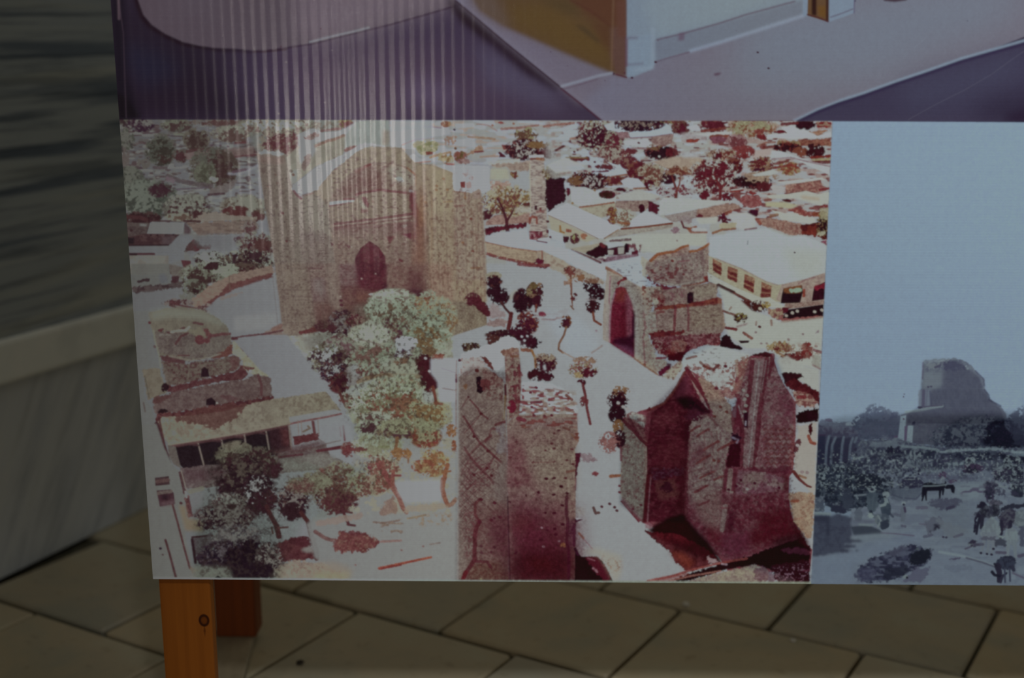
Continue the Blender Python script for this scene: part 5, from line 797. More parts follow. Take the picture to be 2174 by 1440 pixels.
    # right small tree with a bent trunk
    T(1280, 320, 110, 80, [((134, 122, 82), .1, 0), ((124, 84, 50), .5, .1)], k=211, s=4); T(1180, 380, 90, 50, [((118, 66, 44), .05, 0), ((124, 90, 56), .5, 0)], k=212, s=5); T(1260, 430, 110, 40, [((130, 110, 72), .2, 0), ((120, 76, 48), .6, 0)], k=213, s=4); S([(1400, 370), (1380, 430), (1370, 500)], 9, (122, 74, 48), rough=.6); S([(1360, 500), (1350, 580), (1370, 660), (1400, 735)], 11, (122, 76, 56), w1=9, rough=.5); S([(1410, 735), (1440, 720), (1470, 680)], 9, (128, 92, 70), .9, rough=.6); S([(1350, 440), (1425, 425)], 4, (122, 78, 48))
    P([(930, 520), (1340, 500), (1340, 700), (1030, 710), (960, 640)], (146, 144, 140), .7, soft=3)
    # ground shadows and debris
    P([(1030, 740), (1340, 710), (1420, 760), (1000, 800)], (134, 120, 98), .8, rough=2); P([(210, 880), (400, 830), (640, 800), (640, 840), (420, 900), (210, 920)], (124, 104, 88), .8, rough=2); S([(730, 885), (830, 890), (960, 870)], 4, (108, 82, 66), .8, rough=.8); S([(1040, 852), (1200, 820)], 4, (122, 98, 66), .8, rough=.8); K([(1080, 830), (1440, 800), (1440, 900), (1150, 920)], (130, 104, 72), 6, .62, .7, k=28); K([(800, 880), (1000, 860), (1000, 1000), (800, 1000)], (112, 84, 60), (10, 4), .66, .7, k=29)
    P([(360, 1090), (430, 970), (560, 970), (690, 990), (800, 1070), (750, 1110), (640, 1150), (480, 1160), (380, 1150)], (100, 52, 46), rough=4, rs=7, tex=[((90, 38, 38), 7, .55, .7), ((120, 90, 70), 5, .7, .6)]); P([(420, 970), (560, 965), (700, 995), (560, 1010)], (84, 34, 38), .8, rough=1.5); S([(210, 970), (300, 1030), (380, 1050)], 8, (96, 50, 42), .8, rough=1); S([(800, 1060), (980, 1050)], 5, (122, 78, 66), .7, rough=1); S([(1240, 1085), (1330, 1070)], 3, (110, 88, 76), .7)
    S([(785, 1300), (900, 1275), (1060, 1240), (1250, 1200)], 6, (132, 62, 36), .95, w1=5, rough=.4); S([(790, 1305), (980, 1268)], 4.5, (112, 36, 30), .9, rough=.5); S([(1020, 1250), (1120, 1228)], 3, (118, 44, 34), .8)
    D([(985, 1135), (570, 1268), (430, 1330), (250, 1320), (1180, 1100)], 3.5, (110, 66, 56), .8); P([(0, 1250), (160, 1270), (380, 1240), (560, 1320), (500, 1395), (-200, 1395)], (124, 108, 84), .6, soft=6); P([(200, 1340), (520, 1340), (520, 1395), (200, 1395)], (126, 118, 78), .6, soft=5)
    # ---------------- white court, saplings, path
    at(900, 560)
    P([(560, 0), (860, 20), (1160, 60), (1320, 170), (1640, 120), (1694, 200), (1650, 700), (1694, 900), (1690, 1440), (1400, 1440), (1300, 1150), (880, 1000), (860, 780), (1000, 600), (620, 330)], WHITE, soft=1); P([(1080, 420), (1400, 480), (1600, 700), (1500, 850), (1300, 850)], (150, 156, 160), .5, soft=10); P([(800, 240), (860, 230), (900, 300), (720, 330)], (144, 138, 120), .6, rough=2)
    P([(950, 0), (1130, 0), (1320, 100), (1380, 30), (1640, 160), (1600, 190), (1400, 130), (1300, 150), (1230, 60)], (144, 134, 118), .9, rough=1.5, tex=[((128, 100, 88), 6, .6, .6)]); S([(850, 5), (960, 15), (1120, 15)], 7, (108, 48, 48), .9, rough=1); P([(1330, 0), (1640, 0), (1640, 150), (1390, 40)], (154, 160, 166)); S([(1640, 30), (1690, 45)], 5, (132, 92, 56))
    P([(600, 340), (680, 400), (760, 480), (640, 490), (560, 500), (590, 420)], (134, 114, 108), .8, rough=3); P([(560, 520), (700, 490), (760, 520), (720, 570), (560, 560)], (128, 100, 90), .8, rough=2); K([(1000, 450), (1240, 470), (1230, 530), (1050, 510)], (130, 108, 106), (10, 4), .55, .8, k=30); P([(1020, 440), (1060, 430), (1110, 465), (1060, 475)], (112, 46, 58), rough=1.5)
    vd = (48, 14, 26)
    T(640, 110, 75, 30, [((132, 124, 100), .2, 0)], k=220, s=4); T(630, 160, 62, 48, [((84, 44, 40), .05, 0), (vd, .25, .1)], k=221, s=5); T(670, 290, 82, 72, [(vd, .08, 0)], k=222, s=5); T(620, 260, 50, 40, [(vd, .05, 0)], k=223, s=4); P([(640, 200), (680, 190), (700, 250), (640, 250)], vd); S([(695, 345), (730, 400), (775, 450)], 5, (70, 34, 34)); S([(785, 450), (770, 540), (760, 580)], 9, (84, 34, 34), rough=.4); D([(738, 340)], 4, (70, 20, 30))
    T(890, 330, 76, 90, [((70, 30, 34), .1, 0), (vd, .2, .1)], k=224, s=4); T(870, 390, 55, 50, [(vd, .15, 0)], k=225, s=5); T(1010, 240, 72, 62, [((112, 84, 64), .2, 0), ((62, 22, 30), .35, .1)], k=226, s=4); T(1020, 340, 40, 50, [((60, 18, 30), .05, 0)], k=227, s=4); T(990, 200, 36, 30, [((96, 76, 46), .1, 0)], k=228, s=4); S([(1010, 370), (1005, 430)], 4, (104, 52, 42)); T(940, 250, 30, 36, [((112, 96, 66), .3, 0)], k=229, s=3)
    T(440, 320, 60, 50, [((80, 30, 38), .0, 0)], k=230, s=5); P([(420, 290), (500, 300), (570, 380), (600, 470), (540, 470), (460, 390)], (78, 26, 34), rough=2.5)
    T(930, 530, 86, 90, [((104, 56, 46), .1, 0), ((72, 20, 36), .3, .1)], k=231, s=4); T(760, 640, 170, 40, [((72, 40, 36), .05, 0), ((54, 18, 28), .3, 0)], k=232, s=4); T(640, 690, 70, 40, [((76, 40, 36), .1, 0)], k=233, s=4); T(420, 750, 80, 36, [((92, 76, 54), .1, 0), ((54, 26, 26), .45, .1)], k=234, s=4); T(870, 620, 90, 60, [((62, 18, 32), .0, 0)], k=235, s=4); T(970, 705, 72, 52, [(vd, .08, 0)], k=236, s=5); P([(860, 600), (960, 640), (1020, 700), (960, 760), (870, 740), (840, 650)], (60, 16, 30), .9, rough=2); D([(905, 690), (880, 655), (905, 735), (930, 650)], 4.5, (150, 148, 146)); P([(860, 750), (980, 770), (1000, 800), (870, 790)], (122, 78, 60), rough=1.5)
    S([(970, 780), (1000, 850), (1005, 930)], 5, (130, 90, 50)); T(1100, 890, 82, 72, [((112, 84, 70), .1, 0), ((66, 20, 34), .25, .2)], k=237, s=4); T(1010, 1000, 66, 50, [((60, 18, 26), .0, 0)], k=238, s=4); T(1100, 1010, 62, 40, [((62, 18, 30), .0, 0)], k=239, s=4); P([(1070, 920), (1090, 900), (1100, 950), (1080, 960)], (152, 154, 152), soft=1); T(1090, 840, 80, 30, [((132, 116, 96), .2, 0)], k=240, s=3)
    S([(1320, 100), (1325, 250), (1335, 380)], 5, (112, 72, 56), w1=3, rough=.6); T(1320, 70, 50, 36, [((110, 60, 54), .2, 0)], k=241, s=3); T(1400, 130, 50, 34, [((122, 84, 60), .2, 0)], k=242, s=3); P([(1250, 160), (1330, 140), (1320, 190), (1260, 190)], (132, 96, 72), .8, rough=2); T(1345, 295, 30, 30, [((82, 30, 36), .0, 0)], k=243, s=3); S([(1320, 380), (1345, 410)], 3, (112, 76, 54))
    T(1510, 210, 70, 56, [(vd, .12, 0)], k=244, s=4); T(1560, 270, 66, 50, [(vd, .12, 0)], k=245, s=4); T(1520, 380, 56, 56, [((62, 22, 30), .05, 0)], k=246, s=3); T(1510, 150, 60, 24, [((112, 80, 64), .2, 0)], k=247, s=3); P([(1490, 300), (1540, 300), (1540, 440), (1490, 440)], (58, 20, 28), .8, rough=2); S([(1520, 440), (1530, 510), (1590, 548)], 5, (112, 60, 44), rough=.3)
    T(1280, 520, 42, 50, [((112, 70, 44), .05, 0), ((70, 24, 36), .35, .2)], k=248, s=4); S([(1280, 570), (1260, 640), (1215, 720), (1210, 770), (1250, 800)], 4.5, (112, 78, 60), rough=.3); D([(1223, 567)], 3, (50, 30, 40)); S([(1250, 795), (1350, 850)], 3, (138, 112, 92), .7)
    T(1450, 870, 90, 30, [((130, 104, 86), .15, 0)], k=249, s=3); T(1430, 950, 110, 66, [((124, 112, 88), .3, 0), ((112, 60, 56), .5, .1)], k=250, s=3); T(1480, 980, 66, 36, [((78, 22, 36), .05, 0)], k=251, s=4); T(1415, 1070, 34, 26, [((72, 20, 32), .0, 0)], k=252); S([(1430, 1090), (1450, 1180), (1465, 1300), (1495, 1440)], 6, (100, 46, 48), rough=.5); T(1440, 1240, 34, 40, [((100, 48, 50), .2, 0)], k=253, s=3); T(1390, 1000, 44, 24, [((138, 118, 84), .2, 0)], k=254, s=3)
    S([(1510, 800), (1600, 740)], 4, (134, 112, 104), .6, rough=1); D([(1550, 602)], 4, (130, 104, 112), .8); S([(1460, 320), (1560, 325)], 3, (132, 116, 116), .6); K([(1100, 380), (1300, 400), (1280, 470), (1100, 450)], (140, 134, 132), (14, 5), .62, .6, k=31)
    P([(60, 860), (300, 850), (290, 1240), (140, 1240), (120, 1060), (60, 980)], (148, 150, 148), .9, soft=2); S([(160, 940), (280, 980)], 3, (128, 112, 114), .6); S([(170, 1120), (290, 1140)], 4, (118, 100, 92), .7, rough=.6); S([(290, 1000), (292, 1060)], 4, (96, 44, 60), .8)
def paint_pylons():
    # ---------------- centre pylon, left face with diaper brickwork
    at(920, 700)
    P([(780, 480), (900, 460), (1050, 480), (1230, 560), (1300, 720), (1290, 780), (760, 780)], (152, 156, 154), rough=2)
    P([(225, 400), (300, 330), (480, 340), (640, 480), (650, 800), (660, 1100), (670, 2260), (215, 2260)], (140, 122, 108), tex=[((124, 102, 94), 3.4, .52, .6), ((150, 134, 118), 5, .62, .5)])
    P([(260, 220), (340, 180), (560, 120), (600, 70), (660, 50), (720, 65), (770, 120), (770, 160), (640, 200), (640, 330), (560, 390), (480, 280), (380, 240), (400, 340), (230, 420), (235, 300)], (154, 156, 150), rough=1.5)
    P([(250, 260), (420, 240), (470, 330), (380, 400), (240, 420)], (146, 136, 126), .8, rough=2, tex=[((120, 78, 72), 5, .66, .7)])
    P([(385, 235), (450, 235), (520, 300), (556, 390), (530, 360), (490, 320), (440, 260)], (92, 44, 40), rough=1.5); P([(440, 350), (560, 390), (640, 460), (600, 520), (460, 470)], (138, 112, 100), rough=2, tex=[((104, 46, 48), 4, .62, .8)])
    P([(380, 425), (430, 415), (440, 490), (465, 500), (455, 560), (420, 572), (385, 555), (390, 500)], (44, 12, 28), rough=.8); T(460, 500, 50, 50, [((112, 56, 56), .2, 0)], k=260, s=4); D([(392, 367)], 7, (104, 44, 44)); K([(450, 500), (640, 480), (640, 640), (430, 620)], (108, 54, 54), 3.2, .62, .8, k=32); S([(280, 510), (295, 500), (290, 525)], 6, (140, 96, 60), .8)
    P([(215, 420), (232, 420), (232, 2260), (212, 2260)], (152, 150, 140), .8, soft=1); S([(208, 280), (204, 460), (205, 900)], 2.5, (120, 84, 70), .6); S([(205, 450), (206, 470)], 4, (92, 40, 56)); D([(236, 275)], 5, (80, 36, 44))
    # diaper pattern: dark raking courses
    dc = (108, 46, 52)
    for q, w, a in ((((315, 605), (290, 640), (265, 690)), 3, .6), (((330, 630), (400, 710), (430, 755), (490, 800)), 4, .8), (((270, 780), (330, 870), (370, 950), (420, 1020), (490, 1080), (550, 1140), (610, 1190)), 5, .85), (((640, 828), (560, 855)), 6, .85), (((520, 900), (500, 960), (460, 1000), (390, 1060), (320, 1130)), 4, .6), (((430, 755), (380, 820), (330, 875), (280, 930)), 3, .6), (((540, 890), (590, 900), (605, 950)), 5, .8), (((470, 1000), (520, 955)), 6, .8), (((280, 1060), (330, 1140), (380, 1200), (440, 1270), (510, 1340), (540, 1380)), 5, .75), (((550, 1140), (600, 1060)), 3, .6), (((550, 1145), (480, 1250), (430, 1290)), 4, .7), (((280, 1300), (330, 1360)), 3, .6), (((380, 1380), (300, 1430)), 4, .6), (((250, 1300), (330, 1150)), 3, .5)):
        S(q, w, dc, a, rough=.8, k=int(q[0][0]))
    for i in range(14):
        y = 1130 + i * 62
        S([(250, y + 60), (330, y - 20), (410, y - 110)], 2, (120, 70, 70), .45, rough=.8, k=i); S([(260, y - 60), (350, y + 40), (440, y + 120)], 2, (120, 66, 66), .45, rough=.8, k=i + 30)
    K([(300, 1150), (620, 1150), (620, 1420), (300, 1420)], (116, 62, 66), 3.2, .58, .7, k=33); K([(230, 1350), (430, 1350), (420, 1900), (230, 1900)], (112, 60, 62), 3, .62, .6, k=34); D([(365, 960), (430, 755), (490, 1090), (610, 1190), (365, 1305), (525, 1310), (480, 1245)], 5.5, (98, 34, 42)); D([(315, 605)], 4, (92, 36, 44))
    P([(560, 870), (640, 840), (660, 1100), (560, 1120), (600, 960), (560, 900)], (138, 132, 130), .6, rough=3); P([(600, 1190), (660, 1170), (668, 1560), (560, 1540), (540, 1350)], (138, 126, 114), .7, soft=4)
    at(920, 960)
    P([(430, 440), (665, 480), (680, 1200), (240, 1200), (380, 900), (370, 700)], (126, 92, 84), .75, soft=8, tex=[((108, 52, 56), 4, .58, .7)]); P([(480, 600), (670, 560), (685, 960), (520, 900)], (116, 66, 70), .7, soft=8, tex=[((98, 36, 52), 5, .58, .7)]); P([(330, 1000), (600, 980), (680, 1100), (680, 1200), (300, 1200)], (116, 84, 68), .8, soft=5, tex=[((104, 50, 46), 4, .6, .7)]); P([(225, 560), (330, 560), (360, 900), (330, 980), (225, 1200)], (136, 118, 104), .5, soft=6)
    S([(420, 420), (375, 470), (375, 560), (415, 620)], 6, (108, 44, 48), .85, rough=.8); S([(415, 625), (385, 690), (370, 760), (375, 830), (368, 900), (370, 970), (330, 1030), (290, 1090), (265, 1150)], 9, (104, 36, 46), .9, rough=.6); S([(380, 985), (480, 985), (520, 1040)], 6, (100, 34, 46), .8, rough=.8); S([(290, 1080), (265, 1150)], 9, (112, 28, 36), .9, rough=.4); S([(270, 590), (300, 550), (350, 545)], 3, (116, 62, 62), .7); D([(418, 628), (430, 425), (520, 610), (600, 585), (550, 455)], 6, (96, 28, 44)); D([(430, 845), (435, 905), (520, 900), (550, 855), (545, 590)], 5, (92, 30, 48), .8); D([(430, 1140), (660, 1130)], 4, (138, 126, 92), .8)
    K([(270, 560), (400, 560), (360, 960), (280, 960)], (112, 56, 60), 3.4, .55, .7, k=35)
    # centre pylon, right faces
    at(920, 700)
    P([(640, 190), (770, 180), (790, 430), (790, 520), (770, 780), (690, 800), (660, 860), (650, 480)], (126, 104, 92), tex=[((106, 54, 56), 4, .52, .8), ((142, 128, 112), 5, .62, .6)]); P([(600, 190), (700, 165), (770, 165), (770, 200), (640, 240)], (130, 104, 88), rough=1.5, tex=[((108, 64, 52), 5, .58, .7)]); S([(700, 240), (760, 238)], 5, (112, 70, 46), .8); K([(690, 300), (780, 300), (780, 700), (690, 700)], (98, 32, 46), 5, .62, .9, k=36, soft=1); P([(755, 330), (790, 350), (800, 420), (760, 420)], (104, 40, 46), .8, rough=1.5)
    S([(645, 500), (650, 590)], 5, (84, 22, 36)); S([(645, 600), (640, 700), (632, 800)], 5, (128, 92, 52), .9); S([(632, 480), (634, 800)], 3, (152, 148, 136), .6); S([(665, 500), (672, 800), (680, 980)], 4, (150, 142, 130), .6); T(705, 690, 34, 50, [((112, 30, 48), .05, 0)], k=261); S([(735, 500), (750, 640)], 5, (112, 48, 54), .7, rough=.8)
    P([(660, 860), (700, 800), (790, 780), (1000, 760), (1290, 760), (1300, 930), (1310, 1000), (1270, 1080), (1290, 1200), (1280, 1440), (1275, 2240), (690, 2260), (680, 1700), (660, 1300), (670, 1100)], (130, 106, 96), tex=[((122, 92, 86), 8, .5, .6), ((140, 122, 108), 14, .58, .7)])
    P([(660, 1000), (760, 960), (860, 1200), (900, 1400), (665, 1440)], (116, 66, 70), .6, soft=8, tex=[((100, 36, 52), 5, .58, .7)]); P([(900, 1060), (1280, 1020), (1280, 1400), (920, 1380)], (136, 120, 104), .6, soft=10); P([(770, 800), (1290, 780), (1290, 860), (800, 900)], (132, 110, 104), .7, soft=4); K([(760, 640), (1290, 640), (1290, 880), (760, 880)], (120, 62, 58), (9, 4), .64, .9, k=37, soft=1); K([(800, 500), (1250, 560), (1300, 760), (780, 700)], (112, 50, 52), (8, 4), .68, .95, k=38, soft=1); K([(780, 520), (1290, 560), (1290, 800), (780, 800)], (134, 122, 108), (12, 4), .58, .7, k=39)
    S([(770, 650), (830, 655)], 6, (108, 44, 50), .9, rough=.6); S([(880, 655), (970, 650)], 6, (98, 34, 48), .9, rough=.8); D([(875, 565), (925, 520), (885, 695), (1000, 775), (1065, 770), (905, 770)], 5, (96, 32, 46)); S([(1195, 590), (1245, 630)], 6, (106, 56, 46), .9, rough=.4); S([(1080, 530), (1160, 550)], 3, (128, 98, 92), .7); S([(940, 720), (1000, 732)], 4, (112, 76, 50), .8); S([(1110, 705), (1190, 720), (1260, 740)], 5, (118, 82, 70), .8, rough=.6); S([(760, 800), (820, 815)], 8, (112, 38, 52), .9, rough=.5)
    for x, y in ((1005, 957), (1085, 930), (1065, 1025), (1245, 1075), (1085, 1068), (1005, 1082), (895, 1192), (1085, 1187), (1200, 1175), (1160, 1210), (750, 1240), (685, 1275), (1255, 1210), (1010, 1340), (1085, 1335), (1190, 1335), (755, 1380), (680, 1378), (1145, 1408), (1000, 780), (690, 1150), (745, 1010), (1130, 905), (1290, 940)):
        T(x, y, 13, 9, [((98, 48, 52), .0, 0)], k=int(x + y) % 91, s=4)
    S([(900, 1195), (1085, 1190)], 3, (122, 82, 76), .6); S([(1200, 1280), (1270, 1265)], 5, (112, 62, 54), .8); S([(800, 880), (870, 875)], 4, (118, 72, 56), .6); S([(1240, 940), (1300, 1000)], 4, (122, 84, 64), .7); S([(1170, 880), (1220, 900)], 5, (104, 56, 48), .8)
    P([(1275, 1110), (1325, 1110), (1320, 1180), (1300, 1240), (1285, 1340), (1275, 1340)], (78, 24, 40), rough=1); P([(1280, 920), (1308, 930), (1305, 990), (1270, 1010)], (112, 62, 52), .9, rough=1.5); S([(1282, 1340), (1278, 1440)], 3, (112, 62, 70), .7)
    at(920, 960)
    # lower half falls into red shade in the print
    P([(668, 300), (900, 400), (1275, 520), (1275, 1200), (690, 1200)], (104, 52, 62), .75, soft=28, tex=[((90, 34, 50), 6, .5, .6), ((122, 82, 84), 4, .66, .6)])
    P([(672, 480), (900, 560), (1275, 740), (1275, 1200), (690, 1200)], (86, 20, 38), .85, soft=26, tex=[((98, 36, 52), 5, .62, .6)]); P([(690, 900), (1275, 880), (1275, 1200), (690, 1200)], (62, 8, 20), .9, soft=16, tex=[((78, 20, 30), 8, .6, .6)]); P([(850, 930), (1040, 960), (1100, 1060), (880, 1060)], (76, 14, 20), .6, soft=8); P([(700, 560), (880, 580), (900, 700), (700, 720)], (92, 32, 38), .5, soft=10)
    for x, y in ((950, 362), (1080, 380), (840, 390), (1200, 370), (1160, 480), (1085, 548), (1010, 545), (1090, 690), (1020, 700), (1165, 650), (965, 790), (685, 450), (1240, 730), (1100, 740), (980, 960), (740, 905), (1150, 310), (1085, 235), (1015, 240)):
        T(x, y, 16, 11, [((72, 14, 32), .0, 0)], k=int(x + y) % 83, s=4)
    S([(1200, 400), (1195, 540), (1210, 610), (1200, 800), (1220, 900), (1215, 1150)], 7, (74, 14, 36), .8, rough=.8); P([(1215, 620), (1275, 600), (1270, 860), (1230, 860)], (92, 40, 62), .7, soft=4, tex=[((66, 14, 34), 5, .55, .7)]); P([(1140, 840), (1170, 815), (1195, 850), (1180, 870)], (140, 92, 62), .9, rough=1.5); D([(975, 680), (1130, 800), (990, 850)], 4, (138, 106, 112), .8); S([(668, 400), (680, 800), (692, 1190)], 3, (60, 10, 26), .7)
    S([(1250, 700), (1270, 650), (1265, 840)], 6, (76, 18, 44), .8, rough=.8); P([(1270, 600), (1350, 605), (1300, 625), (1275, 640)], (70, 22, 44)); P([(1275, 590), (1330, 598), (1290, 612)], (150, 146, 148), .9)
    P([(1275, 870), (1330, 940), (1470, 940), (1520, 980), (1560, 1050), (1615, 1160), (1615, 1200), (1270, 1200)], (34, 4, 12)); P([(1360, 945), (1480, 942), (1540, 1010), (1605, 1150), (1560, 1190), (1470, 1100)], (84, 18, 34), .85, rough=3); D([(1440, 1045), (1470, 1075), (1460, 1060)], 4.5, (140, 100, 108), .7); S([(1390, 955), (1450, 975)], 3, (128, 84, 92), .6); S([(1275, 870), (1300, 920)], 6, (56, 14, 34))
    K([(1500, 930), (1690, 980), (1690, 1090), (1560, 1060)], (120, 80, 72), 5, .62, .8, k=40); S([(1440, 500), (1460, 550), (1490, 545)], 6, (80, 44, 40), .9, rough=.8); D([(1515, 490), (1585, 465), (1630, 495), (1650, 525)], 5, (78, 36, 44)); S([(1310, 730), (1350, 775)], 5, (112, 70, 60), .9); S([(1360, 790), (1430, 870)], 3, (120, 86, 92), .7, rough=.6); P([(1330, 10), (1420, 20), (1480, 80), (1380, 90), (1320, 60)], (120, 92, 96), .7, rough=3); P([(1400, 200), (1450, 175), (1500, 200), (1440, 220)], (112, 56, 60), rough=2); S([(1590, 215), (1680, 210)], 6, (122, 78, 54), .9, rough=.5); P([(1280, 500), (1360, 500), (1360, 560), (1290, 570)], (128, 118, 110), .5, soft=3)
    P([(1460, 860), (1690, 930), (1690, 1090), (1640, 1190), (1610, 1140), (1540, 1000), (1480, 930), (1340, 900)], (146, 138, 118), .5, soft=5)
    # ---------------- small ruined mosque right of centre
    at(1200, 480)
    P([(380, 380), (680, 500), (700, 560), (720, 700), (730, 900), (830, 1340), (720, 1260), (600, 1180), (400, 1050), (340, 1020), (340, 800), (370, 450)], (144, 134, 120), tex=[((132, 116, 106), (3, 3), .56, .6)])
    P([(350, 330), (690, 270), (700, 450), (860, 540), (870, 580), (700, 560), (540, 470), (380, 380)], (152, 158, 162), soft=1); S([(375, 380), (420, 400), (510, 450)], 8, (130, 84, 62), .8, rough=.6, w1=3)
    P([(680, 270), (760, 320), (850, 240), (720, 480), (690, 430)], (150, 146, 132), .9, rough=1.5)
    P([(740, 320), (830, 250), (900, 232), (980, 230), (1060, 180), (1100, 170), (1120, 215), (1180, 220), (1290, 160), (1290, 300), (1285, 440), (1360, 490), (1250, 510), (1050, 540), (880, 530), (790, 500), (730, 430), (720, 370)], (136, 116, 106), rough=1, tex=[((120, 88, 86), (4, 2.4), .52, .7), ((146, 132, 118), 7, .62, .6)])
    S([(770, 310), (830, 255), (900, 240), (980, 230), (1050, 190), (1105, 175)], 7, (134, 80, 52), .95, rough=.6, w1=5); S([(1120, 230), (1180, 222), (1240, 195), (1292, 160)], 5, (138, 84, 54), .95, rough=.6); K([(730, 380), (1100, 320), (1100, 480), (820, 500)], (112, 54, 56), (6, 3.4), .62, .9, k=41, soft=1); K([(900, 280), (1280, 250), (1280, 480), (1000, 500)], (148, 136, 122), (3, 10), .6, .6, k=42); S([(930, 340), (920, 440)], 3, (112, 58, 58), .7, rough=.6); S([(1000, 340), (1000, 420)], 3, (112, 58, 58), .6, rough=.6); S([(1050, 350), (1060, 400)], 3, (118, 66, 66), .6); D([(963, 312)], 5, (116, 50, 46)); S([(1010, 320), (1120, 310)], 4, (122, 66, 74), .6, rough=.6)
    P([(725, 430), (760, 470), (790, 510), (900, 545), (1050, 545), (920, 580), (870, 580), (780, 520), (740, 470)], (108, 38, 52), rough=1.5); P([(1250, 500), (1250, 455), (1290, 440), (1340, 470), (1368, 495), (1300, 510)], (124, 50, 46), rough=1.2); S([(1050, 545), (1180, 525), (1260, 500)], 4, (128, 76, 58), .9); S([(830, 500), (1000, 530), (1230, 490)], 3, (152, 146, 132), .8)
    P([(870, 580), (1050, 545), (1365, 500), (1370, 560), (1360, 640), (1400, 650), (1420, 780), (1440, 880), (1440, 920), (1400, 960), (1390, 1070), (1250, 1070), (1130, 1110), (1060, 1160), (910, 1180), (830, 1000), (800, 760), (790, 690), (700, 560), (860, 560)], (136, 116, 104), rough=1, tex=[((122, 92, 86), (4, 2.2), .52, .6), ((146, 130, 114), 8, .6, .5)])
    P([(690, 540), (860, 540), (880, 600), (800, 640), (780, 760), (720, 790), (700, 700)], (146, 134, 118), rough=1.5, tex=[((114, 58, 54), 5, .62, .8)]); P([(800, 610), (880, 620), (900, 660), (870, 760), (800, 760), (830, 700)], (108, 40, 44), rough=2, tex=[((136, 106, 94), 5, .62, .7)]); P([(785, 660), (820, 650), (840, 700), (800, 710)], (152, 146, 128), rough=1); S([(720, 800), (790, 785), (880, 770)], 6, (122, 62, 60), .8, rough=1)
    P([(880, 720), (1050, 700), (1110, 700), (1180, 680), (1370, 640), (1400, 655), (1395, 700), (1180, 720), (1040, 735), (860, 755), (800, 755), (800, 735)], (118, 44, 44), rough=1.2, tex=[((130, 70, 54), 8, .55, .7)]); P([(1370, 640), (1410, 660), (1400, 710), (1370, 700)], (138, 88, 72), rough=1); P([(1095, 690), (1095, 610), (1120, 592), (1155, 600), (1152, 680), (1120, 698)], (48, 10, 30)); K([(880, 580), (1080, 570), (1080, 690), (900, 700)], (118, 62, 72), 5, .62, .7, k=43); P([(1160, 540), (1360, 520), (1355, 620), (1160, 650)], (144, 132, 112), .6, soft=3)
    S([(990, 735), (985, 830), (980, 940)], 6, (116, 50, 56), .85, rough=.8); S([(1100, 720), (1110, 800), (1105, 940)], 5, (116, 54, 62), .8, rough=.8); S([(820, 800), (825, 960)], 3, (120, 64, 68), .6, rough=.6); P([(1120, 740), (1400, 710), (1430, 900), (1130, 930)], (138, 122, 102), .6, soft=4, tex=[((124, 96, 86), (4, 2.2), .56, .6)])
    P([(740, 950), (820, 940), (980, 945), (1080, 935), (1060, 970), (900, 1000), (780, 1030)], (112, 42, 44), rough=1.5, tex=[((90, 22, 34), 7, .58, .7)]); P([(780, 1000), (1130, 980), (1390, 960), (1390, 1070), (1250, 1070), (1130, 1110), (1060, 1160), (910, 1160), (820, 1090)], (112, 46, 56), .9, rough=2, tex=[((138, 100, 98), 4, .56, .8), ((88, 18, 32), 6, .64, .8)]); P([(940, 1040), (1060, 1020), (1110, 1060), (1080, 1130), (960, 1150)], (126, 74, 66), .8, rough=2, tex=[((142, 112, 100), 5, .55, .7)])
    P([(770, 1020), (860, 1040), (930, 1080), (920, 1180), (840, 1150), (790, 1080)], (100, 32, 42), rough=2, tex=[((140, 112, 104), 4, .66, .8)]); P([(905, 1150), (1060, 1130), (1120, 1110), (1070, 1160), (1050, 1215), (930, 1210)], (72, 10, 24), rough=1); P([(910, 1090), (1010, 1140), (960, 1160), (910, 1150)], (112, 30, 30), .7, soft=3); P([(1110, 1060), (1120, 1110), (1070, 1140), (1080, 1080)], (84, 14, 34), .9, rough=1)
    P([(700, 780), (810, 760), (830, 950), (740, 960), (770, 1040), (830, 1190), (910, 1200), (900, 1280), (830, 1310), (720, 1250), (690, 1000)], (144, 136, 120), .9, rough=1.5, tex=[((128, 92, 86), 4, .64, .7)]); S([(820, 1190), (900, 1185)], 5, (112, 40, 50), .9, rough=.6); P([(820, 1330), (860, 1290), (940, 1250), (950, 1280), (920, 1320), (850, 1350)], (92, 24, 48), rough=1.5); P([(910, 1230), (955, 1240), (945, 1290), (910, 1300)], (72, 12, 36), .9, soft=1); S([(705, 780), (720, 900), (700, 1000), (715, 1230)], 4, (122, 66, 72), .6, rough=1); D([(712, 1248), (712, 555)], 5, (112, 60, 50))
    S([(610, 1180), (720, 1262), (830, 1335)], 4, (126, 90, 70), .8, rough=.8); P([(920, 1300), (1040, 1210), (1060, 1260), (980, 1380), (870, 1360)], (144, 138, 120), .8, rough=2, tex=[((112, 66, 66), 5, .64, .8)])
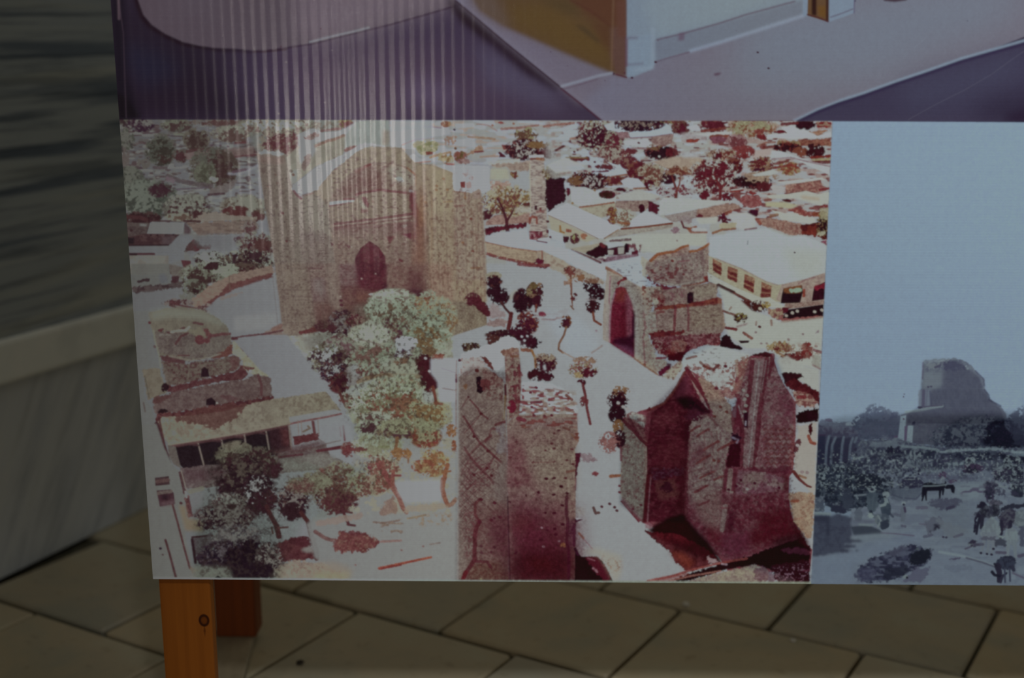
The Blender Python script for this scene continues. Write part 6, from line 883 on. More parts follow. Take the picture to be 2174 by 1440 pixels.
    # arch of the mosque porch
    P([(455, 560), (500, 545), (560, 560), (600, 660), (630, 780), (632, 980), (620, 1185), (520, 1130), (400, 1050), (402, 860), (420, 700)], (112, 24, 44), tex=[((126, 50, 62), (3, 2.4), .55, .6)]); P([(470, 560), (560, 560), (570, 680), (440, 680)], (126, 54, 46), .8, soft=4); P([(410, 800), (560, 760), (556, 1000), (410, 1000)], (108, 26, 42), .6, soft=8); P([(540, 600), (600, 680), (600, 1020), (560, 1020), (548, 760)], (140, 84, 94), .8, soft=3, tex=[((118, 44, 64), (2.4, 4), .55, .7)]); P([(610, 740), (634, 800), (632, 1000), (600, 1020), (600, 860)], (62, 6, 36), .95, soft=1); P([(400, 1050), (440, 1010), (560, 990), (632, 960), (622, 1150), (520, 1110)], (58, 8, 32), .95, soft=3); P([(420, 1060), (560, 1080), (622, 1120), (618, 1190), (520, 1130)], (104, 54, 76), .8, soft=3); P([(505, 700), (556, 680), (552, 980), (500, 1000)], (84, 6, 24), .6, soft=4)
    P([(460, 510), (500, 480), (550, 465), (560, 480), (500, 500), (480, 540)], (112, 34, 44)); P([(515, 455), (552, 455), (550, 475), (520, 475)], (104, 36, 40)); P([(370, 420), (400, 440), (420, 620), (400, 800), (395, 1040), (345, 1020), (350, 800)], (146, 138, 130), .7, soft=2); S([(405, 455), (395, 700)], 3, (128, 64, 84), .6); S([(560, 560), (610, 680), (640, 800), (640, 1180)], 7, (150, 144, 132), .8, soft=1); S([(445, 600), (410, 720), (400, 860), (398, 1040)], 4, (144, 104, 112), .7)
    P([(490, 510), (530, 500), (540, 530), (500, 545)], (146, 136, 128), .8)
    # long white roofed hall
    at(1400, 480)
    P([(450, 100), (700, 50), (880, 30), (960, 20), (1160, 95), (1300, 90), (1460, 150), (1500, 180), (1485, 420), (1320, 470), (1060, 530), (960, 500), (740, 380), (450, 270)], (152, 159, 164), soft=1); P([(1100, 200), (1490, 220), (1480, 430), (1250, 490)], (150, 154, 148), .6, soft=10); P([(790, 130), (800, 130), (798, 170), (785, 165)], (112, 108, 118), .8); D([(1215, 237)], 3, (80, 60, 72)); D([(158, 130)], 3, (120, 96, 96), .8)
    P([(448, 270), (740, 385), (960, 500), (1050, 530), (1100, 525), (1100, 690), (930, 660), (700, 560), (520, 470), (440, 420)], (146, 142, 124)); S([(500, 290), (740, 385), (960, 500), (1060, 530)], 3, (136, 116, 108), .6)
    for q in (((478, 290), (560, 335), (555, 450), (480, 400)), ((615, 360), (705, 390), (695, 510), (610, 470)), ((765, 430), (858, 470), (845, 605), (755, 555)), ((918, 500), (1008, 540), (1000, 640), (910, 645))):
        P(q, (126, 84, 70), tex=[((142, 122, 100), 5, .6, .6)]); (a, b, c, d) = [np.array(v, float) for v in q]
        for t0, t1 in ((.35, .62), (.72, .97)): P([a + (d - a) * t0, b + (c - b) * t0, b + (c - b) * t1, a + (d - a) * t1], (92, 26, 36), .9, rough=.8, tex=[((124, 74, 64), 5, .66, .6)])
    P([(430, 410), (520, 480), (700, 560), (930, 650), (990, 640), (1130, 730), (1120, 745), (950, 720), (800, 680), (670, 600), (530, 530), (440, 500)], (154, 156, 150)); S([(530, 535), (600, 570), (665, 600)], 9, (62, 24, 28), .95, rough=.3); S([(670, 605), (740, 640), (815, 680)], 6, (90, 40, 36), .95, rough=.6); T(770, 700, 50, 30, [((84, 34, 34), .05, 0)], k=270, s=4); T(890, 730, 66, 50, [((68, 28, 28), .05, 0)], k=271, s=4); D([(905, 742)], 6, (154, 150, 138)); T(955, 710, 36, 30, [((134, 116, 72), .15, 0)], k=272, s=4); S([(740, 690), (810, 740)], 5, (84, 36, 34), rough=.6)
    P([(1100, 525), (1300, 480), (1488, 420), (1480, 680), (1380, 690), (1120, 700), (1050, 660)], (144, 130, 122), tex=[((130, 108, 106), 6, .55, .5)]); P([(1115, 560), (1280, 530), (1290, 590), (1265, 690), (1090, 695), (1100, 620)], (40, 14, 26)); P([(1115, 560), (1280, 530), (1270, 600), (1160, 605), (1120, 600)], (122, 76, 50), .9, soft=1); P([(1165, 565), (1275, 555), (1285, 595), (1180, 600)], (128, 150, 134), .95, rough=1); P([(1290, 565), (1312, 565), (1310, 640), (1285, 640)], (122, 54, 44)); P([(1390, 550), (1490, 500), (1480, 660), (1370, 675), (1380, 600)], (52, 12, 28)); P([(1390, 545), (1490, 500), (1488, 560), (1400, 580)], (118, 30, 48), .9, rough=2); S([(1250, 520), (1310, 485), (1400, 460)], 3, (122, 84, 90), .7)
    P([(1130, 700), (1480, 670), (1475, 705), (1170, 745), (1120, 735)], (134, 116, 108), tex=[((118, 84, 82), 4, .6, .6)]); P([(1160, 750), (1475, 705), (1470, 815), (1110, 845), (1090, 830)], (40, 14, 24)); P([(975, 745), (1060, 740), (1120, 735), (1110, 845), (1060, 840), (980, 800)], (140, 122, 104), rough=1, tex=[((112, 52, 62), 5, .62, .8)]); P([(1110, 735), (1160, 730), (1160, 770), (1110, 790)], (84, 20, 36), rough=1); P([(1070, 820), (1150, 830), (1470, 805), (1470, 825), (1120, 865)], (128, 76, 76), rough=1); D([(1140, 805), (1195, 780), (1240, 765), (1395, 770), (1460, 755)], 5.5, (146, 140, 134)); S([(1100, 862), (1300, 845), (1470, 820)], 5, (136, 124, 116), .8, rough=.8)
    P([(520, 540), (680, 620), (830, 760), (980, 810), (1100, 870), (1470, 830), (1440, 1290), (1100, 1200), (1000, 1100), (780, 1100), (640, 1000), (600, 930), (580, 700)], (152, 156, 152), soft=1)
    S([(575, 765), (680, 800)], 5, (98, 50, 44), .9, rough=.8); T(730, 830, 52, 42, [((62, 26, 30), .0, 0), ((112, 100, 58), .6, -.5)], k=273, s=4); P([(690, 900), (800, 870), (780, 890), (690, 915)], (122, 92, 96), .9, soft=1); S([(600, 915), (690, 930)], 6, (104, 44, 48), rough=.8); S([(755, 960), (830, 1010)], 6, (114, 60, 52), .9, rough=.8); P([(710, 1030), (810, 1030), (800, 1050), (730, 1055)], (48, 16, 28)); P([(560, 1000), (600, 970), (640, 1000), (660, 1050), (720, 1080), (775, 1115), (640, 1105), (545, 1080)], (44, 14, 24), rough=1); D([(900, 905)], 5, (84, 36, 44)); D([(965, 1055), (1030, 1050), (915, 1055), (865, 955), (1290, 970)], 4, (116, 88, 96), .8); S([(870, 860), (868, 890)], 4, (124, 98, 94), .8); S([(1005, 850), (1008, 890)], 5, (122, 92, 84), .8); S([(630, 750), (645, 730)], 4, (118, 92, 84), .8); P([(1400, 970), (1430, 930), (1440, 960)], (122, 104, 116), .8, rough=1)
    T(1090, 1090, 110, 50, [((134, 118, 90), .15, 0), ((112, 70, 58), .6, .1)], k=274, s=4); T(1045, 1100, 26, 20, [((92, 34, 36), .0, 0)], k=275); T(1150, 1195, 56, 42, [((70, 18, 30), -.05, 0)], k=276, s=4); T(1260, 1170, 90, 36, [((112, 62, 58), .1, 0), ((92, 34, 40), .45, 0)], k=277, s=4); T(1325, 1120, 44, 66, [((112, 44, 44), .05, 0)], k=278, s=4); S([(1390, 1115), (1450, 1135)], 6, (112, 72, 76), .9, rough=.6); P([(1360, 1170), (1450, 1160), (1445, 1280), (1380, 1260)], (134, 134, 128), .8, rough=2); S([(1380, 1250), (1445, 1285)], 4, (122, 96, 100), .7); S([(1050, 1130), (1120, 1170)], 5, (128, 96, 66), .8); D([(1160, 1020), (1410, 1080)], 5, (122, 96, 100), .7); K([(1050, 1060), (1440, 1060), (1440, 1180), (1050, 1180)], (124, 96, 88), 6, .66, .7, k=44)
    # ---------------- right pylon
    at(1280, 720, 3.691)
    P([(620, 180), (640, 130), (800, 50), (960, 70), (1130, 110), (1200, 180), (1040, 420), (900, 440), (760, 300), (640, 230)], (152, 157, 158), rough=1.5)
    P([(150, 620), (300, 560), (380, 540), (480, 500), (580, 370), (640, 250), (660, 230), (760, 290), (840, 520), (1040, 620), (1060, 500), (1020, 400), (1060, 200), (1160, 130), (1310, 110), (1340, 160), (1370, 260), (1420, 360), (1480, 450), (1510, 500), (1510, 700), (1500, 860), (1490, 1040), (1460, 1080), (1455, 1200), (1470, 1360), (1500, 1440), (1590, 1600), (1640, 1650), (1620, 1830), (980, 1820), (900, 1700), (600, 1560), (310, 1440), (150, 1250), (145, 900)], (116, 62, 70), tex=[((104, 40, 54), 6, .5, .6)])
    # left narrow face
    P([(145, 640), (200, 690), (350, 850), (345, 1060), (315, 1430), (150, 1260), (135, 1200), (145, 900)], (136, 124, 112), tex=[((122, 100, 94), 4, .56, .6), ((112, 62, 64), 4.5, .72, .7)]); P([(150, 630), (200, 600), (300, 640), (345, 780), (350, 850), (260, 760), (180, 680)], (122, 80, 78), rough=1.5, tex=[((92, 30, 44), 5, .58, .8)]); P([(160, 600), (230, 570), (330, 600), (330, 700), (250, 640)], (148, 146, 138), .9, rough=2, tex=[((100, 40, 48), 5, .66, .8)]); S([(160, 640), (240, 720), (300, 790), (345, 830)], 7, (96, 34, 44), .9, rough=.6); S([(195, 600), (270, 740)], 6, (92, 34, 44), .8, rough=.8); P([(135, 1270), (160, 1260), (300, 1420), (280, 1440)], (98, 34, 46)); P([(140, 1230), (310, 1400), (312, 1440), (150, 1290)], (132, 100, 102), .6, soft=2); D([(130, 1150), (130, 1200), (235, 1330), (300, 1300)], 4.5, (104, 44, 56))
    # inner dark bay
    P([(345, 850), (380, 580), (480, 510), (580, 380), (640, 260), (690, 320), (820, 570), (720, 620), (680, 700), (660, 900), (640, 1200), (640, 1440), (380, 1430), (320, 1440), (350, 1060)], (92, 28, 44), tex=[((108, 52, 62), (7, 3), .58, .7), ((72, 14, 30), 12, .55, .7)]); P([(560, 450), (700, 440), (820, 560), (820, 600), (660, 520), (580, 500)], (40, 10, 22), .95, soft=4); P([(600, 480), (740, 480), (700, 560), (620, 540)], (36, 8, 20), .9, soft=3); S([(350, 560), (420, 530), (480, 500), (530, 440), (580, 370), (640, 260)], 6, (104, 50, 46), .8, rough=.8); P([(340, 560), (370, 530), (375, 560), (320, 580)], (92, 34, 44), rough=1)
    P([(640, 280), (670, 300), (700, 430), (620, 440), (560, 470), (590, 380)], (98, 44, 60), .8, soft=3); P([(380, 600), (560, 560), (600, 640), (420, 720)], (108, 44, 56), .6, soft=6, tex=[((128, 76, 80), (6, 3), .6, .6)]); P([(400, 820), (640, 780), (640, 960), (560, 1010), (400, 980)], (96, 32, 46), .6, soft=6, tex=[((116, 60, 66), 5, .6, .6)]); P([(360, 1020), (640, 1010), (640, 1060), (400, 1100)], (74, 22, 44), .7, rough=3, tex=[((104, 70, 86), 5, .62, .7)]); P([(400, 1120), (560, 1090), (600, 1240), (440, 1260)], (112, 72, 66), .6, rough=4, tex=[((92, 36, 50), 5, .55, .7)]); P([(600, 950), (680, 900), (680, 1440), (590, 1440)], (66, 12, 24), .7, soft=8); P([(640, 640), (690, 640), (670, 900), (640, 900)], (62, 10, 26), .7, soft=4)
    S([(350, 1070), (335, 1250), (320, 1430)], 6, (88, 24, 34), .85); S([(375, 1080), (360, 1260), (350, 1430)], 3, (138, 104, 108), .6, rough=.6); S([(365, 1070), (348, 1260), (335, 1430)], 3, (92, 30, 40), .7)
    # lit flank of the bay with raking brick bands
    P([(700, 600), (820, 600), (1000, 640), (1020, 720), (960, 960), (950, 1080), (920, 1440), (700, 1440), (660, 1200), (670, 900), (680, 700)], (130, 110, 102), .95, rough=2, tex=[((112, 70, 74), 5, .56, .7), ((140, 126, 114), 8, .6, .6)]); P([(660, 250), (700, 260), (830, 520), (830, 570), (760, 470)], (138, 116, 112), rough=1); S([(655, 230), (700, 300), (760, 390), (810, 470), (835, 530)], 9, (92, 26, 40), .95, rough=.4); S([(720, 470), (780, 530), (825, 570)], 9, (62, 14, 28), .9, rough=.5)
    P([(740, 290), (830, 330), (940, 420), (1010, 540), (1030, 660), (1000, 740), (900, 660), (840, 540), (780, 390)], (136, 116, 104), rough=1.5, tex=[((126, 98, 92), 4, .56, .6)]); S([(820, 590), (900, 680)], 4, (112, 66, 66), .7); D([(920, 530), (970, 572), (875, 605), (900, 802), (905, 955), (870, 950)], 5.5, (112, 58, 52)); T(700, 600, 70, 40, [((80, 28, 44), .1, 0)], k=280, s=4)
    P([(690, 850), (800, 800), (830, 960), (700, 1000), (680, 1200), (760, 1300), (700, 1440), (640, 1440), (650, 1000)], (98, 36, 50), .6, soft=7, tex=[((122, 82, 84), 4, .6, .6)])
    for x0, y0, x1, y1 in ((740, 760, 830, 705), (790, 870, 905, 800), (735, 975, 840, 910), (760, 1090, 870, 1040), (870, 1105, 945, 1075), (720, 1200, 820, 1150), (760, 1310, 860, 1260), (900, 870, 1010, 815), (690, 720, 760, 680), (940, 850, 1040, 800)):
        S([(x0, y0), ((x0 + x1) / 2, (y0 + y1) / 2 - 4), (x1, y1)], 5, (112, 52, 52), .85, rough=.7, k=x0)
    for x in (790, 850, 890): S([(x, 720), (x + 14, 900), (x - 6, 1060)], 2.5, (116, 66, 66), .5, rough=.8)
    for y in range(900, 1180, 46): S([(700, y), (800, y - 34)], 2.5, (112, 60, 62), .5, rough=.8, k=y)
    # ragged white top with rubble
    K([(640, 200), (1040, 180), (1040, 440), (880, 430), (760, 300)], (122, 84, 82), 6, .62, .9, k=45, soft=1); S([(790, 210), (860, 245), (905, 205)], 6, (96, 44, 44), .9, rough=.5); S([(655, 155), (730, 135)], 5, (112, 66, 58), .8, rough=.6); D([(960, 212), (890, 385)], 6, (92, 32, 46)); S([(760, 180), (820, 230)], 5, (104, 56, 48), .8, rough=.8); S([(930, 335), (1010, 350)], 5, (112, 52, 54), .8, rough=.6); P([(1030, 180), (1140, 130), (1160, 260), (1080, 420), (1000, 440), (1060, 280)], (126, 86, 82), .9, rough=4, tex=[((104, 40, 48), 5, .56, .8), ((146, 138, 126), 5, .64, .8)]); P([(880, 400), (1060, 400), (1060, 470), (940, 460)], (118, 62, 68), .8, rough=3, tex=[((142, 122, 114), 5, .6, .7)]); P([(830, 250), (960, 260), (1000, 330), (900, 380), (850, 330)], (150, 154, 154), .7, rough=3)
    P([(1150, 125), (1270, 100), (1330, 120), (1330, 150), (1200, 130)], (66, 20, 30), rough=1)
    # fluted shaft and right face
    P([(1150, 150), (1330, 140), (1360, 260), (1270, 400), (1240, 700), (1190, 1000), (1060, 1020), (1090, 700), (1060, 500), (1100, 300)], (124, 82, 84), .95, rough=1, tex=[((106, 44, 56), 5, .54, .7), ((138, 118, 112), 6, .62, .7)]); P([(1190, 160), (1270, 150), (1230, 500), (1180, 980), (1100, 1000), (1140, 600)], (136, 114, 110), .8, soft=2, tex=[((118, 72, 78), (3, 6), .55, .7)])
    for q in (((1170, 180), (1150, 400), (1120, 600)), ((1285, 160), (1255, 380), (1225, 600), (1190, 1000)), ((1065, 480), (1060, 600), (1090, 700), (1080, 1000)), ((1330, 130), (1310, 300))): S(q, 10, (100, 28, 44), .8, rough=.5)
    S([(1225, 180), (1200, 420), (1170, 700), (1140, 1000)], 3, (148, 138, 132), .6, rough=.6); S([(1280, 170), (1240, 420)], 3, (140, 124, 120), .5, rough=.6); D([(1100, 400), (1110, 470), (1120, 520), (1110, 570), (1130, 440)], 6, (146, 138, 128), .9); S([(1060, 520), (1085, 600), (1105, 600)], 4, (146, 130, 128), .8, rough=.4); P([(1100, 580), (1140, 570), (1135, 700), (1105, 690)], (62, 14, 34)); P([(1112, 640), (1126, 640), (1124, 680), (1112, 680)], (142, 130, 136)); P([(1000, 740), (1060, 740), (1090, 790), (1020, 800)], (50, 14, 36), rough=2); S([(1010, 770), (1060, 790), (1040, 830)], 4, (134, 116, 130), .8, rough=.8); P([(990, 820), (1080, 810), (1070, 1010), (960, 1000), (980, 920)], (66, 10, 26), rough=2); P([(1000, 560), (1060, 480), (1080, 640), (1020, 740)], (104, 36, 50), .8, rough=2)
    P([(1340, 200), (1420, 360), (1510, 500), (1505, 860), (1490, 1040), (1240, 1040), (1190, 1000), (1240, 700), (1270, 420)], (126, 86, 88), .85, rough=1, tex=[((106, 44, 58), 4, .54, .6), ((138, 118, 112), 7, .6, .6)]); P([(1400, 370), (1510, 500), (1500, 680), (1400, 600)], (110, 44, 62), .6, soft=6)
    for i in range(8):
        for j in range(5):
            x = 1260 + j * 48 + (i % 2) * 18; y = 700 + i * 38
            S([(x, y + 12), (x + 16, y), (x + 34, y + 18)], 4, (108, 50, 52), .75, rough=.6, k=i * 7 + j)
    P([(1240, 1010), (1490, 990), (1480, 1060), (1280, 1050), (1150, 1040), (1150, 1010)], (92, 26, 44), .8, rough=3); P([(1060, 1030), (1240, 1040), (1450, 1090), (1450, 1200), (1040, 1220), (1040, 1100)], (124, 86, 92), .85, rough=2, tex=[((108, 48, 64), 5, .55, .7), ((138, 122, 112), 8, .64, .6)]); P([(1100, 1050), (1240, 1060), (1300, 1100), (1120, 1140)], (134, 112, 102), .6, soft=5)
    for x in (960, 1000, 1040): S([(x, 1030), (x - 20, 1250), (x - 40, 1480)], 7 if x != 1000 else 10, (100, 36, 48) if x != 1000 else (136, 116, 106), .75, rough=.7)
    D([(985, 1180), (1080, 1105), (1045, 1150), (1190, 1130), (1380, 1165), (1100, 1250), (1200, 1235), (1260, 1225), (1140, 1250), (1330, 1300), (1150, 1370)], 5, (84, 16, 40)); D([(1205, 1275), (1130, 1175), (990, 1215)], 5, (146, 136, 130)); P([(965, 1190), (1020, 1190), (1010, 1240), (970, 1240)], (138, 122, 112), .9, rough=1); S([(1090, 1240), (1330, 1205), (1450, 1190)], 4, (100, 40, 56), .7, rough=.8)
    P([(1420, 1060), (1460, 1080), (1455, 1200), (1470, 1360), (1500, 1440), (1420, 1440), (1400, 1260)], (84, 14, 28), .8, soft=3)
    # lower body in deep red
    at(1280, 900, 4.0)
    P([(720, 700), (1000, 560), (1160, 620), (1560, 560), (1600, 760), (1700, 960), (1500, 1000), (1150, 1150), (980, 1110), (860, 960), (740, 840)], (108, 44, 56), .8, rough=4, tex=[((122, 84, 86), 5, .58, .7), ((86, 18, 36), 8, .58, .7)]); P([(780, 600), (980, 560), (1020, 760), (1000, 900), (880, 860), (800, 740)], (128, 104, 96), .75, soft=7, tex=[((112, 62, 64), 4, .56, .6)]); P([(1300, 760), (1560, 700), (1620, 800), (1690, 960), (1480, 1000), (1240, 1050), (1180, 960), (1300, 900)], (84, 10, 26), .85, soft=10); P([(1000, 960), (1240, 900), (1240, 1100), (1040, 1130)], (104, 44, 62), .6, soft=8, tex=[((84, 18, 40), 5, .56, .6)]); P([(880, 880), (1000, 900), (1000, 1060), (900, 980)], (96, 22, 34), .7, soft=6); S([(1040, 700), (1010, 900)], 10, (136, 118, 110), .7, rough=.6); P([(1060, 740), (1120, 730), (1120, 900), (1040, 920)], (72, 10, 32), .7, soft=5)
    S([(820, 690), (900, 655)], 5, (104, 44, 50), .8, rough=.7); S([(790, 580), (880, 525)], 5, (108, 48, 52), .8, rough=.7); S([(1010, 715), (1080, 715)], 4, (112, 48, 56), .7); T(540, 540, 50, 40, [((72, 24, 40), .2, 0)], k=281)
    P([(430, 860), (560, 790), (680, 760), (760, 860), (900, 1010), (1010, 1170), (960, 1180), (700, 1060), (520, 1000), (380, 910)], (40, 4, 12), soft=3); P([(350, 900), (430, 920), (640, 940), (840, 1040), (1000, 1170), (900, 1200), (760, 1250), (700, 1250), (600, 1160), (560, 1080), (430, 980)], (84, 18, 28), .95, rough=2, tex=[((60, 8, 18), 10, .5, .7)]); P([(560, 1090), (680, 1080), (780, 1180), (720, 1250)], (112, 48, 38), .8, soft=5); P([(560, 980), (860, 1040), (980, 1160), (800, 1140), (600, 1060)], (46, 4, 14), .8, soft=6)
    P([(360, 850), (420, 840), (420, 880), (370, 900)], (124, 84, 92), .7, rough=2)
    P([(870, 1125), (900, 1120), (930, 1145), (990, 1165), (960, 1180), (900, 1185)], (138, 118, 122), .9, rough=1.5)
    P([(960, 1200), (1250, 1120), (1480, 1030), (1700, 960), (1760, 1050), (1755, 1350), (1680, 1350), (1440, 1250), (1300, 1200), (1100, 1230), (700, 1340), (540, 1340)], (38, 4, 14), rough=1.5); P([(1500, 1060), (1700, 1050), (1760, 1080), (1760, 1110), (1560, 1100)], (84, 34, 52), .7, rough=2.5); P([(1600, 870), (1640, 820), (1740, 1000), (1760, 1060), (1660, 1000)], (62, 8, 22), .8, soft=3); P([(1500, 960), (1700, 920), (1720, 1000), (1400, 1060)], (38, 4, 14), .7, soft=5)
    S([(380, 1335), (600, 1290), (720, 1250), (960, 1190), (1120, 1160), (1220, 1145)], 5, (128, 62, 58), .8, rough=.6); S([(560, 1335), (760, 1290), (1000, 1250)], 4, (136, 92, 84), .7, rough=.5); P([(400, 1330), (700, 1260), (740, 1280), (500, 1345)], (122, 50, 44), .7, soft=2); S([(1010, 1190), (1050, 1195)], 4, (142, 122, 132), .8)
    P([(740, 1335), (1000, 1260), (1300, 1195), (1420, 1250), (1400, 1345), (700, 1350)], (128, 116, 108), rough=2, tex=[((112, 92, 92), 5, .56, .6), ((134, 128, 112), 10, .6, .6)]); P([(1300, 1200), (1440, 1250), (1500, 1340), (1300, 1345), (1280, 1280)], (96, 60, 76), .7, rough=4); P([(1420, 1200), (1760, 1150), (1755, 1350), (1480, 1350)], (58, 6, 24), .9, rough=2.5); K([(1440, 1220), (1755, 1180), (1750, 1345), (1440, 1345)], (128, 92, 104), 4, .8, .8, k=46); S([(1700, 1250), (1755, 1240)], 3, (112, 50, 70), .6)
    # right margin of the print
    at(1280, 720, 3.691)
    P([(1360, 170), (1440, 130), (1600, 220), (1690, 240), (1690, 420), (1560, 330), (1420, 300)], (150, 153, 150), .9, soft=1); P([(1400, 270), (1480, 262), (1560, 275), (1595, 300), (1540, 310), (1500, 330), (1420, 350)], (52, 16, 26), rough=2); P([(1420, 350), (1500, 310), (1600, 360), (1700, 420), (1700, 520), (1620, 470), (1480, 400)], (84, 26, 34), rough=1.5, tex=[((62, 12, 22), 8, .58, .7)]); P([(1480, 400), (1620, 430), (1690, 500), (1640, 540), (1520, 520)], (136, 112, 104), rough=2.5, tex=[((104, 40, 48), 5, .58, .8)]); S([(1530, 455), (1580, 455)], 8, (112, 34, 44), .9, rough=.6); P([(1510, 590), (1580, 560), (1690, 540), (1690, 640), (1600, 660), (1520, 650)], (38, 8, 18), rough=2); P([(1600, 560), (1690, 590), (1690, 640), (1600, 650)], (46, 14, 26), .8, soft=2)
    P([(1520, 680), (1680, 650), (1670, 900), (1660, 1230), (1500, 1060), (1500, 900), (1530, 800)], (146, 142, 138), .95, rough=1.5); P([(1610, 670), (1640, 660), (1640, 760), (1610, 740)], (66, 14, 24), rough=1); S([(1610, 760), (1630, 810), (1660, 820)], 7, (124, 56, 40), .9, rough=.5); P([(1500, 800), (1540, 780), (1560, 810), (1510, 900), (1495, 960)], (84, 18, 36), .9, rough=2); D([(1525, 832)], 6, (146, 140, 142)); S([(1495, 1040), (1540, 1100), (1600, 1150), (1630, 1160)], 8, (98, 46, 46), w1=4, rough=.5); S([(1540, 1070), (1590, 1090)], 5, (122, 84, 58), .8, rough=.8); D([(1560, 1040), (1600, 1045)], 6, (124, 100, 108), .6)
    P([(1450, 1200), (1660, 1210), (1640, 1560), (1600, 1560), (1490, 1420), (1470, 1300)], (136, 114, 96), .9, rough=2, tex=[((144, 130, 114), 12, .5, .7), ((120, 76, 66), 6, .68, .6)]); S([(1480, 1270), (1530, 1268)], 6, (128, 68, 50), .8, rough=.8)
    # bushes left of the right pylon
    T(130, 410, 66, 36, [((122, 92, 68), .25, 0)], k=282, s=3); T(120, 480, 72, 62, [((72, 30, 34), .1, 0), ((46, 12, 26), .3, .1)], k=283, s=4); T(110, 590, 56, 60, [(( 46, 14, 26), -.1, 0)], k=284, s=5); D([(120, 500), (160, 530), (190, 545)], 6, (144, 140, 138)); T(120, 690, 36, 50, [((112, 80, 54), .1, 0)], k=285, s=3); T(125, 780, 46, 60, [((58, 20, 32), .05, 0)], k=286, s=4); T(50, 810, 70, 70, [((124, 84, 80), .15, 0)], k=287, s=3); S([(140, 850), (142, 950)], 5, (104, 44, 54), .8, rough=.6); S([(60, 1080), (130, 1070)], 6, (122, 76, 56), .9, rough=.6)
    # pale margin under the print
    at(0, 0, 1)
    S([(200, 1228.5), (1100, 1235.2), (1722, 1238.6), (2174, 1242.2), (2800, 1247)], 5, (122, 128, 116), .85, soft=1)
    # weights of the ruins in the old colour print
    at(0, 0, 1)
    shade([(972, 800), (1000, 778), (1075, 790), (1080, 1240), (968, 1240)], (.60, .57, .57), 3)
    shade([(1075, 760), (1104, 760), (1108, 880), (1222, 885), (1224, 1240), (1082, 1240)], (.78, .78, .76), 4)
    shade([(1300, 590), (1345, 600), (1372, 640), (1370, 560), (1500, 525), (1503, 585), (1530, 620), (1540, 720), (1400, 790), (1370, 770), (1290, 715)], (.78, .82, .90), 4)
    shade([(1320, 890), (1350, 880), (1370, 900), (1368, 1110), (1316, 1070)], (.56, .62, .66), 3)
    shade([(1465, 850), (1500, 850), (1560, 850), (1590, 760), (1645, 755), (1690, 860), (1676, 1010), (1690, 1130), (1722, 1180), (1722, 1240), (1560, 1200), (1480, 1160), (1455, 1100)], (.66, .74, .84), 5)
    shade([(1370, 880), (1452, 800), (1465, 880), (1455, 1110), (1366, 1105)], (.58, .50, .55), 4)
    K([(1460, 830), (1690, 780), (1690, 1150), (1460, 1120)], (66, 18, 32), 5, .80, .45, k=47, soft=4)
    K([(1300, 560), (1530, 560), (1530, 780), (1300, 700)], (70, 22, 32), (6, 3), .86, .4, k=49, soft=4)
    K([(1084, 900), (1222, 900), (1222, 1230), (1084, 1230)], (70, 20, 32), 4, .82, .45, k=50, soft=4)
    # denser lattice low on the centre pylon
    for i in range(9):
        y = 900 + i * 22
        S([(978, y + 22), (1010, y - 12), (1052, y - 40)], 1.6, (74, 34, 38), .5, rough=.7, k=i); S([(980, y - 6), (1016, y + 28), (1062, y + 66)], 1.6, (74, 34, 38), .5, rough=.7, k=i + 20)
    # trees of the courtyard: olive masses with brown depths
    shade([(655, 690), (780, 635), (900, 630), (960, 680), (880, 760), (950, 900), (900, 950), (770, 950), (730, 860)], (.84, .88, .84), 10)
    K([(660, 690), (780, 640), (960, 660), (890, 770), (950, 940), (770, 940), (700, 820)], (66, 46, 34), 5.5, .72, .7, k=51, soft=8)
    shade([(440, 960), (560, 940), (700, 1000), (790, 985), (740, 1090), (640, 1110), (600, 1235), (410, 1235)], (.82, .90, .84), 6)
    shade([(410, 1080), (500, 1050), (590, 1110), (595, 1235), (410, 1235)], (.78, .82, .78), 6)
    K([(440, 960), (600, 950), (600, 1230), (420, 1230)], (44, 30, 26), 6, .68, .6, k=53, soft=8)
    K([(600, 1010), (780, 975), (860, 960), (830, 1030), (680, 1090)], (74, 58, 40), 5, .74, .7, k=54, soft=6)
    # carved piers of the portal
    for x0, x1 in ((556, 590), (572, 612), (594, 634), (640, 668), (655, 690), (676, 706)): S([(x0, 350 if x0 < 600 else 440), ((x0 + x1) / 2, 530), (x1, 690)], 1.8, (84, 66, 54), .35)
    for x0, x1 in ((905, 915), (926, 934), (944, 952), (968, 974), (986, 992), (1000, 1008), (1012, 1022)): S([(x0, 420), ((x0 + x1) / 2, 520), (x1, 630)], 2, (98, 76, 60), .3, rough=.5); S([(x0 + 4, 420), ((x0 + x1) / 2 + 4, 520), (x1 + 4, 630)], 2, (148, 132, 108), .3, rough=.5)
    K([(548, 335), (700, 420), (720, 700), (605, 710)], (82, 56, 48), (4, 3), .84, .55, k=55, soft=3)
    K([(900, 370), (1022, 410), (1030, 640), (900, 640)], (104, 68, 54), (4, 4), .80, .55, k=56, soft=3)
    K([(700, 330), (880, 340), (890, 640), (720, 650)], (90, 48, 46), (5, 3), .82, .6, k=57, soft=3)
    S([(200, 1228.5), (1100, 1235.2), (1722, 1238.6), (2174, 1242.2), (2800, 1247)], 5, (122, 128, 116), .85, soft=1)
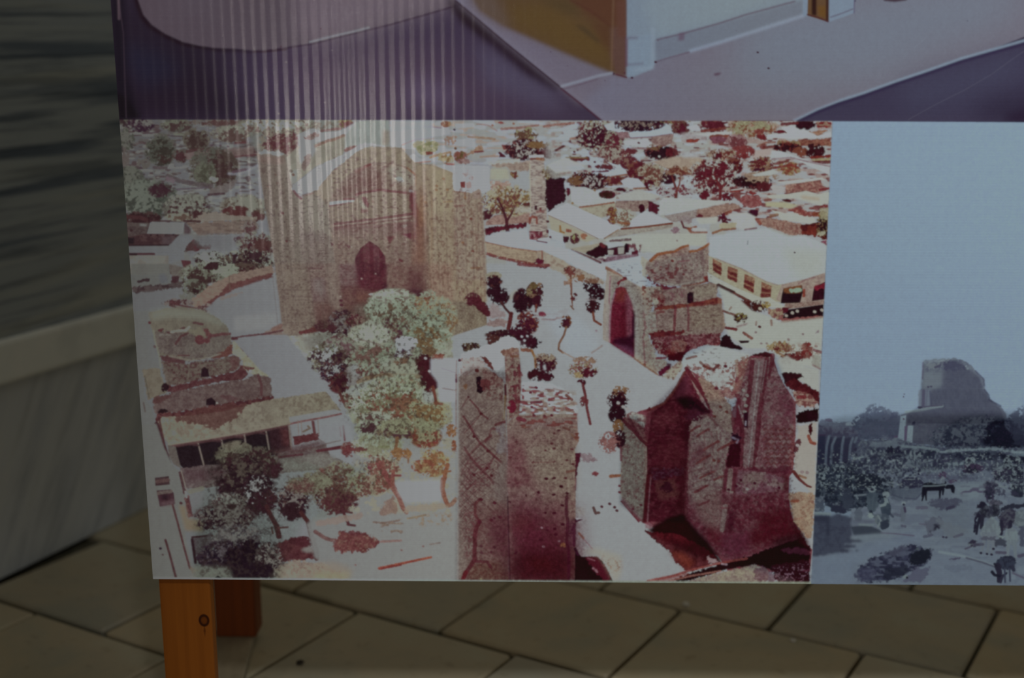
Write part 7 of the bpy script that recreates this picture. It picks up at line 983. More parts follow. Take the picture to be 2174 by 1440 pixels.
def paint_view():
    # blue-grey toned picture of a market place before a ruined dome
    at(0, 0, 1)
    P([(1767, 257.5), (2800, 263), (2800, 1248), (1722, 1238.5)], (122, 140, 162))
    P([(1790, 258), (2800, 262), (2800, 560), (1770, 600)], (124, 143, 163), .8, soft=60)
    P([(1760, 840), (2800, 840), (2800, 960), (1750, 960)], (124, 141, 161), .5, soft=30)
    at(1710, 700, 4.685)
    # hazy trees and ruins on the horizon
    P([(130, 920), (190, 880), (270, 885), (280, 920), (540, 925), (640, 900), (940, 850), (940, 1100), (120, 1100)], (94, 104, 124), rough=1.5, tex=[((84, 90, 112), 10, .5, .6)])
    S([(410, 940), (540, 940)], 6, (126, 142, 158), .9); P([(190, 880), (268, 882), (270, 915), (192, 915)], (84, 84, 106), rough=1)
    T(710, 860, 120, 100, [((88, 98, 118), -.05, 0), ((76, 84, 106), .35, .2)], k=300, s=6); T(640, 960, 160, 110, [((80, 90, 112), -.1, 0), ((70, 78, 100), .35, .2)], k=301, s=7); T(870, 950, 110, 110, [((82, 90, 112), -.1, 0), ((72, 78, 102), .35, 0)], k=302, s=6); P([(560, 940), (930, 880), (940, 1060), (540, 1060)], (78, 86, 108), .9, rough=3, tex=[((68, 76, 98), 8, .55, .6)])
    # ruined dome on its drum
    P([(1000, 830), (1130, 780), (1120, 620), (1160, 580), (1165, 480), (1175, 320), (1190, 300), (1380, 292), (1480, 282), (1560, 300), (1640, 350), (1690, 410), (1720, 450), (1775, 490), (1785, 520), (1775, 570), (1790, 610), (1820, 640), (1815, 680), (1850, 700), (1900, 740), (1950, 770), (1990, 830), (2000, 900), (2000, 1180), (930, 1130), (950, 850)], (92, 100, 116), rough=1, tex=[((84, 90, 108), (5, 3), .5, .6), ((102, 112, 124), 14, .6, .5)])
    P([(1175, 320), (1190, 302), (1440, 290), (1380, 400), (1360, 560), (1240, 590), (1160, 580), (1165, 480)], (112, 124, 136), .9, soft=3, tex=[((100, 110, 124), (8, 3), .55, .6)]); P([(1380, 350), (1480, 300), (1560, 330), (1640, 420), (1760, 500), (1770, 580), (1360, 590)], (86, 92, 110), .8, soft=4, tex=[((76, 82, 102), (4, 4), .55, .5)]); P([(1560, 330), (1620, 370), (1640, 420), (1600, 400)], (122, 136, 146), .8, rough=2); T(1480, 360, 110, 50, [((76, 80, 102), .3, 0)], k=303, s=5); P([(1200, 330), (1400, 310), (1380, 350), (1260, 390), (1200, 380)], (122, 134, 142), .7, rough=3); S([(1290, 375), (1340, 355)], 5, (78, 78, 100), .9); K([(1180, 320), (1380, 310), (1360, 420), (1200, 420)], (82, 86, 108), 6, .64, .8, k=50)
    P([(1165, 440), (1350, 430), (1350, 570), (1160, 580)], (118, 130, 140), .6, soft=5); S([(1168, 330), (1164, 490)], 3, (88, 82, 106), .7)
    P([(1120, 600), (1250, 600), (1240, 760), (1120, 770)], (112, 124, 140), .9, soft=1); S([(1175, 610), (1170, 760)], 7, (84, 84, 106), .9); S([(1210, 600), (1200, 750)], 3, (96, 102, 120), .7); P([(1260, 600), (1400, 590), (1780, 590), (1800, 640), (1815, 690), (1990, 830), (2000, 900), (1900, 780), (1240, 780)], (84, 90, 108), .8, soft=2, tex=[((76, 82, 100), (3, 8), .55, .6)]); D([(1220, 570), (1250, 565)], 4, (76, 76, 98))
    S([(1240, 615), (1250, 760)], 4, (74, 78, 100), .7); P([(1115, 770), (1170, 765), (1160, 800), (1120, 800)], (60, 60, 82), rough=1.5); S([(1000, 820), (1120, 805), (1260, 775), (1360, 760)], 6, (122, 138, 146), .9, rough=.4); S([(1180, 768), (1360, 752)], 3, (78, 76, 98), .8)
    P([(1000, 830), (1400, 780), (1900, 790), (2000, 900), (2000, 1180), (1040, 1130), (1000, 1000)], (82, 88, 106), .85, soft=2, tex=[((74, 78, 98), 8, .5, .5), ((92, 98, 114), (4, 4), .62, .4)]); S([(1690, 410), (1770, 490), (1780, 560)], 3, (66, 66, 88), .7, rough=.5); S([(1780, 600), (1820, 650), (1830, 700), (1940, 760)], 4, (62, 64, 86), .7, rough=.6)
    P([(945, 865), (1000, 850), (985, 1120), (915, 1110), (930, 1000)], (128, 146, 162)); P([(985, 960), (1015, 955), (1005, 1110), (980, 1110)], (92, 84, 112)); P([(1018, 955), (1072, 955), (1062, 1125), (1005, 1120)], (132, 150, 164)); P([(1055, 930), (1090, 910), (1095, 940), (1065, 945)], (48, 50, 74), rough=1); P([(880, 1060), (915, 1055), (910, 1110), (880, 1100)], (84, 74, 104), rough=1)
    # big bushes before the drum
    T(1760, 1030, 300, 150, [((72, 80, 96), .05, 0), ((50, 56, 76), .35, .1), ((98, 108, 122), .6, -.2)], k=304, s=6); T(1560, 1080, 280, 120, [((66, 74, 92), .1, 0), ((48, 54, 74), .45, .1), ((96, 106, 120), .62, -.1)], k=305, s=5); T(2000, 1060, 200, 140, [((46, 52, 72), -.1, 0), ((26, 28, 46), .15, .1)], k=306, s=7); P([(1860, 960), (2010, 940), (2180, 1000), (2180, 1180), (1850, 1170)], (30, 32, 50), .8, rough=5, rs=8); T(2130, 930, 120, 90, [((76, 84, 104), .0, 0), ((52, 56, 78), .4, .2)], k=307, s=6); P([(2030, 920), (2400, 880), (3200, 900), (3200, 1160), (2050, 1130)], (62, 68, 88), .8, rough=5, rs=9, tex=[((44, 48, 68), 9, .55, .7)]); T(2300, 880, 200, 120, [((76, 84, 104), .0, 0)], k=308, s=8); S([(2170, 690), (2174, 840)], 6, (112, 128, 148), .4, soft=2)
    # arcade of the left building
    P([(120, 940), (180, 960), (240, 990), (420, 980), (520, 1040), (560, 1120), (600, 1180), (460, 1260), (430, 1420), (90, 1420)], (76, 82, 104), rough=1, tex=[((66, 70, 92), 8, .5, .6)]); P([(120, 1050), (200, 1050), (190, 1420), (90, 1420)], (42, 46, 70), .95, soft=1); P([(230, 1090), (270, 1060), (260, 1340), (200, 1400)], (46, 48, 70), .9, soft=1); P([(290, 1080), (370, 1070), (350, 1360), (250, 1380)], (48, 50, 72), .95, soft=1); P([(390, 1080), (450, 1070), (440, 1300), (360, 1370)], (52, 54, 76), .95, soft=1); P([(470, 1090), (500, 1080), (490, 1230), (450, 1260)], (60, 62, 84), .9, soft=1)
    for q in (((235, 1060), (210, 1160), (195, 1400)), ((300, 1070), (265, 1150), (250, 1360)), ((380, 1070), (365, 1140), (345, 1380)), ((470, 1080), (445, 1150), (435, 1290)), ((510, 1070), (490, 1120))): S(q, 5, (100, 114, 132), .9)
    P([(130, 970), (250, 960), (520, 1010), (520, 1050), (250, 1020), (130, 1000)], (88, 94, 114), .8, rough=2); K([(120, 960), (560, 980), (540, 1060), (120, 1050)], (62, 58, 82), 6, .62, .7, k=51); P([(540, 1080), (620, 1140), (560, 1180), (500, 1160)], (70, 78, 100), .9, rough=3); D([(747, 1090)], 4, (44, 46, 68)); D([(495, 1190)], 6, (56, 54, 78)); S([(130, 1050), (200, 1045)], 4, (60, 50, 76), .7)
    # market stalls and crowd band
    P([(560, 1100), (900, 1080), (1100, 1140), (1400, 1170), (1900, 1170), (2200, 1180), (3300, 1200), (3300, 1440), (420, 1440), (460, 1260)], (86, 94, 114), rough=2, tex=[((66, 72, 92), 6, .5, .7), ((112, 126, 138), 5, .64, .7)])
    P([(640, 1130), (900, 1090), (920, 1140), (1190, 1165), (1180, 1190), (900, 1180), (620, 1170)], (112, 126, 140), .8, rough=2)
    P([(1310, 1215), (1480, 1185), (1700, 1180), (1900, 1175), (2180, 1215), (3300, 1260), (3300, 1300), (2180, 1250), (1950, 1205), (1750, 1200), (1500, 1220), (1330, 1230)], (136, 154, 164), rough=1); S([(1190, 1180), (1300, 1195), (1320, 1205)], 6, (126, 144, 154), .9, rough=.4); S([(940, 1160), (1040, 1165), (1190, 1175)], 5, (124, 142, 152), .9, rough=.6)
    P([(1080, 1195), (1300, 1205), (1280, 1290), (1100, 1290)], (50, 58, 76), rough=2, tex=[((36, 40, 60), 6, .55, .7)]); P([(1330, 1235), (1600, 1215), (1900, 1215), (1960, 1220), (1900, 1300), (1640, 1310), (1440, 1290), (1350, 1260)], (44, 50, 70), rough=2.5, tex=[((30, 34, 54), 7, .5, .7), ((76, 86, 104), 5, .68, .6)]); P([(1900, 1225), (2180, 1260), (3300, 1310), (3300, 1380), (2100, 1340), (1960, 1300)], (40, 44, 62), rough=2.5, tex=[((26, 28, 46), 7, .5, .7)]); P([(1340, 1250), (1440, 1240), (1420, 1330), (1330, 1330)], (72, 74, 98), .9, rough=1); S([(1075, 1190), (1078, 1300)], 4, (118, 134, 146)); S([(1400, 1335), (1560, 1332)], 6, (132, 150, 160), .9); P([(1980, 1240), (2180, 1230), (2180, 1260), (2060, 1262)], (112, 128, 142), .8, rough=1); P([(460, 1275), (560, 1262), (590, 1275), (470, 1300)], (136, 154, 160), rough=1)
    K([(640, 1180), (1090, 1190), (1090, 1440), (460, 1440)], (40, 44, 66), (4, 7), .62, .85, k=52, soft=2); K([(640, 1180), (1090, 1190), (1600, 1330), (1400, 1440), (460, 1440)], (128, 144, 154), (4, 5), .7, .85, k=53, soft=2); T(850, 1230, 40, 60, [((36, 38, 58), .1, 0)], k=309, s=4); T(930, 1220, 36, 50, [((42, 44, 66), .1, 0)], k=310, s=4); P([(1000, 1250), (1080, 1240), (1090, 1360), (1010, 1370)], (98, 112, 124), .7, rough=3); K([(1260, 1280), (1400, 1280), (1400, 1400), (1260, 1400)], (42, 44, 66), (3, 9), .55, .8, k=54, soft=2)
    P([(90, 1340), (300, 1340), (460, 1300), (620, 1340), (600, 1480), (90, 1480)], (46, 52, 72), .8, rough=3, tex=[((30, 34, 52), 7, .5, .7), ((96, 108, 124), 4, .74, .8)])
    # ---------- square
    at(1710, 950, 4.685)
    P([(560, 250), (1100, 240), (1560, 200), (1900, 230), (3300, 250), (3300, 1420), (30, 1420), (60, 1050), (300, 900), (430, 760), (450, 520), (800, 420)], (112, 124, 142), rough=3, tex=[((102, 112, 132), 16, .5, .6), ((122, 136, 152), (20, 6), .6, .5)])
    P([(60, 1090), (420, 1020), (900, 900), (1180, 820), (1200, 900), (700, 1100), (480, 1180), (480, 1380), (40, 1380)], (116, 130, 152), .8, soft=10); P([(1080, 540), (1300, 500), (1600, 520), (1680, 800), (1640, 920), (1400, 920), (1300, 700)], (104, 116, 132), .7, soft=10); P([(1250, 1050), (1560, 1080), (1900, 1200), (1950, 1380), (900, 1380), (1100, 1180)], (112, 124, 144), .7, soft=8); P([(1500, 350), (1800, 340), (1800, 500), (1640, 520), (1500, 480)], (124, 140, 152), .6, soft=6)
    P([(90, 180), (300, 180), (480, 200), (760, 300), (900, 330), (860, 460), (720, 560), (480, 620), (300, 640), (85, 500)], (46, 54, 72), rough=3, tex=[((30, 36, 52), 8, .5, .8), ((80, 92, 108), 5, .66, .7)]); K([(90, 170), (500, 190), (700, 300), (500, 420), (90, 420)], (126, 142, 152), 4, .76, .9, k=55, soft=2); D([(215, 220), (315, 180), (180, 305), (575, 245), (325, 290), (370, 190), (110, 245), (480, 290), (360, 465), (200, 215)], 6, (124, 140, 150), .85)
    K([(480, 60), (1120, 80), (1160, 300), (700, 330), (480, 200)], (118, 132, 144), (5, 4), .6, .8, k=56, soft=3); K([(480, 60), (1120, 80), (1160, 300), (900, 330), (480, 260)], (52, 56, 78), (5, 5), .64, .8, k=57, soft=3); K([(1140, 60), (1560, 90), (1560, 220), (1140, 230)], (56, 60, 82), (3.5, 7), .56, .75, k=58, soft=3); K([(1440, 60), (1900, 30), (1900, 160), (1440, 170)], (84, 94, 110), 6, .6, .6, k=59)
    P([(740, 335), (960, 340), (960, 370), (780, 375), (760, 350)], (122, 136, 150), .8, rough=2); P([(1140, 220), (1420, 225), (1340, 250), (1150, 245)], (122, 138, 148), .8, soft=2); P([(1060, 260), (1600, 280), (1800, 330), (1560, 345), (1180, 300)], (92, 98, 120), .7, rough=3)
    # cart wheel and horse
    P([(820, 400), (960, 380), (1150, 400), (1140, 470), (1090, 520), (880, 540), (840, 490)], (84, 94, 112), .8, rough=3, tex=[((100, 112, 128), 7, .55, .6)]); T(1060, 350, 120, 50, [((68, 72, 94), .1, 0)], k=311, s=4)
    for i in range(12):
        a = math.radians(15 * i - 180 if i < 12 else 0); S([(1060, 400), (1060 + 115 * math.cos(a), 400 + 95 * math.sin(a))], 2.5, (50, 50, 74), .8)
    S([(1060 + 118 * math.cos(math.radians(180 + 15 * i)), 400 + 95 * math.sin(math.radians(180 + 15 * i))) for i in range(13)], 4, (56, 56, 80), .9); D([(1005, 405)], 8, (104, 116, 130), .9); S([(990, 505), (1100, 515), (1150, 460)], 3, (70, 74, 98), .7); S([(860, 470), (960, 505)], 3, (66, 72, 94), .6)
    hk = (26, 26, 42)
    P([(1165, 385), (1180, 355), (1240, 345), (1280, 360), (1340, 365), (1390, 345), (1390, 400), (1360, 430), (1220, 435), (1170, 440), (1160, 420)], hk); P([(1380, 400), (1410, 370), (1470, 370), (1488, 400), (1480, 460), (1455, 450), (1440, 410), (1400, 415)], hk)
    for x0, x1, y in ((1180, 1160, 530), (1200, 1200, 525), (1340, 1335, 510), (1370, 1368, 470)): S([(x0, 420), (x0 - 4, 470), (x1, y)], 6, hk, w1=3)
    S([(1170, 385), (1300, 382), (1390, 372)], 3, (118, 132, 142), .9); S([(1168, 410), (1158, 490)], 5, hk, w1=2); S([(1370, 345), (1390, 350)], 6, (36, 36, 56)); T(1365, 280, 36, 32, [((84, 70, 98), .1, 0)], k=312, s=3); S([(1365, 300), (1370, 345)], 7, (116, 128, 142), .9); T(1460, 330, 40, 26, [((84, 76, 102), .2, 0)], k=313, s=3); P([(1130, 205), (1145, 210), (1135, 280), (1115, 280), (1115, 230)], (48, 50, 72), rough=1)
    P([(1200, 540), (1360, 500), (1590, 520), (1500, 590), (1380, 630), (1260, 580)], (84, 90, 110), .9, rough=3, tex=[((70, 72, 94), 7, .5, .6)]); P([(1400, 600), (1480, 575), (1490, 600), (1400, 625)], (60, 58, 82), .9, rough=1); S([(1110, 600), (1200, 600)], 7, (92, 92, 114), .8, rough=1); K([(1540, 390), (1780, 390), (1780, 470), (1540, 470)], (84, 80, 106), (16, 4), .55, .9, k=60)
    # men standing and bending on the left
    P([(480, 470), (610, 455), (600, 490), (520, 500)], (52, 60, 78), rough=1); S([(490, 480), (600, 470)], 4, (120, 134, 146), .9); S([(500, 480), (520, 510)], 4, (120, 134, 146), .9)
    P([(610, 470), (640, 430), (690, 430), (715, 470), (725, 560), (700, 640), (660, 650), (620, 640), (610, 560)], (84, 98, 112), rough=1, tex=[((70, 82, 98), (3, 8), .5, .6)]); T(662, 408, 36, 32, [((134, 150, 158), -.1, 0)], k=314, s=5); D([(662, 418)], 5, (48, 48, 70)); S([(650, 640), (658, 670)], 7, (44, 50, 68))
    P([(745, 540), (780, 490), (830, 510), (850, 600), (840, 680), (750, 660)], (66, 78, 94), rough=1, tex=[((52, 62, 80), (4, 8), .55, .6)]); T(800, 468, 30, 24, [((136, 152, 160), -.1, 0)], k=315, s=5); S([(790, 490), (800, 540), (790, 570), (750, 580)], 6, (128, 144, 152), .95, rough=.3); P([(815, 500), (830, 560), (805, 545)], (128, 146, 156)); D([(790, 492)], 4, (44, 44, 64))
    P([(620, 690), (650, 660), (690, 665), (780, 660), (840, 690), (840, 780), (790, 820), (740, 800), (700, 760), (690, 700)], (92, 104, 118), rough=1.2, tex=[((64, 74, 92), (5, 6), .52, .7)]); T(645, 680, 32, 22, [((136, 152, 158), -.1, 0)], k=316, s=5); S([(720, 680), (750, 730), (720, 790)], 4, (124, 138, 148), .9); P([(740, 740), (830, 720), (830, 790), (770, 825), (735, 790)], (48, 56, 74), .9, rough=1.5); S([(840, 660), (870, 690)], 5, (56, 62, 80), .8); P([(690, 690), (720, 690), (715, 780), (695, 760)], (106, 118, 128), .9, rough=1)
    P([(950, 590), (990, 580), (1000, 650), (985, 740), (950, 740), (940, 660)], (100, 110, 126), rough=1); D([(975, 555)], 7, (130, 146, 156)); D([(978, 568)], 4, (44, 44, 66)); S([(985, 600), (992, 640)], 5, (70, 64, 90)); S([(870, 660), (940, 680)], 6, (84, 88, 108), .7, rough=1)
    P([(250, 560), (340, 540), (420, 600), (410, 660), (330, 650), (260, 640)], (46, 50, 70), rough=2); P([(80, 490), (190, 490), (190, 640), (80, 650)], (76, 86, 104), rough=2, tex=[((112, 124, 138), 5, .6, .7)]); S([(80, 655), (240, 665)], 6, (126, 142, 152), .9, rough=.4); P([(300, 540), (350, 545), (340, 570), (260, 580)], (104, 116, 130), .9, rough=1.5); P([(360, 400), (450, 400), (480, 560), (430, 640), (370, 600)], (62, 70, 88), .9, rough=3); T(600, 330, 170, 60, [((38, 44, 60), .1, 0)], k=317, s=6)
    P([(480, 640), (560, 580), (560, 720), (490, 740)], (84, 94, 110), .7, rough=2)
    # long shadows on the left
    P([(70, 670), (250, 680), (320, 660), (460, 700), (450, 760), (470, 870), (430, 910), (620, 930), (350, 960), (520, 985), (340, 1010), (540, 1025), (350, 1050), (60, 1085)], (66, 72, 92), .95, soft=2, rough=1, tex=[((58, 62, 82), 12, .5, .6)]); P([(70, 680), (240, 685), (240, 880), (200, 890), (210, 740), (75, 740)], (50, 54, 74), .8, soft=2); P([(450, 790), (620, 770), (740, 820), (770, 860), (480, 875)], (62, 70, 86), soft=1); P([(520, 755), (700, 765), (640, 785), (530, 775)], (128, 144, 154), .9, soft=1); S([(750, 850), (900, 860), (1080, 880)], 3, (92, 84, 108), .7); P([(480, 880), (760, 850), (900, 880), (620, 925), (440, 915)], (120, 134, 148), .6, soft=3); D([(960, 780), (990, 785)], 5, (84, 84, 106), .8)
    P([(460, 720), (690, 720), (690, 755), (480, 750)], (86, 92, 112), .7, soft=3)
    # pits and heaps of earth
    P([(1180, 760), (1260, 700), (1340, 690), (1390, 740), (1340, 800), (1260, 850), (1220, 870)], (92, 98, 116), .9, rough=3); P([(1220, 860), (1280, 770), (1330, 750), (1360, 790), (1280, 830)], (44, 44, 62), rough=3, soft=1); S([(1180, 890), (1260, 870)], 6, (76, 76, 98), .7, rough=1); P([(1290, 700), (1400, 740), (1640, 830), (1500, 900), (1380, 880), (1340, 800)], (108, 118, 132), .7, rough=3); S([(1480, 890), (1560, 865)], 5, (84, 84, 104), .8, rough=1); D([(1370, 890), (1400, 895)], 4, (62, 58, 80)); S([(1130, 760), (1200, 770)], 3, (92, 90, 112), .7)
    P([(500, 1200), (620, 1130), (760, 1060), (900, 1010), (1080, 970), (1160, 1000), (1270, 1010), (1250, 1080), (1200, 1160), (1100, 1190), (1000, 1260), (960, 1310), (700, 1340), (560, 1330)], (60, 64, 88), rough=4, rs=7, tex=[((38, 40, 62), 7, .5, .8), ((92, 100, 122), (9, 4), .64, .7)]); P([(1050, 1050), (1150, 1010), (1260, 1010), (1240, 1100), (1170, 1160), (1080, 1180), (1020, 1130)], (26, 30, 44), .95, rough=3); P([(1080, 1000), (1140, 1000), (1130, 1030), (1080, 1030)], (92, 106, 112), .8, rough=1.5); P([(800, 1200), (1000, 1160), (1040, 1220), (960, 1290), (760, 1320)], (34, 38, 56), .8, rough=4); P([(480, 1250), (620, 1180), (720, 1220), (640, 1330), (520, 1330)], (74, 78, 104), .7, rough=4, tex=[((50, 50, 76), 5, .55, .7)]); P([(1000, 1300), (1080, 1200), (1260, 1190), (1200, 1280), (1140, 1360), (920, 1360)], (86, 88, 112), .8, rough=3); D([(1000, 1280), (985, 1290)], 6, (118, 132, 142)); D([(1010, 1295)], 4, (34, 34, 50)); P([(760, 1060), (960, 980), (1080, 970), (900, 1080)], (76, 80, 102), .8, rough=4); P([(840, 1340), (1000, 1335), (1130, 1340), (1130, 1365), (880, 1360)], (116, 130, 146), .8, rough=1.5)
    S([(1330, 1040), (1560, 1080), (1700, 1120), (1880, 1180)], 6, (130, 146, 158), .9, w1=4, soft=1); S([(1600, 1100), (1760, 1145), (1900, 1195)], 4, (74, 74, 96), .8); P([(1410, 1110), (1550, 1095), (1520, 1115), (1430, 1125)], (76, 72, 96), .9, rough=1); P([(1380, 1180), (1560, 1160), (1700, 1200), (1560, 1240), (1400, 1230)], (98, 108, 128), .5, rough=4)
    # herd on the right
    for x, y, rx, ry, c in ((1640, 130, 46, 30, (132, 148, 156)), (1660, 210, 90, 40, (72, 60, 86)), (1620, 235, 50, 16, (64, 58, 82)), (2010, 170, 40, 60, (128, 144, 152)), (2100, 130, 30, 40, (132, 148, 156)), (2030, 230, 110, 50, (116, 130, 140)), (1960, 280, 90, 60, (62, 60, 82)), (2080, 300, 110, 50, (56, 58, 78)), (2110, 240, 50, 46, (40, 44, 60)), (1840, 400, 66, 60, (92, 96, 114)), (1830, 450, 50, 56, (60, 58, 80)), (2130, 400, 80, 70, (80, 90, 104)), (2120, 450, 60, 40, (44, 50, 66))):
        T(x, y, rx, ry, [(c, -.05, 0), ((40, 42, 60), .55, .2)], k=int(x) % 77, s=5)
    K([(1780, 330), (2180, 300), (2180, 500), (1800, 520)], (56, 56, 78), 6, .66, .8, k=61); K([(1860, 160), (2180, 160), (2180, 420), (1880, 420)], (124, 138, 148), 5, .7, .8, k=62); S([(1800, 480), (1810, 540)], 4, (60, 56, 80)); S([(1860, 470), (1865, 520)], 4, (60, 56, 80))
    P([(1700, 600), (1720, 550), (1780, 530), (1810, 560), (1790, 600), (1730, 620)], (36, 34, 52), rough=1.5); P([(1800, 530), (1900, 520), (1960, 550), (1940, 590), (1830, 590)], (92, 94, 110), rough=2, tex=[((56, 56, 76), 5, .52, .7)]); P([(1680, 660), (1760, 590), (1880, 570), (1930, 590), (1930, 680), (1800, 700), (1740, 700), (1690, 700)], (54, 56, 74), rough=1.5, tex=[((84, 90, 104), 5, .58, .7), ((30, 30, 46), 8, .6, .7)]); P([(1670, 850), (1680, 700), (1720, 640), (1740, 680), (1700, 720), (1690, 850)], (38, 36, 56), rough=1); S([(1740, 690), (1710, 780), (1700, 860)], 8, (38, 38, 56), w1=5); S([(1760, 690), (1750, 800)], 8, (44, 44, 62))
    P([(1940, 600), (2080, 560), (2180, 560), (2180, 590), (2040, 620), (1950, 640)], (46, 48, 66), rough=1.5); P([(1920, 680), (1960, 640), (2060, 600), (2110, 640), (2090, 720), (2040, 800), (1990, 800), (1950, 860), (1930, 780)], (56, 54, 74), rough=1.5, tex=[((86, 90, 104), 5, .6, .7)]); S([(1950, 740), (1945, 860)], 8, (44, 42, 62)); S([(2040, 740), (2030, 810)], 8, (44, 42, 62)); P([(2090, 640), (2180, 620), (2180, 780), (2110, 820), (2080, 760)], (116, 128, 138), rough=2, tex=[((84, 92, 106), 5, .6, .6)])
    P([(1740, 840), (1790, 740), (1860, 690), (1920, 740), (1940, 840), (1900, 900), (1800, 890), (1750, 900)], (122, 136, 146), rough=1.2, tex=[((104, 112, 126), (4, 8), .56, .6)])
    for x0, x1, y1 in ((1770, 1745, 1050), (1820, 1805, 1060), (1860, 1850, 1065), (1880, 1870, 1010)): S([(x0, 860), (x0 + 4, 960), (x1, y1)], 8, (114, 124, 138), w1=5, rough=.3); D([(x1, y1)], 4.5, (40, 34, 56))
    P([(1740, 890), (1900, 890), (1890, 930), (1760, 920)], (76, 76, 96), .7, rough=2); P([(1975, 880), (2000, 820), (2060, 800), (2110, 840), (2120, 930), (2080, 980), (2000, 960)], (124, 138, 148), rough=1.2, tex=[((106, 114, 128), (4, 8), .56, .6)]); S([(2020, 940), (2005, 1080)], 9, (118, 130, 142), w1=6); S([(2080, 940), (2090, 1090)], 9, (116, 128, 140), w1=6); P([(1910, 890), (1960, 880), (1985, 890), (1960, 910), (1920, 905)], (132, 148, 154), rough=1); P([(1880, 900), (1990, 910), (1990, 990), (1880, 990)], (60, 64, 80), .9, rough=3); P([(2120, 800), (2180, 780), (2180, 1000), (2130, 980)], (76, 80, 100), .9, rough=3)
    P([(1615, 960), (1660, 920), (1720, 910), (1700, 950), (1740, 975), (1650, 1000)], (52, 50, 70), rough=2, tex=[((120, 132, 142), 4, .6, .8)]); S([(1590, 1010), (1640, 990)], 4, (84, 84, 104)); S([(1680, 970), (1760, 965)], 7, (76, 76, 96), .8, rough=1); S([(1900, 1045), (1990, 1050)], 6, (76, 70, 92), .8, rough=.8); S([(2120, 1080), (2180, 1070)], 7, (74, 68, 92), .8, rough=.8)
    # horned animal bottom right
    P([(1890, 1140), (1940, 1090), (2020, 1080), (2080, 1090), (2100, 1150), (2060, 1210), (1980, 1220), (1900, 1170)], (56, 62, 82), rough=1.2, tex=[((38, 40, 58), 5, .55, .7)]); S([(1910, 1180), (1930, 1250), (1920, 1330)], 14, (44, 42, 62), w1=8, rough=.4); S([(1856, 1240), (1880, 1270), (1930, 1280), (1980, 1270), (2000, 1250)], 7, (32, 32, 50), w1=4); S([(2060, 1190), (2070, 1220)], 8, (50, 52, 72)); S([(1980, 1210), (1985, 1340)], 4, (62, 66, 88)); S([(2030, 1210), (2035, 1330)], 4, (62, 66, 88)); S([(1960, 1280), (1940, 1340)], 6, (48, 48, 68)); S([(2060, 1250), (2174, 1300)], 4, (84, 76, 100), .7, rough=.6); S([(1880, 1160), (1900, 1180)], 5, (38, 36, 54))
    # picture goes on past the frame: stalls, people, ground
    P([(2180, 260), (3400, 300), (3400, 560), (2180, 520)], (84, 92, 110), .8, rough=4, tex=[((52, 56, 76), 7, .52, .8), ((124, 138, 148), 5, .66, .8)]); P([(2300, 620), (2440, 580), (2500, 640), (2460, 760), (2340, 740)], (62, 66, 84), rough=3); P([(2700, 700), (2900, 680), (2940, 800), (2740, 820)], (70, 74, 92), rough=3)
    D([(978, -280), (975, -283)], 2.4, (74, 40, 70))
    at(1710, 700, 4.685)
    D([(975, 668), (982, 640)], 2, (62, 40, 66))
    K([(120, 900), (2174, 900), (2174, 1440), (90, 1440)], (66, 52, 84), 3, .78, .25, k=63)
    at(0, 0, 1)
    shade([(1700, 905), (1790, 885), (1900, 880), (2150, 880), (2800, 870), (2800, 1260), (1700, 1260)], (.60, .60, .60), 6)
    shade([(1950, 862), (1953, 830), (1960, 772), (2030, 764), (2078, 800), (2088, 830), (2125, 870), (2134, 900), (1925, 900), (1926, 880)], (.70, .68, .72), 1)
    shade([(1735, 940), (2174, 930), (2174, 1010), (1960, 1040), (1850, 1070), (1735, 1060)], (.80, .80, .84), 10)
    shade([(1990, 900), (2060, 880), (2174, 880), (2800, 870), (2800, 950), (2000, 950)], (.70, .70, .75), 8)
    K([(1735, 960), (2174, 950), (2174, 1000), (1740, 1060)], (28, 30, 44), 6, .74, .5, k=64, soft=6)
    K([(1735, 960), (2174, 950), (2174, 1010), (1740, 1050)], (112, 124, 132), (4, 3), .9, .5, k=65, soft=6)
def paint_finish():
    """ink spread, grain of the enlargement and the fine screen of the printer"""
    full = (slice(0, PH), slice(0, PW))
    white = .8 * lightfield(_gx, _gy).mean(2)
    town = raster(np.float32([(200, 254), (1767.5, 257.3), (1722, 1241), (200, 1231)]))
    w = np.zeros((PH, PW), np.float32); w[town[0]] = town[1]
    lum = C.mean(2) / white
    mid = np.clip((.92 - lum) / .35, 0, 1) * np.clip(lum / .06, .3, 1)
    g = (fbm(3.4, 11, full) - .5) * .75 + (noise(2.1, 2.1, 5, full) - .5) * .55 + (fbm(9, 3, full) - .5) * .4
    reg = .2 + .8 * np.clip(((_gx - 250) / 1100 + (_gy - 250) / 1500), 0, 1)   # the old enlargement is grainier to the right
    amp = (mid * w * .55 * reg + .08)[..., None]
    l = (C @ np.float32([.3, .5, .2]))[..., None]
    C[:] = l + (C - l) * (1 - (w * (.02 + .26 * np.clip((1150 - _gx) / 600, 0, 1)))[..., None])
    r = np.clip(C.mean(2) / white, 1e-3, 1)
    C[:] *= (r ** (.16 * w * np.clip((_gx - 500) / 900, .15, 1)))[..., None]
    C[:] = C * np.exp(amp * g[..., None] * np.float32([.75, 1.05, 1.0]))
    spk = sstep(.80, .92, fbm(3, 29, full)) * w * np.clip(mid * 1.5, 0, 1) * .4 * reg
    C[:] = C * (1 - spk[..., None] * np.float32([.35, .6, .55]))
    for c in range(3):
        C[..., c] = blur(C[..., c], 1) * .6 + C[..., c] * .4
    C[:] = np.clip(C, 0, 1)
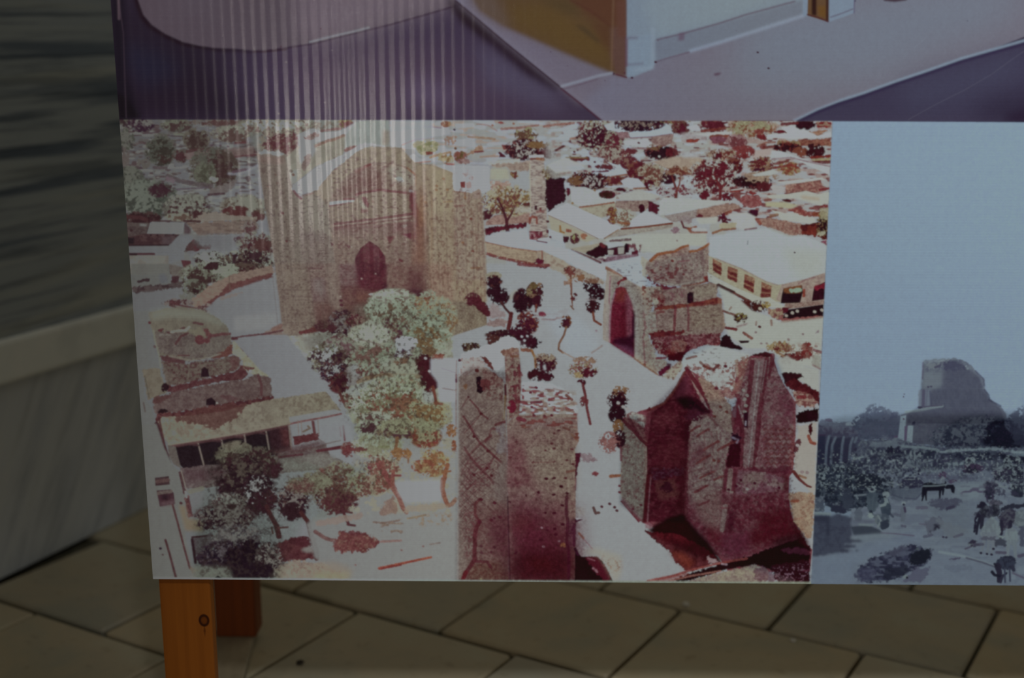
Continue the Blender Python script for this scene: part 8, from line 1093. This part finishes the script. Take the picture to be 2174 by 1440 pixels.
def paint_all():
    clip(); paint_upper()
    clip([(200, 253.8), (1767.5, 257.3), (1722, 1241), (200, 1231)]); paint_town(); paint_front(); paint_pylons()
    clip([(1767.5, 257.3), (2800, 263.5), (2800, 1250), (1722, 1241)]); paint_view()
    clip(); paint_finish()
# ---------------------------------------------------------------- board frame: a vertical sheet turned 1.38 degrees
BYAW, BDIST = math.radians(1.38), 1.48
BT = np.array([math.cos(BYAW), -math.sin(BYAW), 0.0]); BN = np.array([math.sin(BYAW), math.cos(BYAW), 0.0]); BO = BN * (BDIST * math.cos(BYAW))
_Rn, _Un, _Fn = np.array(_R), np.array(_U), np.array(_F)
def board_uv(x, y):
    """where a mark read at (x, y) of the photograph sits on the sheet: metres along it, metres above the lens height"""
    r = _Fn * FPX + _Rn * (x - 1087) - _Un * (y - 720)
    p = r * (BDIST * BN[1] / (r @ BN))
    return float(p @ BT), float(p[2])
def board_px(u, z):
    p = u[..., None] * BT + BO + z[..., None] * np.array([0, 0, 1.0])
    d = p @ _Fn
    return 1087 + FPX * (p @ _Rn) / d, 720 - FPX * (p @ _Un) / d
def board_pt(u, z, off=0.0):
    q = u * BT + BO + off * BN
    return Vector((q[0], q[1], z + CAMH))

# ---------------------------------------------------------------- room
WALL_A = Vector((-0.926, 2.12, 0)); WALL_D = math.radians(24.2)          # foot of the left wall and its direction (from +Y to +X)
wd = Vector((math.sin(WALL_D), math.cos(WALL_D), 0)); wn = Vector((math.cos(WALL_D), -math.sin(WALL_D), 0))
WRZ = math.atan2(wd.y, wd.x)
def wall_box(name, x0, x1, z0, z1, depth, proud, mat, parent, bevel=.002):
    me = box_mesh(name, x1 - x0, depth, z1 - z0, bevel)
    me.transform(Matrix.Translation(((x0 + x1) / 2, depth / 2 - proud, z0)))
    return link(name, me, parent, [mat])
core = box_mesh('wall_left', 7.0, .20, 3.2); core.transform(Matrix.Translation((0.9, .115, 0)))
wall = tag(link('wall_left', core, None, [M_PLASTER]), 'grey marble clad wall with a cream stone moulding', kind='structure')
wall.location = WALL_A; wall.rotation_euler[2] = WRZ
wall_box('marble_slab', -2.6, 4.4, 0.0, .352, .015, .000, M_LOW, wall)
wall_box('moulding', -2.6, 4.4, .352, .432, .040, .012, M_RAIL, wall, .008)
wall_box('marble_slab', -2.6, 4.4, .432, 2.4, .015, .002, M_UP, wall)

fl = bpy.data.meshes.new('floor')
fl.from_pydata([(-7, -7, -.012), (7, -7, -.012), (7, 7, -.012), (-7, 7, -.012), (-7, -7, -.2), (7, -7, -.2), (7, 7, -.2), (-7, 7, -.2)], [], [(0, 1, 2, 3), (7, 6, 5, 4), (0, 4, 5, 1), (1, 5, 6, 2), (2, 6, 7, 3), (3, 7, 4, 0)])
floor = tag(link('floor', fl, None, [M_MORTAR]), 'floor of grey brown stone tiles laid in a diagonal running bond', kind='structure')
# running bond of 31 x 28 cm stones, turned 31 degrees to the board
TA = math.radians(31); te = Vector((math.sin(TA), math.cos(TA), 0)); tg = Vector((-math.cos(TA), math.sin(TA), 0))
rt = np.random.RandomState(4)
tile_meshes = []
for i in range(5):
    me = box_mesh('tile', .302 + rt.uniform(-.002, .002), .272 + rt.uniform(-.002, .002), .03, .004, seg=1)
    me.transform(Matrix.Translation((0, 0, -.03))); me.materials.append(M_TILE); tile_meshes.append(me)
def off_wall(p):
    return (p - WALL_A).dot(wn)
count = 0
for r in range(-4, 12):
    ec = 1.30 + .2825 * r + .14
    goff = (1.255, 1.095)[r % 2] if r >= -20 else 0
    for c in range(-9, 9):
        gc = goff + .31 * c + .155
        p = te * ec + tg * gc
        if off_wall(p) < -.10 or count >= 296 or not (-1.9 < p.x < 2.4 and .25 < p.y < 4.6): continue
        o = bpy.data.objects.new('tile', tile_meshes[(r * 3 + c) % 5]); COL.objects.link(o); o.parent = floor
        o.location = p + Vector((0, 0, rt.uniform(-.0015, .0015))); o.rotation_euler = (rt.uniform(-.003, .003), rt.uniform(-.003, .003), math.atan2(tg.y, tg.x) + rt.uniform(-.004, .004))
        count += 1
bw = box_mesh('wall_back', 9.0, .2, 3.2); wb = tag(link('wall_back', bw, None, [M_PLASTER]), 'plain dim plaster wall closing the hall', kind='structure'); wb.location = (2.2, 6.4, 0)

# ---------------------------------------------------------------- wooden stand behind the board
def leg(name, ax, ay, w, d, h, mat, parent, bevel=.003):
    me = box_mesh(name, w, d, h, bevel); o = link(name, me, parent, [mat]); o.location = (ax, ay, 0); return o
s0 = board_uv(385, 1234)[0]
base = board_pt(s0, -CAMH, .030)
stand = tag(empty('display_stand', base, -BYAW), 'varnished pine stand with front and rear legs holding up the printed board', 'stand')
LW = .0655
def frame_side(x):
    leg('front_leg', x, -.010, LW, .018, 1.13, M_PINE, stand)
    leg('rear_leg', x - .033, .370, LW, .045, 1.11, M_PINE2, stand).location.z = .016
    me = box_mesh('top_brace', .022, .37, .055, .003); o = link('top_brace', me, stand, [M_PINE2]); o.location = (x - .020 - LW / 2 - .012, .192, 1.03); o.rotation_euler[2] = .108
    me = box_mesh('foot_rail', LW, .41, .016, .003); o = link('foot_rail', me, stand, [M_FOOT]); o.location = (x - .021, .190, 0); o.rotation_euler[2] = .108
frame_side(0.0); frame_side(1.36)
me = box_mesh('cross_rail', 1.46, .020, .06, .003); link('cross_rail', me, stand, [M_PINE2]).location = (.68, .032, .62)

# ---------------------------------------------------------------- printed board
paint_all()
UL0, UR, ZT = board_uv(235, 0)[0] - .012, .96, .235
UL1 = UL0; ZB = board_uv(1000, 1240)[1] - .006
TW, TH = int((UR - UL0) / .00056), int((ZT - ZB) / .00056)
uu = UL0 + (np.arange(TW) + .5) / TW * (UR - UL0); zz = ZB + (np.arange(TH) + .5) / TH * (ZT - ZB)
GU, GZ = np.meshgrid(uu, zz)
X, Y = board_px(GU, GZ)
ink = C / np.maximum(lightfield(_gx, _gy), .06)  # glare veil over the left of the town picture stays in the ink
sx = np.clip(X - PX0 - .5, 0, PW - 1.001); sy = np.clip(Y - PY0 - .5, 0, PH - 1.001)
ix, iy = sx.astype(int), sy.astype(int); fx, fy = (sx - ix)[..., None].astype(np.float32), (sy - iy)[..., None].astype(np.float32)
T_ = (ink[iy, ix] * (1 - fx) + ink[iy, ix + 1] * fx) * (1 - fy) + (ink[iy + 1, ix] * (1 - fx) + ink[iy + 1, ix + 1] * fx) * fy
T_ = np.clip(T_, .006, .93)
rgba = np.ones((TH, TW, 4), np.float32); rgba[..., :3] = unlin(T_) / 255.0
img = bpy.data.images.new('board_print', TW, TH, alpha=False)
img.colorspace_settings.name = 'sRGB'
img.pixels.foreach_set(rgba.ravel()); img.update(); img.pack()
del ink, rgba, T_, X, Y, sx, sy, ix, iy, fx, fy, GU, GZ
_fields.clear()

M_PRINT, nt, b = node_mat('inkjet print on fluted plastic', .135, .5)
ti = nt.nodes.new('ShaderNodeTexImage'); ti.image = img; ti.extension = 'EXTEND'; ti.interpolation = 'Cubic'
uvn = N(nt, 'ShaderNodeUVMap', uv_map='print'); nt.links.new(uvn.outputs['UV'], ti.inputs['Vector'])
nt.links.new(ti.outputs['Color'], b.inputs['Base Color'])
lines = N(nt, 'ShaderNodeTexWave', Scale=1.0, Distortion=.6, Detail=2.0, wave_type='BANDS', bands_direction='Z'); nt.links.new(mapping(nt, (6, 6, 240)), lines.inputs['Vector'])
spot = N(nt, 'ShaderNodeTexNoise', Scale=1.0, Detail=3.0, Roughness=.6); nt.links.new(mapping(nt, (90, 90, 14)), spot.inputs['Vector'])
hgt = mix(nt, .06, lines.outputs['Color'], spot.outputs['Fac'])
bump(nt, b, hgt, .10, .0010)

board = tag(empty('display_board', board_pt(0.0, ZB)), 'large exhibition board of fluted plastic printed with three photographs', 'display board')
RIB = .01165; AMP = .000075
def rib(u): return AMP * math.cos(2 * math.pi * u / RIB)
def print_panel(corners, label):
    """front skin of one picture; corners bl, br, tr, tl in sheet metres; its flutes are modelled"""
    bl, br, tr, tl = corners
    n = int((br[0] - bl[0]) / RIB * 8); rows = 2
    vs_, uv, fs = [], [], []
    for j in range(rows + 1):
        t = j / rows
        for i in range(n + 1):
            s = i / n
            u = (bl[0] * (1 - s) + br[0] * s) * (1 - t) + (tl[0] * (1 - s) + tr[0] * s) * t
            z = (bl[1] * (1 - s) + br[1] * s) * (1 - t) + (tl[1] * (1 - s) + tr[1] * s) * t
            vs_.append(board_pt(u, z, -.0003 + rib(u)) - board.location); uv.append(((u - UL0) / (UR - UL0), (z - ZB) / (ZT - ZB)))
    for j in range(rows):
        for i in range(n):
            a = j * (n + 1) + i; fs.append((a, a + 1, a + n + 2, a + n + 1))
    me = bpy.data.meshes.new('printed_photograph'); me.from_pydata(vs_, [], fs)
    lay = me.uv_layers.new(name='print')
    for lp in me.loops: lay.data[lp.index].uv = uv[lp.vertex_index]
    me.polygons.foreach_set('use_smooth', [True] * len(me.polygons))
    o = link('printed_photograph', me, board, [M_PRINT]); o['label'] = label
    return o
def uvp(x, y): return board_uv(x, y)
ztop = ZT; m0 = uvp(235 + .0733 * 253.8, 253.8); m1 = uvp(1767.5, 257.3); m2 = (UR, board_uv(2174, 260.2)[1] - .0003)
b0, b1, b2 = uvp(325, 1229.5), uvp(1722, 1240), (UR, uvp(2174, 1243.5)[1])
t0 = uvp(235, 0); t0 = (t0[0] + (t0[0] - m0[0]) / (t0[1] - m0[1]) * (ztop - t0[1]), ztop)
print_panel((m0, m2, (UR, ztop), t0), 'colour photograph of a paved corner with an ochre and white wall')
print_panel((b0, b1, m1, m0), 'reddish aerial photograph of ruined brick buildings among trees and houses')
print_panel((b1, b2, m2, m1), 'blue toned photograph of a market place before a ruined dome')
# backing sheet: faces, flute walls seen at the cut edges
bm = bmesh.new()
def sheet(o0, o1):
    q = [bm.verts.new(board_pt(u, z, o) - board.location) for o in (o0, o1) for u, z in (b0, b2, (UR, ztop), t0)]
    for f in ((0, 1, 2, 3), (7, 6, 5, 4), (0, 4, 5, 1), (1, 5, 6, 2), (2, 6, 7, 3), (3, 7, 4, 0)): bm.faces.new([q[i] for i in f])
sheet(.0000, .0009); sheet(.0081, .0090)
nf = int((b2[0] - b0[0]) / RIB)
for i in range(nf + 1):
    u = b0[0] + (b2[0] - b0[0]) * i / nf + (.0006 if i == 0 else -.0006 if i == nf else 0)
    z0 = b0[1] + (b2[1] - b0[1]) * i / nf + .0004
    uT = t0[0] + (UR - t0[0]) * i / nf + (.0006 if i == 0 else -.0006 if i == nf else 0)
    q = [bm.verts.new(board_pt(a + e, z, o) - board.location) for e in (-.0004, .0004) for a, z, o in ((u, z0, .0007), (u, z0, .0083), (uT, ztop - .0004, .0083), (uT, ztop - .0004, .0007))]
    for f in ((0, 1, 2, 3), (7, 6, 5, 4), (0, 4, 5, 1), (1, 5, 6, 2), (2, 6, 7, 3), (3, 7, 4, 0)): bm.faces.new([q[j] for j in f])
bmesh.ops.recalc_face_normals(bm, faces=bm.faces)
me = bpy.data.meshes.new('backing_sheet'); bm.to_mesh(me); bm.free()
link('backing_sheet', me, board, [M_BACK])['label'] = 'white fluted plastic sheet behind the prints'

# ---------------------------------------------------------------- crumbs on the floor
def floor_pt(x, y):
    r = _Fn * FPX + _Rn * (x - 1087) - _Un * (y - 720)
    p = r * (CAMH / -r[2]); return Vector((p[0], p[1], .0))
M_CHIP, _nt, _b = node_mat('pale stone chip', .8, .2)
_n = N(_nt, 'ShaderNodeTexNoise', Scale=300.0, Detail=3.0); _nt.links.new(mapping(_nt, (1, 1, 1)), _n.inputs['Vector'])
_nt.links.new(ramp(_nt, _n.outputs['Fac'], [(.3, (.55, .50, .42)), (.7, (.75, .70, .60))]), _b.inputs['Base Color'])
M_DIRT, _nt, _b = node_mat('dark crumb of earth', .9, .1)
_n = N(_nt, 'ShaderNodeTexNoise', Scale=300.0, Detail=3.0); _nt.links.new(mapping(_nt, (1, 1, 1)), _n.inputs['Vector'])
_nt.links.new(ramp(_nt, _n.outputs['Fac'], [(.3, (.03, .025, .018)), (.7, (.07, .055, .04))]), _b.inputs['Base Color'])
for nm, x, y, r, m, lab in (('stone_chip', 1456, 1287, .0065, M_CHIP, 'larger pale stone chip on the floor under the middle of the board'),
                            ('stone_chip', 1683, 1363, .0048, M_CHIP, 'smaller pale stone chip on a tile joint under the blue toned picture'),
                            ('dirt_crumb', 637, 1410, .0060, M_DIRT, 'dark crumb of earth on the floor tile right of the stand legs')):
    bm = bmesh.new(); bmesh.ops.create_icosphere(bm, subdivisions=2, radius=r)
    rr = np.random.RandomState(int(x))
    for v_ in bm.verts: v_.co = Vector((v_.co.x * rr.uniform(.8, 1.25), v_.co.y * rr.uniform(.7, 1.0), v_.co.z * rr.uniform(.45, .6)))
    zmin = min(v_.co.z for v_ in bm.verts)
    for v_ in bm.verts: v_.co.z -= zmin
    me = bpy.data.meshes.new(nm); bm.to_mesh(me); bm.free()
    o = tag(link(nm, me, None, [m]), lab, 'stone chip' if m is M_CHIP else 'crumb'); o.location = floor_pt(x, y)
    if m is M_CHIP: o['group'] = 'stone chips on the floor'
